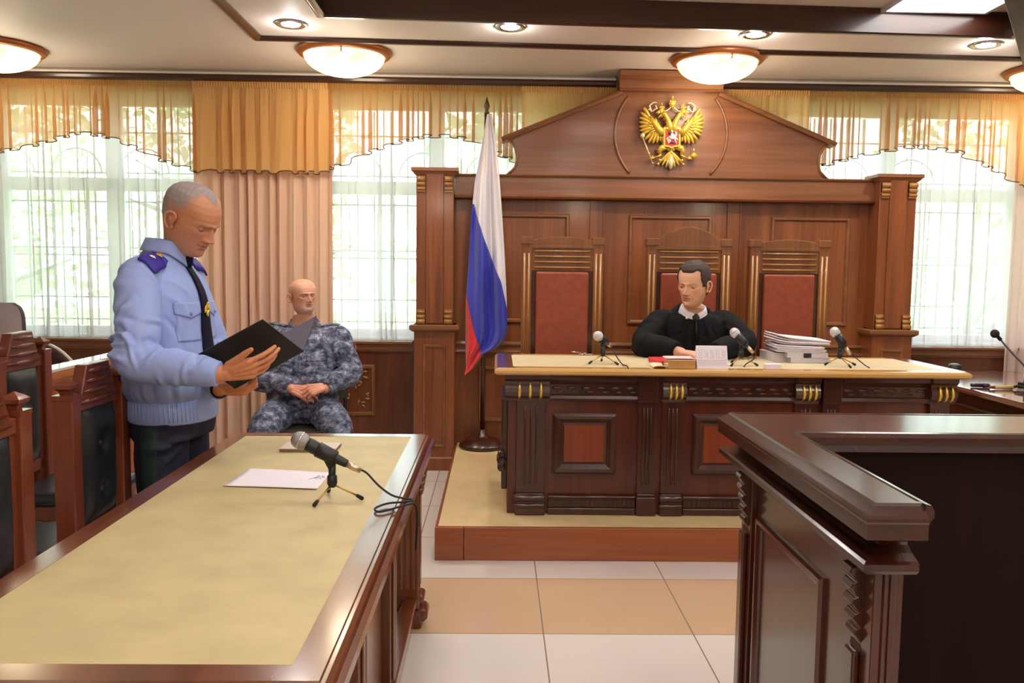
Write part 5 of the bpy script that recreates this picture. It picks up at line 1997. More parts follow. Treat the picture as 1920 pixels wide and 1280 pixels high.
# ------------------------------------------------------------------ hands
FING = [(0.030, 0.088, (0.042, 0.026, 0.021), 0.0094), (0.010, 0.093, (0.047, 0.030, 0.022), 0.0096),
        (-0.011, 0.089, (0.043, 0.028, 0.021), 0.0092), (-0.030, 0.080, (0.033, 0.021, 0.018), 0.0082)]
def hand(mb, wrist, d, n, right, k=1.0, curls=((10, 15, 10),) * 4, spread=(6, 2, -2, -6), thumb=(40, 10, 15, 10), forearm_r=0.028):
    """Palm with four jointed fingers and a thumb set at the side; returns nothing, adds to mb."""
    d = Vector(d).normalized()
    n = Vector(n)
    n = (n - d * n.dot(d)).normalized()
    s = n.cross(d) if right else d.cross(n)
    W_ = Vector(wrist)
    # palm
    for ks, kd, ln, r in FING:
        a = W_ + s * (ks * 0.55 * k) + d * 0.004
        b = W_ + s * (ks * k) + d * (kd * k)
        mb.tube(smooth_curve([a, (a + b) / 2 + n * 0.002 * k, b], 4), [0.0135 * k] * 4 + [0.0130 * k] * 4 + [0.0112 * k], 12)
        mb.sphere(b, 0.0115 * k, 12, 8)
    mb.sphere(W_ + d * 0.05 * k - n * 0.004 * k, (0.030 * k, 0.040 * k, 0.013 * k), 16, 10,
              rot=Matrix((s, d, n)).transposed())
    # fingers
    for (ks, kd, ln, r), cu, sp in zip(FING, curls, spread):
        p = W_ + s * (ks * k) + d * (kd * k)
        dirv = (d + s * math.tan(math.radians(sp))).normalized()
        ax = dirv.cross(n).normalized()      # bending about this takes the finger to the palm
        pts, rr = [p - dirv * 0.01 * k, p], [r * k, r * k]
        ang = 0.0
        for j in range(3):
            ang += math.radians(cu[j])
            dd = Matrix.Rotation(-ang, 3, ax) @ dirv
            if dd.dot(n) > dirv.dot(n) + 1e-6:
                dd = Matrix.Rotation(ang, 3, ax) @ dirv
            p = p + dd * (ln[j] * k)
            pts.append(p)
            rr.append(r * k * (0.94, 0.88, 0.74)[j])
        for j in range(1, len(pts) - 1):
            mb.tube([pts[j], (pts[j] + pts[j + 1]) / 2, pts[j + 1]], [rr[j] * 1.02, (rr[j] + rr[j + 1]) / 2 * 0.94, rr[j + 1]], 12)
            mb.sphere(pts[j], rr[j] * 1.03, 12, 8)
        mb.sphere(pts[-1], rr[-1] * 1.0, 12, 8)
    # thumb: leaves the side of the palm near its base
    out, fwd, b1, b2 = thumb
    base = W_ + d * 0.020 * k + s * 0.024 * k - n * 0.006 * k
    td = (d * math.cos(math.radians(out)) + s * math.sin(math.radians(out)) - n * math.sin(math.radians(fwd))).normalized()
    axt = td.cross(n).normalized()
    pts = [base]
    p = base
    for ln, b in ((0.042, 0), (0.033, b1), (0.026, b2)):
        if b:
            td = (td + d * math.sin(math.radians(b)) * 0.7 - n * math.sin(math.radians(b)) * 0.3).normalized()
        p = p + td * ln * k
        pts.append(p)
    rr = [0.0155 * k, 0.0120 * k, 0.0108 * k, 0.0082 * k]
    for j in range(3):
        mb.tube([pts[j], (pts[j] + pts[j + 1]) / 2, pts[j + 1]], [rr[j], (rr[j] + rr[j + 1]) / 2 * 0.97, rr[j + 1]], 12)
        mb.sphere(pts[j], rr[j] * 1.02, 12, 8)
    mb.sphere(pts[-1], rr[-1], 12, 8)

def joint_body(o, mb, voxel, skin, parent, extra=None, **colours):
    """Head grid and the remeshed torso and limbs as ONE mesh object named body."""
    Vb, Fb = remesh(mb, voxel, 3)
    n0 = len(o.V)
    Vv = np.concatenate([o.V, Vb])
    Ff = o.F + [tuple(i + n0 for i in f) for f in Fb]
    C = head_colours(o.H, skin, **colours)
    C[o.lash] = lin((66, 42, 34))[:3]
    C[o.rim] = lin((150, 90, 76))[:3]
    hand_c = np.tile(np.array(lin(extra or skin)[:3]), (len(Vb), 1))
    hand_c *= (1 + 0.05 * wob(Vb, 120, 3))[:, None]
    C = np.concatenate([C, hand_c])
    C *= (1 + 0.035 * wob(Vv, 260, 4))[:, None]
    return make_obj('body', Vv, Ff, SKIN, parent, np.clip(C, 0, 1))

class Surface:
    """Lays patches on a finished garment."""
    def __init__(self, Vv, Ff):
        self.b = BVHTree.FromPolygons([tuple(p) for p in Vv], Ff)
    def hit(self, p, d, off=0.0):
        d = Vector(d).normalized()
        h = self.b.ray_cast(Vector(p), d)
        if h[0] is None:
            h = self.b.find_nearest(Vector(p))
            return h[0] + h[1] * off
        nn = h[1] if h[1].dot(d) < 0 else -h[1]
        return h[0] + nn * off

def patch(mb, surf, fn, d, nu, nv, off, thick=0.002):
    """Grid of points fn(u,v) shot along d onto the garment, with a little thickness."""
    top = [[surf.hit(fn(i / nu, j / nv), d, off) for i in range(nu + 1)] for j in range(nv + 1)]
    bot = [[surf.hit(fn(i / nu, j / nv), d, off - thick - 0.003) for i in range(nu + 1)] for j in range(nv + 1)]
    vs = [p for r in top for p in r] + [p for r in bot for p in r]
    q = (nu + 1) * (nv + 1)
    fs = []
    for j in range(nv):
        for i in range(nu):
            a = j * (nu + 1) + i
            fs.append((a, a + 1, a + nu + 2, a + nu + 1))
            fs.append((q + a, q + a + nu + 1, q + a + nu + 2, q + a + 1))
    rim = [i for i in range(nu + 1)] + [(j + 1) * (nu + 1) - 1 for j in range(1, nv + 1)] + [nv * (nu + 1) + i for i in range(nu - 1, -1, -1)] + [j * (nu + 1) for j in range(nv - 1, 0, -1)]
    for a, b in zip(rim, rim[1:] + rim[:1]):
        fs.append((a, q + a, q + b, b))
    mb.add(vs, fs, 0, True)

def joint_folds(c, axis, r, n, seed, w_, h, reach=0.07, arc=(60, 150), face=None):
    """Bunched creases round a limb near a joint."""
    rnd = random.Random(seed)
    c, axis = Vector(c), Vector(axis).normalized()
    ref = Vector(face).normalized() if face is not None else Vector((1, 0, 0))
    u = (ref - axis * ref.dot(axis)).normalized()
    v = axis.cross(u)
    out = []
    for i in range(n):
        off = rnd.uniform(-reach, reach)
        a0 = math.radians(rnd.uniform(-90, 90))
        da = math.radians(rnd.uniform(*arc))
        sl = rnd.uniform(-0.05, 0.05)
        pts = []
        for k in range(5):
            t = k / 4
            a = a0 + da * (t - 0.5)
            pts.append(c + axis * (off + sl * (t - 0.5) * 2) + u * (r * math.cos(a)) + v * (r * math.sin(a)))
        out.append((pts, w_ * rnd.uniform(0.7, 1.3), h * rnd.choice((1, 1, -0.8)) * rnd.uniform(0.6, 1.2)))
    return out

def rot_head(turn, pitch, tilt=0.0):
    return Matrix.Rotation(math.radians(turn), 3, 'Z') @ Matrix.Rotation(math.radians(pitch), 3, 'X') @ Matrix.Rotation(math.radians(tilt), 3, 'Y')

def collar(mb, c, rx, ry, h, drop, gap, tilt=0.0, lean=0.0, flare=1.18, point=0.02, nu=40, fall=0.16):
    """Turned-down shirt collar: stands round the neck and folds over to two points in front (+y)."""
    def ang(u):
        return math.radians(gap) + (2 * PI - 2 * math.radians(gap)) * u
    def f(u, v):
        a = ang(u) + PI / 2
        e = min(u, 1 - u)
        front = max(0.0, 1 - e / fall)
        x, y = math.cos(a), math.sin(a)
        up = h * (1 - 0.35 * front)
        if v < 0.35:
            t = v / 0.35
            rr, z = 1.0 + 0.02 * t, up * t
        else:
            t = (v - 0.35) / 0.65
            rr = 1.04 + (flare - 1.04) * t
            z = up + 0.004 * math.sin(PI * t) - (drop + point * front) * t
        return (c[0] + rx * rr * x, c[1] + ry * rr * y + lean * z, c[2] + z + tilt * (ry * rr * y))
    mb.grid(f, nu, 12)
# ================================================================== STANDING MAN IN UNIFORM SHIRT
def local_of(root_loc, rotz):
    Rz = Matrix.Rotation(-rotz, 3, 'Z')
    def f(p):
        return Rz @ (Vector(p) - Vector(root_loc))
    return f

def standing_man():
    loc, rz = Vector((-1.26, 3.30, 0)), math.radians(-95)
    L = local_of(loc, rz)
    P = thing('person', 'standing person in light blue uniform shirt and navy tie reading from an open black folder', 'person', loc, rz)
    sh_r, el_r, wr_r = L((-1.316, 3.125, 1.400)), L((-1.262, 2.965, 1.115)), L((-0.965, 2.945, 1.072))
    sh_l, el_l, wr_l = L((-1.285, 3.485, 1.400)), L((-1.17, 3.50, 1.08)), L((-1.035, 3.140, 0.992))
    # ---- body
    hd = build_head(1.13, rot_head(-13, -25, 3), (0.012, 0.078, 1.622), (0.0, -0.022, 1.50), 1.06,
                    dict(nose=1.35, brow=1.3, lip=0.9, fold=1.3, bags=1.2, lines=0.3), wide=0.98, jaw=1.06, eye_open=0.05, gaze=(0, -0.5))
    mb = MB()
    loft(mb, dense([(0, 0, 0.82, 0.14, 0.10), (0, 0, 0.95, 0.15, 0.11), (0, -0.01, 1.15, 0.15, 0.10), (0, -0.03, 1.32, 0.16, 0.105), (0, -0.035, 1.43, 0.14, 0.08), (0, -0.025, 1.50, 0.07, 0.06)]))
    for a, b, c in ((sh_r, el_r, wr_r), (sh_l, el_l, wr_l)):
        limb(mb, [a * 0.85 + Vector((0, -0.03, 1.40)) * 0.15, a, (a + b) / 2, b, (b + c) / 2, c], [0.045, 0.05, 0.048, 0.043, 0.041, 0.029])
    for s in (-1, 1):
        limb(mb, [(0.085 * s, 0, 0.86), (0.09 * s, 0, 0.6), (0.09 * s, 0, 0.46), (0.09 * s, -0.01, 0.25), (0.09 * s, -0.02, 0.09)], [0.08, 0.07, 0.055, 0.052, 0.040])
        limb(mb, [(0.09 * s, -0.03, 0.06), (0.10 * s, 0.06, 0.05), (0.11 * s, 0.15, 0.035)], [0.038, 0.035, 0.025])
    d_r = L(loc + Vector((0.955, 0.10, 0.20)))
    n_r = L(loc + Vector((0.22, -0.80, -0.56)))
    hand(mb, wr_r + d_r * 0.015, d_r, n_r, True, 1.10, curls=((16, 14, 8), (20, 22, 12), (24, 26, 14), (26, 26, 14)), spread=(5, 1, -3, -7), thumb=(34, -8, 4, 6))
    mb.tube([wr_r - d_r * 0.03, wr_r + d_r * 0.03], [0.029, 0.027], 14)
    d_l = L(loc + Vector((0.95, -0.12, 0.10)))
    hand(mb, wr_l, d_l, L(loc + Vector((0.0, -0.75, -0.66))), False, 1.02, spread=(2, 0, -1, -3), curls=((40, 62, 34), (46, 64, 34), (50, 64, 34), (54, 64, 34)), thumb=(18, 26, 14, 14))
    joint_body(hd, mb, 0.0028, (198, 136, 100), P, extra=(204, 132, 94), brow=(112, 84, 66), lips=(170, 98, 84), cheek=(202, 124, 94), beard=(158, 122, 108), beard_amt=0.30, brow_amt=0.55)
    add_eyes(hd, P, (110, 120, 130))
    def scalp(H):
        x, y, z = np.abs(H[:, 0]), H[:, 1], H[:, 2]
        # receding at both temples, a tongue of hair in the middle; shaved sides fade into skin
        top = 0.196 + 0.014 * np.exp(-((x - 0.034) / 0.014) ** 2) - 0.006 * np.exp(-(x / 0.014) ** 2)
        fr = np.clip((z - top) / 0.016, 0, 1)
        side = np.clip((z - 0.118 - np.clip(y - 0.005, 0, 1) * 0.9) / 0.055, 0, 1) * np.clip((0.048 - y) / 0.03, 0, 1)
        back = np.clip((z - 0.050) / 0.06, 0, 1) * np.clip((-0.030 - y) / 0.015, 0, 1)
        return np.maximum(np.maximum(fr, side), back)
    hair_shell(hd, scalp, 0.0030, (158, 144, 142), P, noise=0.0005, skin=(198, 136, 100))
    # ---- shirt
    mb = MB()
    loft(mb, dense([(0, -0.01, 0.925, 0.170, 0.140), (0, -0.012, 0.945, 0.185, 0.152), (0, -0.016, 0.985, 0.203, 0.166), (0, -0.018, 1.08, 0.202, 0.158), (0, -0.022, 1.20, 0.202, 0.150),
                    (0, -0.030, 1.32, 0.202, 0.148), (0, -0.038, 1.39, 0.188, 0.130), (0, -0.040, 1.440, 0.150, 0.102, 2.2), (0, -0.036, 1.482, 0.108, 0.084, 2.1), (0, -0.030, 1.515, 0.076, 0.070, 2.0)], 5))
    for a, b, c, side in ((sh_r, el_r, wr_r, 1), (sh_l, el_l, wr_l, -1)):
        cuff = c + (c - b).normalized() * -0.012
        limb(mb, [Vector((0.10 * side, -0.04, 1.415)), a, a * 0.66 + b * 0.34 + Vector((0, -0.004, 0)), a * 0.3 + b * 0.7, b + (b - c).normalized() * 0.008 + Vector((0, 0, -0.004)),
                  b * 0.62 + c * 0.38 + Vector((0, 0, -0.004)), b * 0.22 + c * 0.78, cuff],
             [0.070, 0.077, 0.080, 0.077, 0.070, 0.066, 0.056, 0.044], n=6, seg=24, ends=False)
        mb.sphere(a, 0.076, 18, 12)
    V_, F_ = remesh(mb, 0.0050, 5)
    folds = []
    ua, fa = (el_r - sh_r), (wr_r - el_r)
    folds += joint_folds(el_r, fa, 0.07, 12, 5, 0.010, 0.014, 0.085, face=-ua)
    folds += joint_folds(sh_r * 0.35 + el_r * 0.65, ua, 0.078, 9, 6, 0.012, 0.013, 0.12)
    folds += joint_folds(el_r * 0.5 + wr_r * 0.5, fa, 0.062, 8, 7, 0.010, 0.012, 0.10)
    folds += joint_folds(sh_r, ua, 0.083, 5, 8, 0.016, 0.008, 0.05)
    folds += joint_folds(el_l, wr_l - el_l, 0.07, 8, 9, 0.011, 0.010, 0.08)
    # long drag lines: inner elbow upwards, armpit to chest, blousing above the waistband
    folds += [([el_r + Vector((0.05, 0.05, 0.03)), el_r + Vector((0.07, 0.0, 0.09)), el_r + Vector((0.05, -0.06, 0.16))], 0.014, 0.013),
              ([el_r + Vector((0.04, 0.07, 0.01)), el_r + Vector((0.07, 0.03, 0.07)), sh_r + Vector((0.07, -0.03, -0.15))], 0.012, -0.010),
              ([sh_r + Vector((0.0, 0.08, -0.05)), Vector((0.15, 0.13, 1.30)), Vector((0.12, 0.15, 1.20))], 0.014, 0.009),
              ([sh_r + Vector((0.02, 0.07, -0.12)), Vector((0.17, 0.11, 1.20)), Vector((0.15, 0.13, 1.10))], 0.012, -0.009),
              ([sh_r + Vector((-0.02, 0.07, 0.0)), Vector((0.12, 0.12, 1.38)), Vector((0.07, 0.14, 1.32))], 0.012, 0.007),
              ([Vector((0.10, 0.15, 1.05)), Vector((0.12, 0.15, 1.14)), Vector((0.09, 0.16, 1.22))], 0.016, 0.007)]
    rnd = random.Random(4)
    for k in range(26):
        a = 2 * PI * k / 26 + rnd.uniform(-0.1, 0.1)
        x, y = 0.20 * math.cos(a), 0.165 * math.sin(a)
        folds.append(([(x * 0.9, y * 0.9 - 0.01, 0.935), (x, y - 0.014, 0.97), (x * 1.02 + rnd.uniform(-0.02, 0.02), y - 0.016, 1.0 + rnd.uniform(0, 0.05))], 0.011, rnd.choice((1, -1)) * 0.0065))
    V_ = apply_folds(V_, F_, folds)
    shirt_mat = plain('blue_shirt_cloth', (150, 168, 222), 0.75, bump=0.06, nscale=260)
    sh = make_obj('shirt', V_, F_, shirt_mat, P)
    S = Surface(V_, F_)
    m = MB()
    secs = [(0, -0.004, 0.852, 0.178, 0.148), (0, -0.006, 0.858, 0.181, 0.151), (0, -0.008, 0.90, 0.180, 0.151), (0, -0.010, 0.938, 0.179, 0.149), (0, -0.01, 0.942, 0.172, 0.142)]
    loft(m, secs, 60)
    for k in range(60):
        a = 2 * PI * (k + 0.5) / 60
        if abs(math.cos(a)) > 0.45:
            x, y = 0.1805 * math.copysign(abs(math.cos(a)) ** (2 / 2.4), math.cos(a)), 0.1505 * math.copysign(abs(math.sin(a)) ** (2 / 2.4), math.sin(a)) - 0.008
            m.tube([(x, y, 0.862), (x, y, 0.935)], 0.0028, 6)
    m.build('waistband', shirt_mat, sh)
    m = MB()
    collar(m, (0.002, -0.020, 1.500), 0.073, 0.076, 0.048, 0.050, 9, tilt=-0.10, lean=0.15, flare=1.25, point=0.030)
    o = m.build('collar', shirt_mat, sh, fix=False)
    o.modifiers.new('thickness', 'SOLIDIFY').thickness = 0.003
    # cuffs
    for b, c in ((el_r, wr_r), (el_l, wr_l)):
        dd = (c - b).normalized()
        m = MB()
        m.tube([c - dd * 0.085, c - dd * 0.075, c - dd * 0.01, c - dd * 0.006], [0.046, 0.050, 0.0455, 0.040], 24)
        m.build('cuff', shirt_mat, sh)
    # breast pocket with pointed flap and button (his right breast), and its twin
    for sx_ in (1, -1):
        m = MB()
        cx = 0.100 * sx_
        patch(m, S, lambda u, v: (cx - 0.055 + 0.11 * u, 0.6, 1.30 - 0.135 * v), (0, -1, 0), 14, 16, 0.003, 0.003)
        m.build('pocket', shirt_mat, sh)
        m = MB()
        patch(m, S, lambda u, v: (cx - 0.060 + 0.12 * u, 0.6, 1.312 - (0.042 + 0.020 * (1 - abs(2 * u - 1))) * v), (0, -1, 0), 16, 8, 0.007, 0.004)
        fl = m.build('pocket_flap', shirt_mat, P)
        q = S.hit((cx, 0.6, 1.268), (0, -1, 0), 0.010)
        MB().sphere(q, (0.007, 0.004, 0.007), 12, 8).build('button', plain('blue_button', (120, 136, 196), 0.3), fl)
    m = MB()
    patch(m, S, lambda u, v: (-0.018 + 0.036 * u, 0.6, 1.44 - 0.48 * v), (0, -1, 0), 4, 30, 0.002, 0.002)
    m.build('button_placket', shirt_mat, sh)
    # shoulder board with star and small crest
    board = plain('violet_blue_board', (52, 42, 150), 0.55)
    for sx_ in (1, -1):
        m = MB()
        def bd(u, v):
            return Vector((sx_ * (0.098 + 0.118 * u), -0.030 + 0.056 * v + 0.006 * u, 1.8))
        patch(m, S, bd, (0, 0, -1), 14, 8, 0.012, 0.006)
        eb = m.build('shoulder_board', board, P)
        c = S.hit(bd(0.64, 0.5), (0, 0, -1), 0.015)
        nrm = (S.hit(bd(0.64, 0.5), (0, 0, -1), 0.03) - c).normalized()
        ex_ = (S.hit(bd(0.8, 0.5), (0, 0, -1), 0.015) - c).normalized()
        ey_ = nrm.cross(ex_)
        st = MB()
        pts = []
        for k in range(10):
            r = 0.0135 if k % 2 == 0 else 0.0058
            a = PI / 2 + PI * k / 5
            pts.append(c + ex_ * (r * math.cos(a)) + ey_ * (r * math.sin(a)))
        st.add(pts + [p + nrm * 0.002 for p in pts] + [c + nrm * 0.005], [(k, (k + 1) % 10, 10 + (k + 1) % 10, 10 + k) for k in range(10)] + [(10 + k, 10 + (k + 1) % 10, 20) for k in range(10)])
        st.build('star', M['gold2'], eb)
        c = S.hit(bd(0.22, 0.5), (0, 0, -1), 0.016)
        em = MB()
        for sg in (-1, 1):
            for k in range(4):
                a = 0.5 + 0.4 * k
                em.tube([c, c + ey_ * (sg * 0.013 * math.sin(a)) - ex_ * (0.013 * math.cos(a))], [0.003, 0.0015], 6)
        em.sphere(c, (0.005, 0.006, 0.004), 10, 8)
        em.sphere(c - ex_ * 0.012, 0.004, 8, 6)
        em.build('crest', M['gold'], eb)
    # ---- tie
    navy = plain('navy_tie_cloth', (14, 14, 40), 0.7, spec=0.2, bump=0.08, nscale=300)
    m = MB()
    def tw(v): return 0.016 + 0.026 * min(1, v * 1.35) - (0.02 * max(0, (v - 0.93) / 0.07))
    patch(m, S, lambda u, v: (0.004 + (2 * u - 1) * tw(v), 0.6, 1.452 - 0.44 * v), (0, -1, 0), 6, 40, 0.010, 0.004)
    tie = m.build('tie', navy, P)
    q = S.hit((0.004, 0.6, 1.462), (0, -1, 0), 0.012)
    MB().tube([q + Vector((0, -0.004, 0.022)), q + Vector((0, 0.004, 0.008)), q + Vector((0, 0.004, -0.018))], [(0.022, 0.012), (0.024, 0.014), (0.015, 0.010)], 14).build('knot', navy, tie)
    c = S.hit((0.006, 0.6, 1.278), (0, -1, 0), 0.016)
    em = MB()
    for sg in (-1, 1):
        for k in range(6):
            a = 0.35 + 0.33 * k
            em.tube([c + Vector((sg * 0.004, 0, 0)), c + Vector((sg * 0.024 * math.sin(a), -0.001, 0.024 * math.cos(a) * 0.9))], [0.0042, 0.002], 6)
        em.tube([c, c + Vector((sg * 0.007, 0.002, 0.018)), c + Vector((sg * 0.010, 0.002, 0.025))], [0.004, 0.0035, 0.0025], 8)
        em.tube([c, c + Vector((sg * 0.010, 0.001, -0.020))], [0.004, 0.002], 6)
    em.sphere(c + Vector((0, 0.002, 0.027)), 0.0045, 8, 6)
    em.sphere(c, (0.007, 0.004, 0.012), 12, 8)
    em.tube([c, c + Vector((0, 0.001, -0.026))], [0.006, 0.004], 8)
    em.build('tie_crest', M['gold'], tie)
    # ---- trousers with a dark green side stripe
    mb = MB()
    loft(mb, dense([(0, -0.005, 0.94, 0.172, 0.140), (0, -0.008, 0.86, 0.178, 0.146), (0, -0.012, 0.79, 0.180, 0.138)]))
    for s in (-1, 1):
        limb(mb, [(0.085 * s, -0.012, 0.84), (0.092 * s, -0.016, 0.72), (0.094 * s, -0.012, 0.55), (0.095 * s, -0.015, 0.42), (0.096 * s, -0.03, 0.20), (0.098 * s, -0.03, 0.065)],
             [0.098, 0.100, 0.092, 0.086, 0.078, 0.076], ends=False)
    V_, F_ = remesh(mb, 0.007, 4)
    folds = joint_folds((0.09, 0, 0.80), (0, 0, 1), 0.12, 7, 3, 0.016, 0.008, 0.06)
    V_ = apply_folds(V_, F_, folds)
    tr = make_obj('trousers', V_, F_, plain('dark_navy_cloth', (26, 27, 48), 0.75, bump=0.08, nscale=250), P)
    S2 = Surface(V_, F_)
    for sx_ in (1, -1):
        m = MB()
        patch(m, S2, lambda u, v: (sx_ * 0.6, -0.060 + 0.075 * u, 0.85 - 0.74 * v), (-sx_, 0, 0), 3, 40, 0.002, 0.002)
        m.build('side_stripe', plain('dark_green_stripe', (18, 40, 34), 0.8), tr)
    for s in (-1, 1):
        mb = MB()
        limb(mb, [(0.097 * s, -0.075, 0.055), (0.098 * s, 0.0, 0.062), (0.104 * s, 0.10, 0.045), (0.108 * s, 0.19, 0.032)], [0.042, 0.045, 0.042, 0.030])
        mb.box(0.055 * s if s > 0 else -0.14, 0.14 if s > 0 else -0.055, -0.11, 0.21, 0.002, 0.022)
        V_, F_ = remesh(mb, 0.006, 3)
        make_obj('shoe', V_, F_, plain('black_shoe', (18, 18, 20), 0.25), P)
    # watch strap on the left wrist
    m = MB()
    dd = (wr_l - el_l).normalized()
    m.tube([wr_l - dd * 0.006, wr_l + dd * 0.012], 0.034, 20)
    m.build('watch_strap', M['black'], P)
    return P
standing_man()

# folder held by the standing man
def folder():
    A, B, C_, D = Vector((-1.076, 2.962, 1.1255)), Vector((-0.822, 2.962, 1.266)), Vector((-0.709, 3.085, 1.145)), Vector((-0.963, 3.085, 1.0045))
    T = C_ + Vector((0.012, 0.170, 0.118))
    U = D + Vector((0.012, 0.170, 0.118))
    org = D
    t = thing('folder', 'open black folder held up by the standing man', 'folder', org)
    def slab(pts, th, name, mat, off=0.0):
        p = [q - org for q in pts]
        n = (p[1] - p[0]).cross(p[3] - p[0]).normalized()
        m = MB()
        lo = [q + n * off for q in p]
        hi = [q + n * (off + th) for q in p]
        m.add(lo + hi, [(3, 2, 1, 0), (4, 5, 6, 7), (0, 1, 5, 4), (1, 2, 6, 5), (2, 3, 7, 6), (3, 0, 4, 7)])
        return m.build(name, mat, t, bevel=0.0012)
    cover = plain('black_leatherette', (16, 16, 17), 0.6, bump=0.15, nscale=300)
    lining = plain('grey_violet_lining', (96, 94, 108), 0.55)
    slab([D, C_, B, A], 0.0035, 'right_cover', cover, 0.0)
    slab([D, C_, B, A], 0.001, 'right_lining', lining, -0.001)
    slab([C_, D, U, T], 0.0035, 'left_cover', cover, 0.0)
    slab([C_, D, U, T], 0.001, 'left_lining', lining, -0.001)
    e = (B - C_)
    f = (C_ - D)
    slab([D + f * 0.05 + e * 0.06, C_ - f * 0.04 + e * 0.06, C_ - f * 0.04 + e * 0.93, D + f * 0.05 + e * 0.93], 0.004, 'paper_sheets', M['paper'], -0.0055)
    m = MB()
    m.tube([D - org, C_ - org], 0.005, 10)
    m.build('spine', cover, t)
folder()

# ================================================================== SEATED GUARD
def camo_mat():
    m, nt, b = new_mat('blue_grey_camouflage')
    Lk = nt.links.new
    tc = nt.nodes.new('ShaderNodeTexCoord')
    mp = nt.nodes.new('ShaderNodeMapping')
    mp.inputs['Scale'].default_value = (1.0, 1.0, 1.5)
    Lk(tc.outputs['Object'], mp.inputs['Vector'])
    n = nt.nodes.new('ShaderNodeTexNoise')
    n.inputs['Scale'].default_value = 19
    n.inputs['Detail'].default_value = 8
    n.inputs['Roughness'].default_value = 0.74
    n.inputs['Distortion'].default_value = 0.4
    Lk(mp.outputs['Vector'], n.inputs['Vector'])
    r = nt.nodes.new('ShaderNodeValToRGB')
    r.color_ramp.interpolation = 'CONSTANT'
    els = r.color_ramp.elements
    els[0].position = 0.0
    els[0].color = lin((40, 44, 58))
    els[1].position = 0.43
    els[1].color = lin((76, 82, 102))
    e = els.new(0.50)
    e.color = lin((108, 114, 136))
    e = els.new(0.57)
    e.color = lin((150, 156, 178))
    e = els.new(0.64)
    e.color = lin((192, 198, 214))
    Lk(n.outputs['Fac'], r.inputs['Fac'])
    Lk(r.outputs['Color'], b.inputs['Base Color'])
    b.inputs['Roughness'].default_value = 0.85
    return m

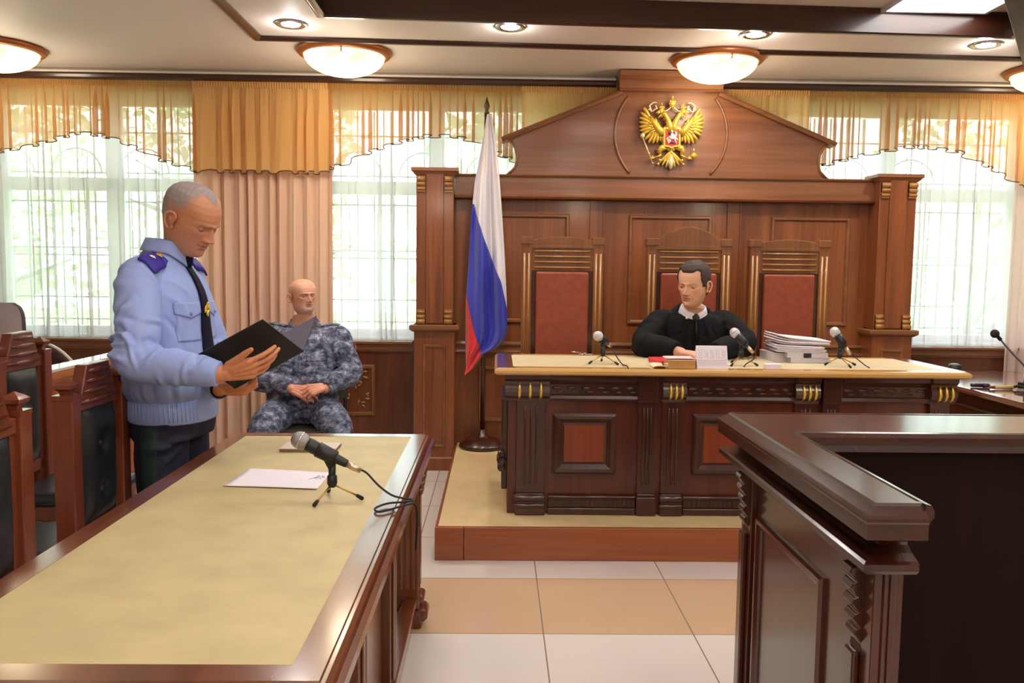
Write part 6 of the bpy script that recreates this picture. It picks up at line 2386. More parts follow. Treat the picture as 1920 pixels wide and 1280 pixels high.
def guard():
    loc, rz = Vector((-1.27, 5.55, 0)), math.radians(180)
    L = local_of(loc, rz)
    P = thing('person', 'bald seated person in blue-grey camouflage uniform with clasped hands before the beige drape', 'person', loc, rz)
    sh_r, el_r, wr_r = L((-1.495, 5.56, 0.985)), L((-1.545, 5.42, 0.735)), L((-1.285, 5.255, 0.688))
    sh_l, el_l, wr_l = L((-1.055, 5.56, 0.985)), L((-0.955, 5.44, 0.765)), L((-1.075, 5.255, 0.690))
    hd = build_head(0.95, rot_head(38, 6, 2), (-0.006, 0.045, 1.252), (0.0, 0.0, 1.080), 1.36,
                    dict(nose=1.3, brow=1.4, lip=0.8, fold=1.5, bags=1.4, lines=0.6, hollow=0.3, mouth_bend=-0.004), wide=1.08, jaw=1.10, jowl=0.9, eye_open=0.36, gaze=(0.15, 0.0))
    mb = MB()
    loft(mb, dense([(0, 0, 0.47, 0.15, 0.11), (0, 0.03, 0.60, 0.16, 0.13), (0, 0.03, 0.80, 0.16, 0.12), (0, 0.0, 0.96, 0.16, 0.10), (0, 0.0, 1.04, 0.10, 0.07), (0, 0.0, 1.08, 0.07, 0.06)]))
    for a, b, c in ((sh_r, el_r, wr_r), (sh_l, el_l, wr_l)):
        limb(mb, [a * 0.8 + Vector((0, 0, 0.95)) * 0.2, a, (a + b) / 2, b, (b + c) / 2, c], [0.05, 0.055, 0.05, 0.045, 0.042, 0.030])
    kn_r, kn_l = Vector((0.135, 0.46, 0.475)), Vector((-0.305, 0.46, 0.475))
    for k, s in ((kn_r, 1), (kn_l, -1)):
        limb(mb, [(0.10 * s, 0.03, 0.52), (k + Vector((0.10 * s, 0.03, 0.52))) / 2, k, k + Vector((0.0, 0.03, -0.2)), k + Vector((0.0, 0.0, -0.40))], [0.085, 0.075, 0.058, 0.055, 0.042])
        limb(mb, [k + Vector((0, 0.0, -0.41)), k + Vector((0, 0.10, -0.43)), k + Vector((0, 0.18, -0.44))], [0.04, 0.035, 0.025])
    # clasped hands: fingers of each laid over the other
    hand(mb, wr_r, (-0.93, 0.30, -0.20), (0.0, 0.72, 0.60), True, 1.06, curls=((14, 34, 30), (18, 42, 34), (22, 46, 34), (24, 46, 34)), spread=(5, 1, -3, -7), thumb=(22, 12, 6, 10))
    hand(mb, wr_l + Vector((0, 0.012, 0.014)), (0.88, 0.36, -0.22), (0.0, 0.66, 0.66), False, 1.06, curls=((22, 44, 34), (26, 50, 36), (30, 52, 36), (34, 52, 36)), spread=(5, 1, -3, -7), thumb=(26, 8, 6, 10))
    joint_body(hd, mb, 0.0028, (220, 160, 132), P, extra=(216, 146, 118), brow=(150, 112, 92), lips=(190, 112, 98), cheek=(206, 120, 98), beard=(196, 168, 156), beard_amt=0.75, brow_amt=0.55)
    add_eyes(hd, P, (120, 130, 136))
    CAMO = camo_mat()
    mb = MB()
    loft(mb, dense([(0, 0.02, 0.47, 0.205, 0.165), (0, 0.040, 0.54, 0.225, 0.190), (0, 0.052, 0.64, 0.230, 0.198), (0, 0.046, 0.76, 0.226, 0.186), (0, 0.022, 0.88, 0.222, 0.162),
                    (0, 0.004, 0.97, 0.212, 0.135), (0, -0.002, 1.03, 0.160, 0.098, 2.2), (0, -0.002, 1.065, 0.096, 0.076, 2.1), (0, 0.0, 1.085, 0.078, 0.068, 2.0)], 5))
    for a, b, c, s in ((sh_r, el_r, wr_r, 1), (sh_l, el_l, wr_l, -1)):
        limb(mb, [Vector((0.12 * s, 0, 0.98)), a, a * 0.6 + b * 0.4, b + (b - c).normalized() * 0.015, b * 0.5 + c * 0.5, c - (c - b).normalized() * 0.02], [0.075, 0.090, 0.086, 0.078, 0.066, 0.046], n=6, seg=22, ends=False)
        mb.sphere(a, 0.088, 18, 12)
    V_, F_ = remesh(mb, 0.0065, 5)
    folds = []
    for a, b, c, sd in ((sh_r, el_r, wr_r, 1), (sh_l, el_l, wr_l, 2)):
        folds += joint_folds(b, c - b, 0.075, 9, 20 + sd, 0.014, 0.011, 0.09)
        folds += joint_folds((a + b) / 2, b - a, 0.086, 6, 30 + sd, 0.016, 0.008, 0.09)
    rnd = random.Random(8)
    for k in range(16):
        z = rnd.uniform(0.56, 0.92)
        x = rnd.uniform(-0.16, 0.16)
        folds.append(([(x - rnd.uniform(0.05, 0.12), 0.22, z - 0.03), (x, 0.25, z), (x + rnd.uniform(0.05, 0.12), 0.22, z + rnd.uniform(-0.06, 0.06))], 0.014, rnd.choice((1, -1)) * 0.008))
    V_ = apply_folds(V_, F_, folds)
    jk = make_obj('jacket', V_, F_, CAMO, P)
    S = Surface(V_, F_)
    m = MB()
    patch(m, S, lambda u, v: (-0.022 + 0.044 * u, 0.8, 1.02 - 0.46 * v), (0, -1, 0), 4, 26, 0.003, 0.003)
    m.build('button_placket', CAMO, jk)
    m = MB()
    collar(m, (0.0, -0.002, 1.062), 0.082, 0.084, 0.040, 0.052, 24, tilt=-0.25, lean=0.1, flare=1.32, point=0.040)
    o = m.build('collar', CAMO, jk, fix=False)
    o.modifiers.new('thickness', 'SOLIDIFY').thickness = 0.004
    m = MB()
    m.tube([(0.0, 0.030, 1.052), (0.0, 0.058, 1.050)], [(0.05, 0.022), (0.046, 0.018)], 16)
    m.build('undershirt', plain('dark_undershirt', (38, 36, 42), 0.85), P)
    for s in (-1, 1):
        m = MB()
        patch(m, S, lambda u, v: (s * (0.115 + 0.115 * u), -0.030 + 0.05 * v, 1.5), (0, 0, -1), 12, 6, 0.010, 0.006)
        m.build('shoulder_strap', CAMO, jk)
        m = MB()
        patch(m, S, lambda u, v: (s * 0.115 - 0.06 + 0.12 * u, 0.8, 0.90 - 0.05 * v), (0, -1, 0), 12, 6, 0.007, 0.004)
        m.build('pocket_flap', CAMO, jk)
        q = S.hit((s * 0.125, 0.8, 1.000), (0, -1, 0), 0.016)
        m = MB()
        m.sphere(q, (0.009, 0.004, 0.011), 12, 8)
        m.tube([q + Vector((0, 0, 0.008)), q + Vector((0, 0, 0.018))], [0.004, 0.001], 8)
        m.build('collar_badge', plain('pale_silver', (224, 224, 226), 0.35, metal=0.4), jk)
    q = S.hit((-0.8, 0.02, 0.93), (1, 0, 0), 0.006)
    m = MB()
    m.sphere(q, (0.006, 0.026, 0.032), 16, 10)
    sp = m.build('sleeve_patch', plain('patch_maroon', (120, 60, 60), 0.8), P)
    m = MB()
    m.sphere(q + Vector((-0.004, 0.0, -0.006)), (0.004, 0.014, 0.016), 12, 8)
    m.build('patch_emblem', M['gold'], sp)
    for b, c in ((el_r, wr_r), (el_l, wr_l)):
        dd = (c - b).normalized()
        m = MB()
        m.tube([c - dd * 0.07, c - dd * 0.06, c - dd * 0.012, c - dd * 0.008], [0.050, 0.054, 0.050, 0.044], 22)
        m.build('cuff', CAMO, jk)
    # belt and trousers
    mb = MB()
    loft(mb, dense([(0, 0.01, 0.44, 0.20, 0.15), (0, 0.015, 0.50, 0.205, 0.165), (0, 0.02, 0.58, 0.20, 0.165)]))
    for k, s in ((kn_r, 1), (kn_l, -1)):
        a = Vector((0.105 * s, 0.02, 0.525))
        limb(mb, [a, a * 0.5 + k * 0.5 + Vector((0, 0, 0.012)), k + Vector((0, 0.01, 0.005)), k + Vector((0, 0.045, -0.10)), k + Vector((0, 0.03, -0.26)), k + Vector((0, 0.0, -0.38))],
             [0.112, 0.108, 0.092, 0.088, 0.080, 0.074], ends=True)
    V_, F_ = remesh(mb, 0.007, 4)
    folds = []
    for k, s in ((kn_r, 1), (kn_l, -1)):
        a = Vector((0.105 * s, 0.02, 0.525))
        folds += joint_folds(k, k - a, 0.095, 8, 50 + s, 0.015, 0.010, 0.09)
        folds += joint_folds(a * 0.55 + k * 0.45, k - a, 0.108, 9, 60 + s, 0.015, 0.009, 0.16)
        folds += joint_folds(a, k - a, 0.112, 6, 70 + s, 0.016, 0.010, 0.06)
    V_ = apply_folds(V_, F_, folds)
    make_obj('trousers', V_, F_, CAMO, P)
    m = MB()
    m.tube([(0.20, 0.10, 0.565), (0.15, 0.175, 0.565), (0.06, 0.212, 0.56), (-0.06, 0.212, 0.56), (-0.15, 0.175, 0.565), (-0.20, 0.10, 0.565)], [(0.024, 0.008)] * 6, 10)
    m.build('belt', M['black'], P)
    for k in (kn_r, kn_l):
        mb = MB()
        f = k + Vector((0, 0, -0.475))
        limb(mb, [f + Vector((0, -0.05, 0.06)), f + Vector((0, 0.04, 0.065)), f + Vector((0, 0.13, 0.05)), f + Vector((0, 0.21, 0.035))], [0.045, 0.047, 0.044, 0.032])
        limb(mb, [f + Vector((0, -0.01, 0.06)), f + Vector((0, -0.01, 0.20))], [0.052, 0.056])
        mb.box(f.x - 0.045, f.x + 0.045, -0.09 + f.y, 0.235 + f.y, 0.002, 0.022)
        V_, F_ = remesh(mb, 0.007, 3)
        make_obj('boot', V_, F_, plain('black_boot', (20, 20, 22), 0.3), P)
guard()
GC = thing('padded_chair', 'dark padded chair carrying the seated guard', 'chair', (-1.225, 5.50, 0))
VIN = plain('olive_vinyl', (92, 86, 76), 0.4)
m = MB()
m.box(-0.22, 0.22, -0.22, 0.20, 0.372, 0.425)
m.build('seat', VIN, GC, bevel=0.022, segs=3)
m = MB()
m.box(-0.215, 0.215, -0.215, 0.20, 0.355, 0.374)
m.build('seat_frame', M['black'], GC, bevel=0.004)
for x in (-0.19, 0.19):
    m = MB()
    m.tube([(x, -0.19, 0.36), (x, -0.21, 0.0)], 0.013, 10)
    m.build('leg', M['black'], GC)
    m = MB()
    m.tube([(x, 0.24, 0.85), (x, 0.22, 0.40), (x, 0.25, 0.0)], 0.013, 10)
    m.build('leg', M['black'], GC)
m = MB()
m.box(-0.20, 0.20, 0.215, 0.25, 0.55, 0.86)
m.build('backrest', VIN, GC, bevel=0.015, segs=3)

# ================================================================== JUDGE
def judge():
    loc, rz = Vector((1.20, 5.14, 0.17)), math.radians(180)
    L = local_of(loc, rz)
    P = thing('person', 'seated person in black robe with white collar at the bench, looking aside', 'person', loc, rz)
    sh_r, el_r, wr_r = L((0.992, 5.10, 1.140)), L((0.885, 4.925, 1.010)), L((1.045, 4.745, 0.992))
    sh_l, el_l, wr_l = L((1.378, 5.10, 1.140)), L((1.440, 4.925, 1.020)), L((1.215, 4.735, 0.992))
    hd = build_head(1.13, rot_head(-36, -7, -3), tuple(L((1.158, 4.975, 1.368))), tuple(L((1.172, 5.05, 1.185))), 0.98,
                    dict(nose=1.3, brow=1.1, lip=0.9, fold=1.3, bags=1.0, lines=0.5, hollow=1.5, mouth_bend=-0.002), wide=0.92, jaw=0.92, eye_open=0.30, gaze=(-0.1, -0.1))
    mb = MB()
    loft(mb, dense([(0, 0, 0.46, 0.15, 0.11), (0, 0.01, 0.58, 0.15, 0.11), (0, 0.03, 0.78, 0.15, 0.105), (0, 0.05, 0.93, 0.15, 0.09), (0.02, 0.07, 1.0, 0.08, 0.06), (0.026, 0.085, 1.03, 0.06, 0.055)]))
    for a, b, c in ((sh_r, el_r, wr_r), (sh_l, el_l, wr_l)):
        limb(mb, [a * 0.8 + Vector((0, 0.04, 0.92)) * 0.2, a, (a + b) / 2, b, (b + c) / 2, c], [0.045, 0.048, 0.045, 0.04, 0.038, 0.028])
    for s in (-1, 1):
        limb(mb, [(0.09 * s, 0.02, 0.52), (0.10 * s, 0.22, 0.51), (0.11 * s, 0.40, 0.49), (0.11 * s, 0.40, 0.26), (0.11 * s, 0.38, 0.05)], [0.085, 0.075, 0.056, 0.05, 0.04])
    hand(mb, wr_r, (-0.80, 0.58, -0.10), (0.0, 0.10, 0.99), True, 1.06, curls=((16, 24, 14), (18, 26, 16), (20, 28, 16), (22, 28, 16)), thumb=(28, 4, 6, 8))
    hand(mb, wr_l, (0.90, 0.40, -0.12), (0.0, 0.12, 0.98), False, 1.06, curls=((18, 26, 16), (20, 28, 18), (22, 30, 18), (24, 30, 18)), thumb=(28, 4, 6, 8))
    joint_body(hd, mb, 0.0028, (222, 172, 140), P, extra=(222, 164, 138), brow=(112, 84, 64), lips=(178, 106, 88), cheek=(206, 134, 104), beard=(176, 134, 110), beard_amt=0.45, brow_amt=0.6)
    add_eyes(hd, P, (86, 78, 66))
    def scalp(H):
        x, y, z = np.abs(H[:, 0]), H[:, 1], H[:, 2]
        fr = 0.184 + 0.010 * np.exp(-((x - 0.045) / 0.012) ** 2)
        line = np.where(y > 0.035, fr - np.clip((x - 0.058) / 0.008, 0, 1) * 0.075, np.where(y > -0.012, 0.108 + np.clip((0.058 - x) / 0.02, 0, 1) * 0.08, np.where(y > -0.03, 0.142, 0.055)))
        line = np.where((y > 0.052), np.maximum(line, np.where(x > 0.056, 0.165, line)), line)
        return np.clip((z - line) / 0.010, 0, 1)
    hair_shell(hd, scalp, 0.0090, (62, 46, 40), P, noise=0.0022)
    # robe
    mb = MB()
    loft(mb, dense([(0, -0.02, 0.445, 0.235, 0.16), (0, 0.0, 0.54, 0.235, 0.165), (0, 0.02, 0.70, 0.240, 0.165), (0, 0.036, 0.84, 0.246, 0.158), (0, 0.045, 0.93, 0.222, 0.136), (0.008, 0.052, 0.995, 0.186, 0.112, 2.2), (0.014, 0.056, 1.022, 0.138, 0.090, 2.1), (0.018, 0.058, 1.030, 0.092, 0.074, 2.0)], 5))
    for a, b, c, s in ((sh_r, el_r, wr_r, 1), (sh_l, el_l, wr_l, -1)):
        dd = (c - b).normalized()
        limb(mb, [Vector((0.12 * s, 0.045, 0.955)), a, a * 0.5 + b * 0.5 + Vector((0.018 * s, 0, 0.0)), b + Vector((0.015 * s, 0.0, 0.012)), b * 0.5 + c * 0.5 + Vector((0, 0, 0.010)), c - dd * 0.03 + Vector((0, 0, 0.004))],
             [0.080, 0.080, 0.086, 0.074, 0.066, 0.052], n=6, seg=22, ends=False)
        mb.sphere(a, 0.076, 18, 12)
        # hanging back of the wide sleeve
        mb.sphere(b + Vector((0.02 * s, -0.03, -0.005)), (0.070, 0.085, 0.062), 18, 12)
    V_, F_ = remesh(mb, 0.0065, 5)
    folds = []
    for a, b, c, sd in ((sh_r, el_r, wr_r, 1), (sh_l, el_l, wr_l, 2)):
        folds += joint_folds(b, c - b, 0.078, 8, 80 + sd, 0.016, 0.012, 0.09)
        folds += joint_folds((a + b) / 2, b - a, 0.088, 6, 90 + sd, 0.018, 0.010, 0.09)
    rnd = random.Random(12)
    for k in range(15):
        x = -0.20 + 0.40 * k / 14 + rnd.uniform(-0.01, 0.01)
        folds.append(([(x * 0.8, 0.2, 0.99), (x, 0.25, 0.88), (x * 1.05, 0.25, 0.72)], 0.014, (0.009 if k % 2 else -0.008)))
    V_ = apply_folds(V_, F_, folds)
    ROBE = plain('black_robe_cloth', (11, 11, 13), 0.85, spec=0.25, bump=0.08, nscale=200)
    rb_ = make_obj('robe', V_, F_, ROBE, P)
    S = Surface(V_, F_)
    c = (0.022, 0.074, 1.026)
    m = MB()
    collar(m, (c[0], c[1] + 0.006, c[2] - 0.004), 0.068, 0.074, 0.050, 0.046, 8, tilt=-0.30, lean=0.35, flare=1.24, point=0.075, fall=0.13)
    o = m.build('shirt_collar', plain('white_shirt', (228, 222, 232), 0.7), P, fix=False)
    o.modifiers.new('thickness', 'SOLIDIFY').thickness = 0.003
    m = MB()
    collar(m, (c[0], c[1] - 0.004, c[2] - 0.022), 0.098, 0.092, 0.042, 0.050, 34, tilt=-0.45, lean=0.2, flare=1.45, point=0.02)
    o = m.build('robe_collar', ROBE, P, fix=False)
    o.modifiers.new('thickness', 'SOLIDIFY').thickness = 0.005
    k0 = Vector((c[0], c[1] + 0.090, c[2] - 0.026))
    m = MB()
    m.tube([k0 + Vector((0, -0.010, 0.022)), k0 + Vector((0, 0.006, 0.008)), k0 + Vector((0, 0.008, -0.018))], [(0.020, 0.012), (0.022, 0.014), (0.013, 0.010)], 14)
    m.tube([k0 + Vector((0, 0.004, -0.014)), k0 + Vector((0, 0.012, -0.06)), k0 + Vector((0, 0.02, -0.13))], [(0.014, 0.005), (0.024, 0.006), (0.030, 0.006)], 14)
    m.build('tie', plain('black_tie_cloth', (18, 18, 24), 0.6), P)
    q = S.hit((0.075, 0.8, 1.000), (0, -1, 0), 0.012)
    MB().sphere(q, (0.008, 0.004, 0.008), 10, 8).build('lapel_pin', M['gold2'], P)
    for s in (-1, 1):
        mb = MB()
        limb(mb, [(0.11 * s, 0.34, 0.05), (0.11 * s, 0.44, 0.05), (0.11 * s, 0.54, 0.032)], [0.042, 0.042, 0.030])
        mb.box(0.11 * s - 0.045, 0.11 * s + 0.045, 0.30, 0.57, 0.002, 0.022)
        V2, F2 = remesh(mb, 0.007, 3)
        make_obj('shoe', V2, F2, plain('black_shoe', (18, 18, 20), 0.25), P)
judge()
# ================================================================== MICROPHONES
GRIL = [M['grille'], M['grille_light']]
def tripod_mic(label, hub, feet, head, tail, cable, k=1.0, grille=0, group=None):
    """Handheld microphone on a small tripod; all points in world space, feet on the table."""
    org = Vector((hub[0], hub[1], feet[0][2]))
    t = thing('microphone', label, 'microphone', org, 0, group)
    q = lambda p: Vector(p) - org
    H, T = q(head), q(tail)
    ax = (T - H).normalized()
    rq = Vector((0, 0, 1)).rotation_difference(ax).to_matrix()
    hb = q(hub)
    R0 = 0.0265 * k
    m = MB()
    m.lathe([(0.0, -R0), (0.45 * R0, -0.90 * R0), (0.78 * R0, -0.62 * R0), (0.97 * R0, -0.20 * R0), (R0, 0.10 * R0), (0.95 * R0, 0.55 * R0), (0.82 * R0, 0.85 * R0), (0.70 * R0, 1.05 * R0), (0, 1.05 * R0)], c=H, seg=28, rot=rq)
    hd = m.build('head_grille', GRIL[grille], t)
    m = MB()
    m.lathe([(0.98 * R0, -0.02 * R0), (1.05 * R0, 0.02 * R0), (1.05 * R0, 0.16 * R0), (0.98 * R0, 0.20 * R0)], c=H, seg=28, rot=rq)
    m.build('band', M['chrome'], hd)
    L_ = (T - H).length
    m = MB()
    m.lathe([(0.0, 0.98 * R0), (0.78 * R0, 1.0 * R0), (0.80 * R0, 1.25 * R0), (0.74 * R0, 0.40 * L_), (0.46 * R0, 0.97 * L_), (0.42 * R0, L_), (0, L_)], c=H, seg=24, rot=rq)
    m.build('handle', M['black'], t)
    m = MB()
    m.lathe([(0, 0), (0.36 * R0, 0), (0.38 * R0, 0.02 * k), (0.30 * R0, 0.046 * k), (0, 0.046 * k)], c=T, seg=18, rot=rq)
    m.build('connector', plain('nickel', (206, 186, 160), 0.3, metal=0.8) if 'nickel' not in bpy.data.materials else bpy.data.materials['nickel'], t)
    # clip and stem
    mid = H + ax * (0.56 * L_)
    m = MB()
    m.lathe([(0.80 * R0, -0.03 * k), (0.90 * R0, -0.028 * k), (0.80 * R0, 0.030 * k), (0.70 * R0, 0.032 * k)], c=mid, seg=20, rot=rq)
    m.tube([mid - Vector((0, 0, 0.4 * R0)), mid * 0.5 + Vector((hb.x, hb.y, mid.z)) * 0.5 - Vector((0, 0, 0.9 * R0)), Vector((hb.x, hb.y, mid.z - 1.5 * R0))], [0.45 * R0, 0.5 * R0, 0.5 * R0], 12)
    m.build('clip', M['black'], t)
    m = MB()
    m.tube([Vector((hb.x, hb.y, mid.z - 1.2 * R0)), Vector((hb.x, hb.y, hb.z))], [0.42 * R0, 0.38 * R0], 14)
    m.build('stem', M['black'], t)
    m = MB()
    m.lathe([(0.3 * R0, 0.022 * k), (0.55 * R0, 0.016 * k), (0.58 * R0, -0.006 * k), (0.36 * R0, -0.018 * k), (0.0, -0.020 * k)], c=hb, seg=18)
    m.build('hub', M['black'], t)
    for f in feet:
        F_ = q(f) + Vector((0, 0, 0.006 * k))
        d = (F_ - hb)
        m = MB()
        m.tube([hb - Vector((0, 0, 0.008 * k)), hb + d * 0.86], 0.0030 * k, 8)
        lg = m.build('leg', M['brass'], t)
        m = MB()
        m.tube([hb + d * 0.82, F_], [0.0052 * k, 0.0064 * k], 10)
        m.sphere(F_, 0.0064 * k, 10, 6)
        m.build('rubber_foot', M['rubber'], lg)
    if cable:
        m = MB()
        m.tube(smooth_curve([T + ax * 0.03 * k] + [q(c) for c in cable], 8), 0.0032 * k, 8)
        m.build('cable', M['rubber'], t)
    return t
tz_ = 0.756
tripod_mic('large black microphone with grey grille on a tripod on the long table',
           (-0.487, 2.475, 0.815), [(-0.525, 2.405, tz_), (-0.400, 2.482, tz_), (-0.515, 2.56, tz_)],
           (-0.583, 2.480, 0.937), (-0.442, 2.472, 0.868),
           [(-0.385, 2.470, 0.843), (-0.345, 2.46, 0.805), (-0.30, 2.45, 0.778), (-0.245, 2.455, 0.766), (-0.262, 2.425, 0.768), (-0.315, 2.42, 0.764), (-0.345, 2.375, 0.762), (-0.325, 2.345, 0.761), (-0.270, 2.40, 0.762), (-0.238, 2.44, 0.755), (-0.232, 2.46, 0.70), (-0.24, 2.5, 0.60)], 1.0)
bz = 0.9485
tripod_mic('small tripod microphone on the bench near the flag, left of the judge',
           (0.573, 4.53, 1.005), [(0.496, 4.484, bz), (0.579, 4.63, bz), (0.643, 4.447, bz)],
           (0.540, 4.500, 1.100), (0.606, 4.60, 1.050),
           [(0.635, 4.60, 1.02), (0.65, 4.50, 0.98), (0.668, 4.44, 0.954), (0.676, 4.33, 0.957), (0.68, 4.272, 0.93)], 1.0, 1, 'small microphones on the bench')
tripod_mic('small tripod microphone on the bench beside the desk calendar',
           (1.326, 4.535, 1.005), [(1.247, 4.436, bz), (1.300, 4.62, bz), (1.395, 4.463, bz)],
           (1.292, 4.555, 1.122), (1.352, 4.510, 1.050),
           [(1.385, 4.50, 1.02), (1.385, 4.50, 0.985), (1.33, 4.45, 0.962), (1.305, 4.40, 0.954)], 1.0, 1, 'small microphones on the bench')
tripod_mic('small tripod microphone on the bench right of the paper stack',
           (1.868, 4.535, 1.005), [(1.791, 4.540, bz), (1.880, 4.420, bz), (1.954, 4.54, bz)],
           (1.843, 4.560, 1.132), (1.890, 4.52, 1.050),
           [(1.915, 4.51, 1.02), (1.945, 4.49, 0.99), (1.970, 4.45, 0.962), (1.972, 4.40, 0.954)], 1.0, 1, 'small microphones on the bench')

# ================================================================== THINGS ON THE LONG TABLE
INK = plain('blue_grey_ink', (150, 156, 186), 0.7)
def flat_sheet(name, label, cat, pts, z, th, mat, curl=0.0, group=None):
    c = Vector((sum(p[0] for p in pts) / 4, sum(p[1] for p in pts) / 4, z))
    a, b, d, e = [Vector((p[0] - c.x, p[1] - c.y, 0)) for p in pts]
    m = MB()
    def f(u, v):
        p = (a * (1 - u) + b * u) * (1 - v) + (e * (1 - u) + d * u) * v
        return (p.x, p.y, th + curl * math.sin(PI * u) * 0.3 + curl * (2 * abs(v - 0.5)) ** 3)
    m.grid(f, 16, 10)
    o = m.build(name, mat, None, fix=False)
    o.location = c
    s = o.modifiers.new('thickness', 'SOLIDIFY')
    s.thickness = th
    s.offset = -1
    tag(o, label, cat, group)
    return o
sheet = flat_sheet('paper_sheet', 'white sheet of paper lying on the long table beside the microphone', 'paper', [(-0.862, 2.630), (-0.560, 2.600), (-0.560, 2.812), (-0.850, 2.862)], 0.7545, 0.0012, M['paper'], 0.003)
m = MB()
rnd = random.Random(2)
for k in range(5):
    x, y = -0.60 + 0.006 * k - 0.71 + 0.71, 2.74 + 0.012 * (k % 3)
    pts = [(x - (-0.708) + rnd.uniform(-0.014, 0.014), y - 2.726 + rnd.uniform(-0.02, 0.02), 0.0026) for q in range(5)]
    m.tube(smooth_curve(pts, 4), 0.0005, 5)
m.build('handwriting', INK, sheet)
BK = thing('booklet', 'thin pale booklet with brown edge at the far end of the long table', 'book', (-0.71, 3.20, 0.7545))
MB().box(-0.105, 0.105, -0.06, 0.06, 0.0, 0.011).build('pages', plain('brown_edge', (122, 98, 76), 0.7), BK)
MB().box(-0.106, 0.106, -0.061, 0.061, 0.011, 0.0135).build('cover', plain('pale_pink_cover', (214, 196, 184), 0.6), BK, bevel=0.0008)

# ================================================================== THINGS ON THE BENCH
# tent calendar with printed months
CA = thing('desk_calendar', 'white tent calendar with printed months on the bench before the judge', 'calendar', (1.121, 4.36, 0.948))
m = MB()
w_, h_ = 0.081, 0.117
m.add([(-w_, -0.030, 0), (w_, -0.030, 0), (w_, 0.010, h_), (-w_, 0.010, h_), (-w_, 0.050, 0), (w_, 0.050, 0), (w_, 0.014, h_), (-w_, 0.014, h_),
       (-w_, -0.027, 0), (w_, -0.027, 0), (w_, 0.011, h_ - 0.004), (-w_, 0.011, h_ - 0.004)],
      [(0, 1, 2, 3), (4, 7, 6, 5), (3, 2, 6, 7), (0, 3, 7, 4), (1, 5, 6, 2)])
m.build('card', plain('calendar_card', (236, 226, 232), 0.6), CA, fix=True)
pr = MB()
def cp(x, v, e=0.0006):
    return (x, -0.030 + 0.040 * v - e, h_ * v)
def mark(x0, x1, v0, v1):
    pr.add([cp(x0, v0), cp(x1, v0), cp(x1, v1), cp(x0, v1)], [(0, 1, 2, 3)])
for v in (0.815, 0.39, 0.13):
    mark(-w_ + 0.002, w_ - 0.002, v, v + 0.006)
for blk in range(5):
    bx = -0.070 + 0.030 * blk
    for r in range(7):
        for c_ in range(6):
            if rnd.random() < 0.8:
                x = bx + 0.0038 * c_
                v = 0.765 - 0.050 * r
                mark(x, x + 0.0022, v, v + 0.020)
for c_ in range(38):
    for r in range(4):
        x = -0.074 + 0.0039 * c_
        v = 0.345 - 0.055 * r
        mark(x, x + 0.002, v, v + 0.024)
pr.build('print', plain('calendar_print', (150, 142, 160), 0.8), CA, fix=False)
# wooden tray, red folder, loose sheets
TR = thing('wooden_tray', 'small honey-coloured wooden tray on the bench left of the calendar', 'tray', (0.955, 4.375, 0.948))
m = MB()
m.box(-0.070, 0.070, -0.065, -0.055, 0.0, 0.046)
m.box(-0.070, 0.070, 0.055, 0.065, 0.0, 0.046)
m.box(-0.070, -0.060, -0.055, 0.055, 0.0, 0.046)
m.box(0.060, 0.070, -0.055, 0.055, 0.0, 0.046)
m.box(-0.060, 0.060, -0.055, 0.055, 0.0, 0.008)
m.build('box', M['desk_edge'], TR, bevel=0.002)
flat_sheet('paper_sheet', 'pink sheet lying over the wooden tray on the bench', 'paper', [(0.882, 4.33), (1.032, 4.325), (1.030, 4.445), (0.880, 4.445)], 0.9945, 0.004, plain('pink_paper', (236, 196, 196), 0.7), 0.003)
flat_sheet('folder', 'red folder lying on the bench behind the wooden tray', 'folder', [(0.845, 4.47), (1.06, 4.46), (1.06, 4.66), (0.845, 4.67)], 0.949, 0.020, plain('red_folder', (206, 44, 58), 0.5), 0.004)
flat_sheet('paper_sheet', 'cream leaflet standing out left of the wooden tray', 'paper', [(0.815, 4.31), (0.880, 4.31), (0.880, 4.45), (0.815, 4.46)], 0.949, 0.003, plain('cream_paper', (226, 206, 170), 0.7), 0.010)
flat_sheet('paper_sheet', 'small white sheet on the bench right behind the calendar', 'paper', [(1.16, 4.48), (1.27, 4.47), (1.27, 4.56), (1.16, 4.57)], 0.949, 0.002, M['paper'], 0.001)
bx = MB().box(-0.040, 0.040, -0.025, 0.025, 0.0, 0.028).build('small_box', plain('small_white_box', (232, 224, 226), 0.6), None, bevel=0.002)
bx.location = (1.437, 4.345, 0.948)
tag(bx, 'small white box at the front edge of the bench', 'box')
# stack of case files: bound volumes, a skewed bundle and curled sheets on top
def volume(name, label, cat, c, sx_, sy_, th, rot, mat, extra=None):
    t = thing(name, label, cat, c, math.radians(rot), 'case files stacked on the bench')
    m = MB()
    m.box(-sx_ / 2 + 0.003, sx_ / 2 - 0.003, -sy_ / 2 + 0.003, sy_ / 2 - 0.003, 0.002, th - 0.002)
    m.build('pages', M['paper2'], t)
    m = MB()
    m.box(-sx_ / 2, sx_ / 2, -sy_ / 2, sy_ / 2, 0.0, 0.002)
    m.box(-sx_ / 2, sx_ / 2, -sy_ / 2, sy_ / 2, th - 0.002, th)
    m.box(sx_ / 2 - 0.004, sx_ / 2 + 0.001, -sy_ / 2, sy_ / 2, 0.0, th)
    m.build('cover', mat, t, bevel=0.0015)
    return t
v1 = volume('case_file', 'grey-covered case file at the bottom of the stack on the bench', 'case file', (1.745, 4.80, 0.9485), 0.225, 0.30, 0.030, 2, M['paper2'])
v2 = volume('case_file', 'pale case file second from the bottom of the stack on the bench', 'case file', (1.740, 4.80, 0.979), 0.225, 0.30, 0.026, -3, M['paper'])
m = MB()
m.box(-0.020, 0.020, -0.157, -0.140, 0.001, 0.024)
m.build('binder_clip', M['black'], v2)
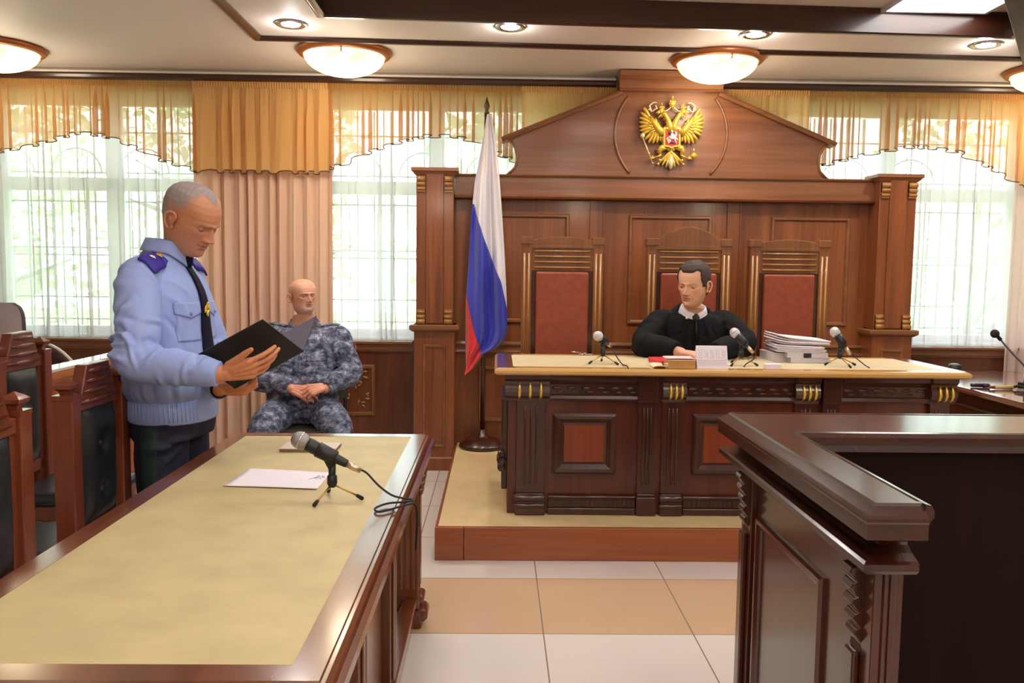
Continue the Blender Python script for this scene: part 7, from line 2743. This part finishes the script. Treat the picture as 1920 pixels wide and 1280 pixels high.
def bundle(name, label, c, sx_, sy_, n, rot, seed, curl, corner=0.0):
    t = thing(name, label, 'papers', c, math.radians(rot), 'case files stacked on the bench')
    rnd = random.Random(seed)
    for k in range(n):
        m = MB()
        dx, dy, da = rnd.uniform(-0.008, 0.008), rnd.uniform(-0.008, 0.008), rnd.uniform(-0.03, 0.03)
        z0 = 0.0095 * k
        def f(u, v):
            x, y = sx_ * (u - 0.5) + dx, sy_ * (v - 0.5) + dy
            z = z0 + 0.008 + curl * k * (0.5 - u) * 0.12 + curl * 0.15 * max(0, 0.35 - u) ** 2 * 10
            return (x * math.cos(da) - y * math.sin(da), x * math.sin(da) + y * math.cos(da), z)
        m.grid(f, 12, 6)
        o = m.build('sheets', M['paper'] if k % 2 else M['paper2'], t, fix=False)
        s = o.modifiers.new('thickness', 'SOLIDIFY')
        s.thickness = 0.0080
        s.offset = -1
    return t
bundle('paper_bundle', 'skewed bundle of white papers in the middle of the stack on the bench', (1.708, 4.80, 1.0055), 0.27, 0.29, 4, -6, 5, 0.02)
bundle('paper_bundle', 'thick curled papers on top of the stack on the bench', (1.718, 4.80, 1.0470), 0.30, 0.25, 4, -3, 6, 0.07)
wb_ = volume('case_file', 'thin file lying left under the stack on the bench', 'case file', (1.592, 4.82, 0.9485), 0.075, 0.22, 0.050, 4, M['paper2'])
# bunch of keys
KY = thing('key_bunch', 'bunch of steel keys on the far edge of the bench before the empty left chair', 'keys', (0.50, 4.955, 0.951))
m = MB()
m.tube([(0.016 * math.cos(a), 0.016 * math.sin(a), 0.004) for a in np.linspace(0, 2 * PI, 24)[:-1]], 0.0018, 8, closed=True)
m.build('ring', M['chrome'], KY)
for k in range(4):
    a = 0.3 + 0.75 * k
    d = Vector((math.cos(a), math.sin(a) * 0.6, 0))
    m = MB()
    p = d * 0.016 + Vector((0, 0, 0.003 + 0.004 * k))
    m.sphere(p + d * 0.012, (0.011, 0.011, 0.003), 14, 8)
    m.tube([p + d * 0.02, p + d * 0.055], 0.0030, 8)
    for j in range(3):
        m.box(*(lambda c: (c.x - 0.003, c.x + 0.003, c.y - 0.004, c.y + 0.004, c.z - 0.001, c.z + 0.001))(p + d * (0.036 + 0.008 * j)))
    m.build('key', M['chrome'], KY)

# ================================================================== THINGS ON THE CLERK TABLE
cz = 0.7665
GM = thing('gooseneck_microphone', 'gooseneck microphone with dark foam head at the right picture edge', 'microphone', (3.26, 5.02, cz))
m = MB()
m.box(-0.06, 0.06, -0.07, 0.07, 0.0, 0.035)
m.build('base', M['black'], GM, bevel=0.008)
m = MB()
m.tube(smooth_curve([(0, 0, 0.03), (-0.06, 0, 0.13), (-0.15, 0, 0.22), (-0.225, 0.0, 0.300)], 8), 0.0055, 10)
m.build('gooseneck', plain('grey_gooseneck', (120, 116, 120), 0.35, metal=0.6), GM)
m = MB()
m.tube([(-0.220, 0, 0.295), (-0.245, 0, 0.320)], 0.011, 12)
m.sphere((-0.258, 0, 0.332), (0.026, 0.026, 0.026), 18, 12)
m.build('foam_head', plain('dark_foam', (50, 34, 52), 0.95, bump=0.6, nscale=300), GM)
PC = thing('pencil_cup', 'low round black pot on the far end of the clerk table', 'pot', (3.20, 5.80, cz))
MB().lathe([(0.0, 0.0), (0.040, 0.0), (0.043, 0.01), (0.043, 0.055), (0.036, 0.058), (0.034, 0.030), (0.0, 0.028)], seg=28).build('pot', M['black'], PC)
MB().lathe([(0.0, 0.050), (0.030, 0.050), (0.036, 0.060), (0.020, 0.066), (0.0, 0.066)], seg=24).build('lid', plain('grey_lid', (120, 130, 124), 0.4), PC)
flat_sheet('paper_sheet', 'white sheet on the far left corner of the clerk table', 'paper', [(2.92, 5.70), (3.12, 5.70), (3.12, 5.85), (2.92, 5.86)], cz, 0.002, M['paper'], 0.002)
KN = thing('stamp_handle', 'beige-handled tool with black grip lying on the clerk table', 'tool', (3.05, 4.98, cz))
MB().tube([(-0.055, 0.0, 0.012), (0.055, 0.0, 0.012)], [0.011, 0.013], 14).build('handle', plain('beige_handle', (206, 178, 120), 0.45), KN)
MB().tube([(-0.085, 0.0, 0.012), (-0.055, 0.0, 0.012)], [0.008, 0.010], 12).build('ferrule', plain('brown_ferrule', (110, 60, 48), 0.4), KN)
MB().tube(smooth_curve([(0.055, 0, 0.013), (0.09, 0.01, 0.018), (0.13, -0.01, 0.012)], 6), 0.009, 10).build('grip', M['black'], KN)
PN = thing('marker_pen', 'short dark violet marker pen on the near left corner of the clerk table', 'pen', (2.95, 5.06, cz), math.radians(-12))
VIO = plain('dark_violet_plastic', (44, 28, 62), 0.3)
MB().tube([(-0.050, 0, 0.012), (-0.044, 0, 0.012), (0.020, 0, 0.012)], [0.008, 0.012, 0.012], 14).build('barrel', VIO, PN)
MB().tube([(0.020, 0, 0.012), (0.052, 0, 0.012), (0.058, 0, 0.012)], [0.0135, 0.0130, 0.009], 14).build('cap', VIO, PN)
TG = thing('drinking_glass', 'clear drinking glass on a glass saucer at the right picture edge', 'glass', (3.12, 4.84, cz))
clear = bpy.data.materials.new('clear_glass')
clear.use_nodes = True
cb = clear.node_tree.nodes['Principled BSDF']
cb.inputs['Transmission Weight'].default_value = 1.0
cb.inputs['Roughness'].default_value = 0.02
cb.inputs['IOR'].default_value = 1.45
MB().lathe([(0.0, 0.0), (0.050, 0.0), (0.075, 0.010), (0.078, 0.013), (0.072, 0.014), (0.048, 0.005), (0.0, 0.005)], seg=40).build('saucer', clear, TG)
MB().lathe([(0.0, 0.006), (0.028, 0.006), (0.030, 0.010), (0.036, 0.115), (0.0335, 0.115), (0.027, 0.014), (0.0, 0.014)], seg=36).build('tumbler', clear, TG)
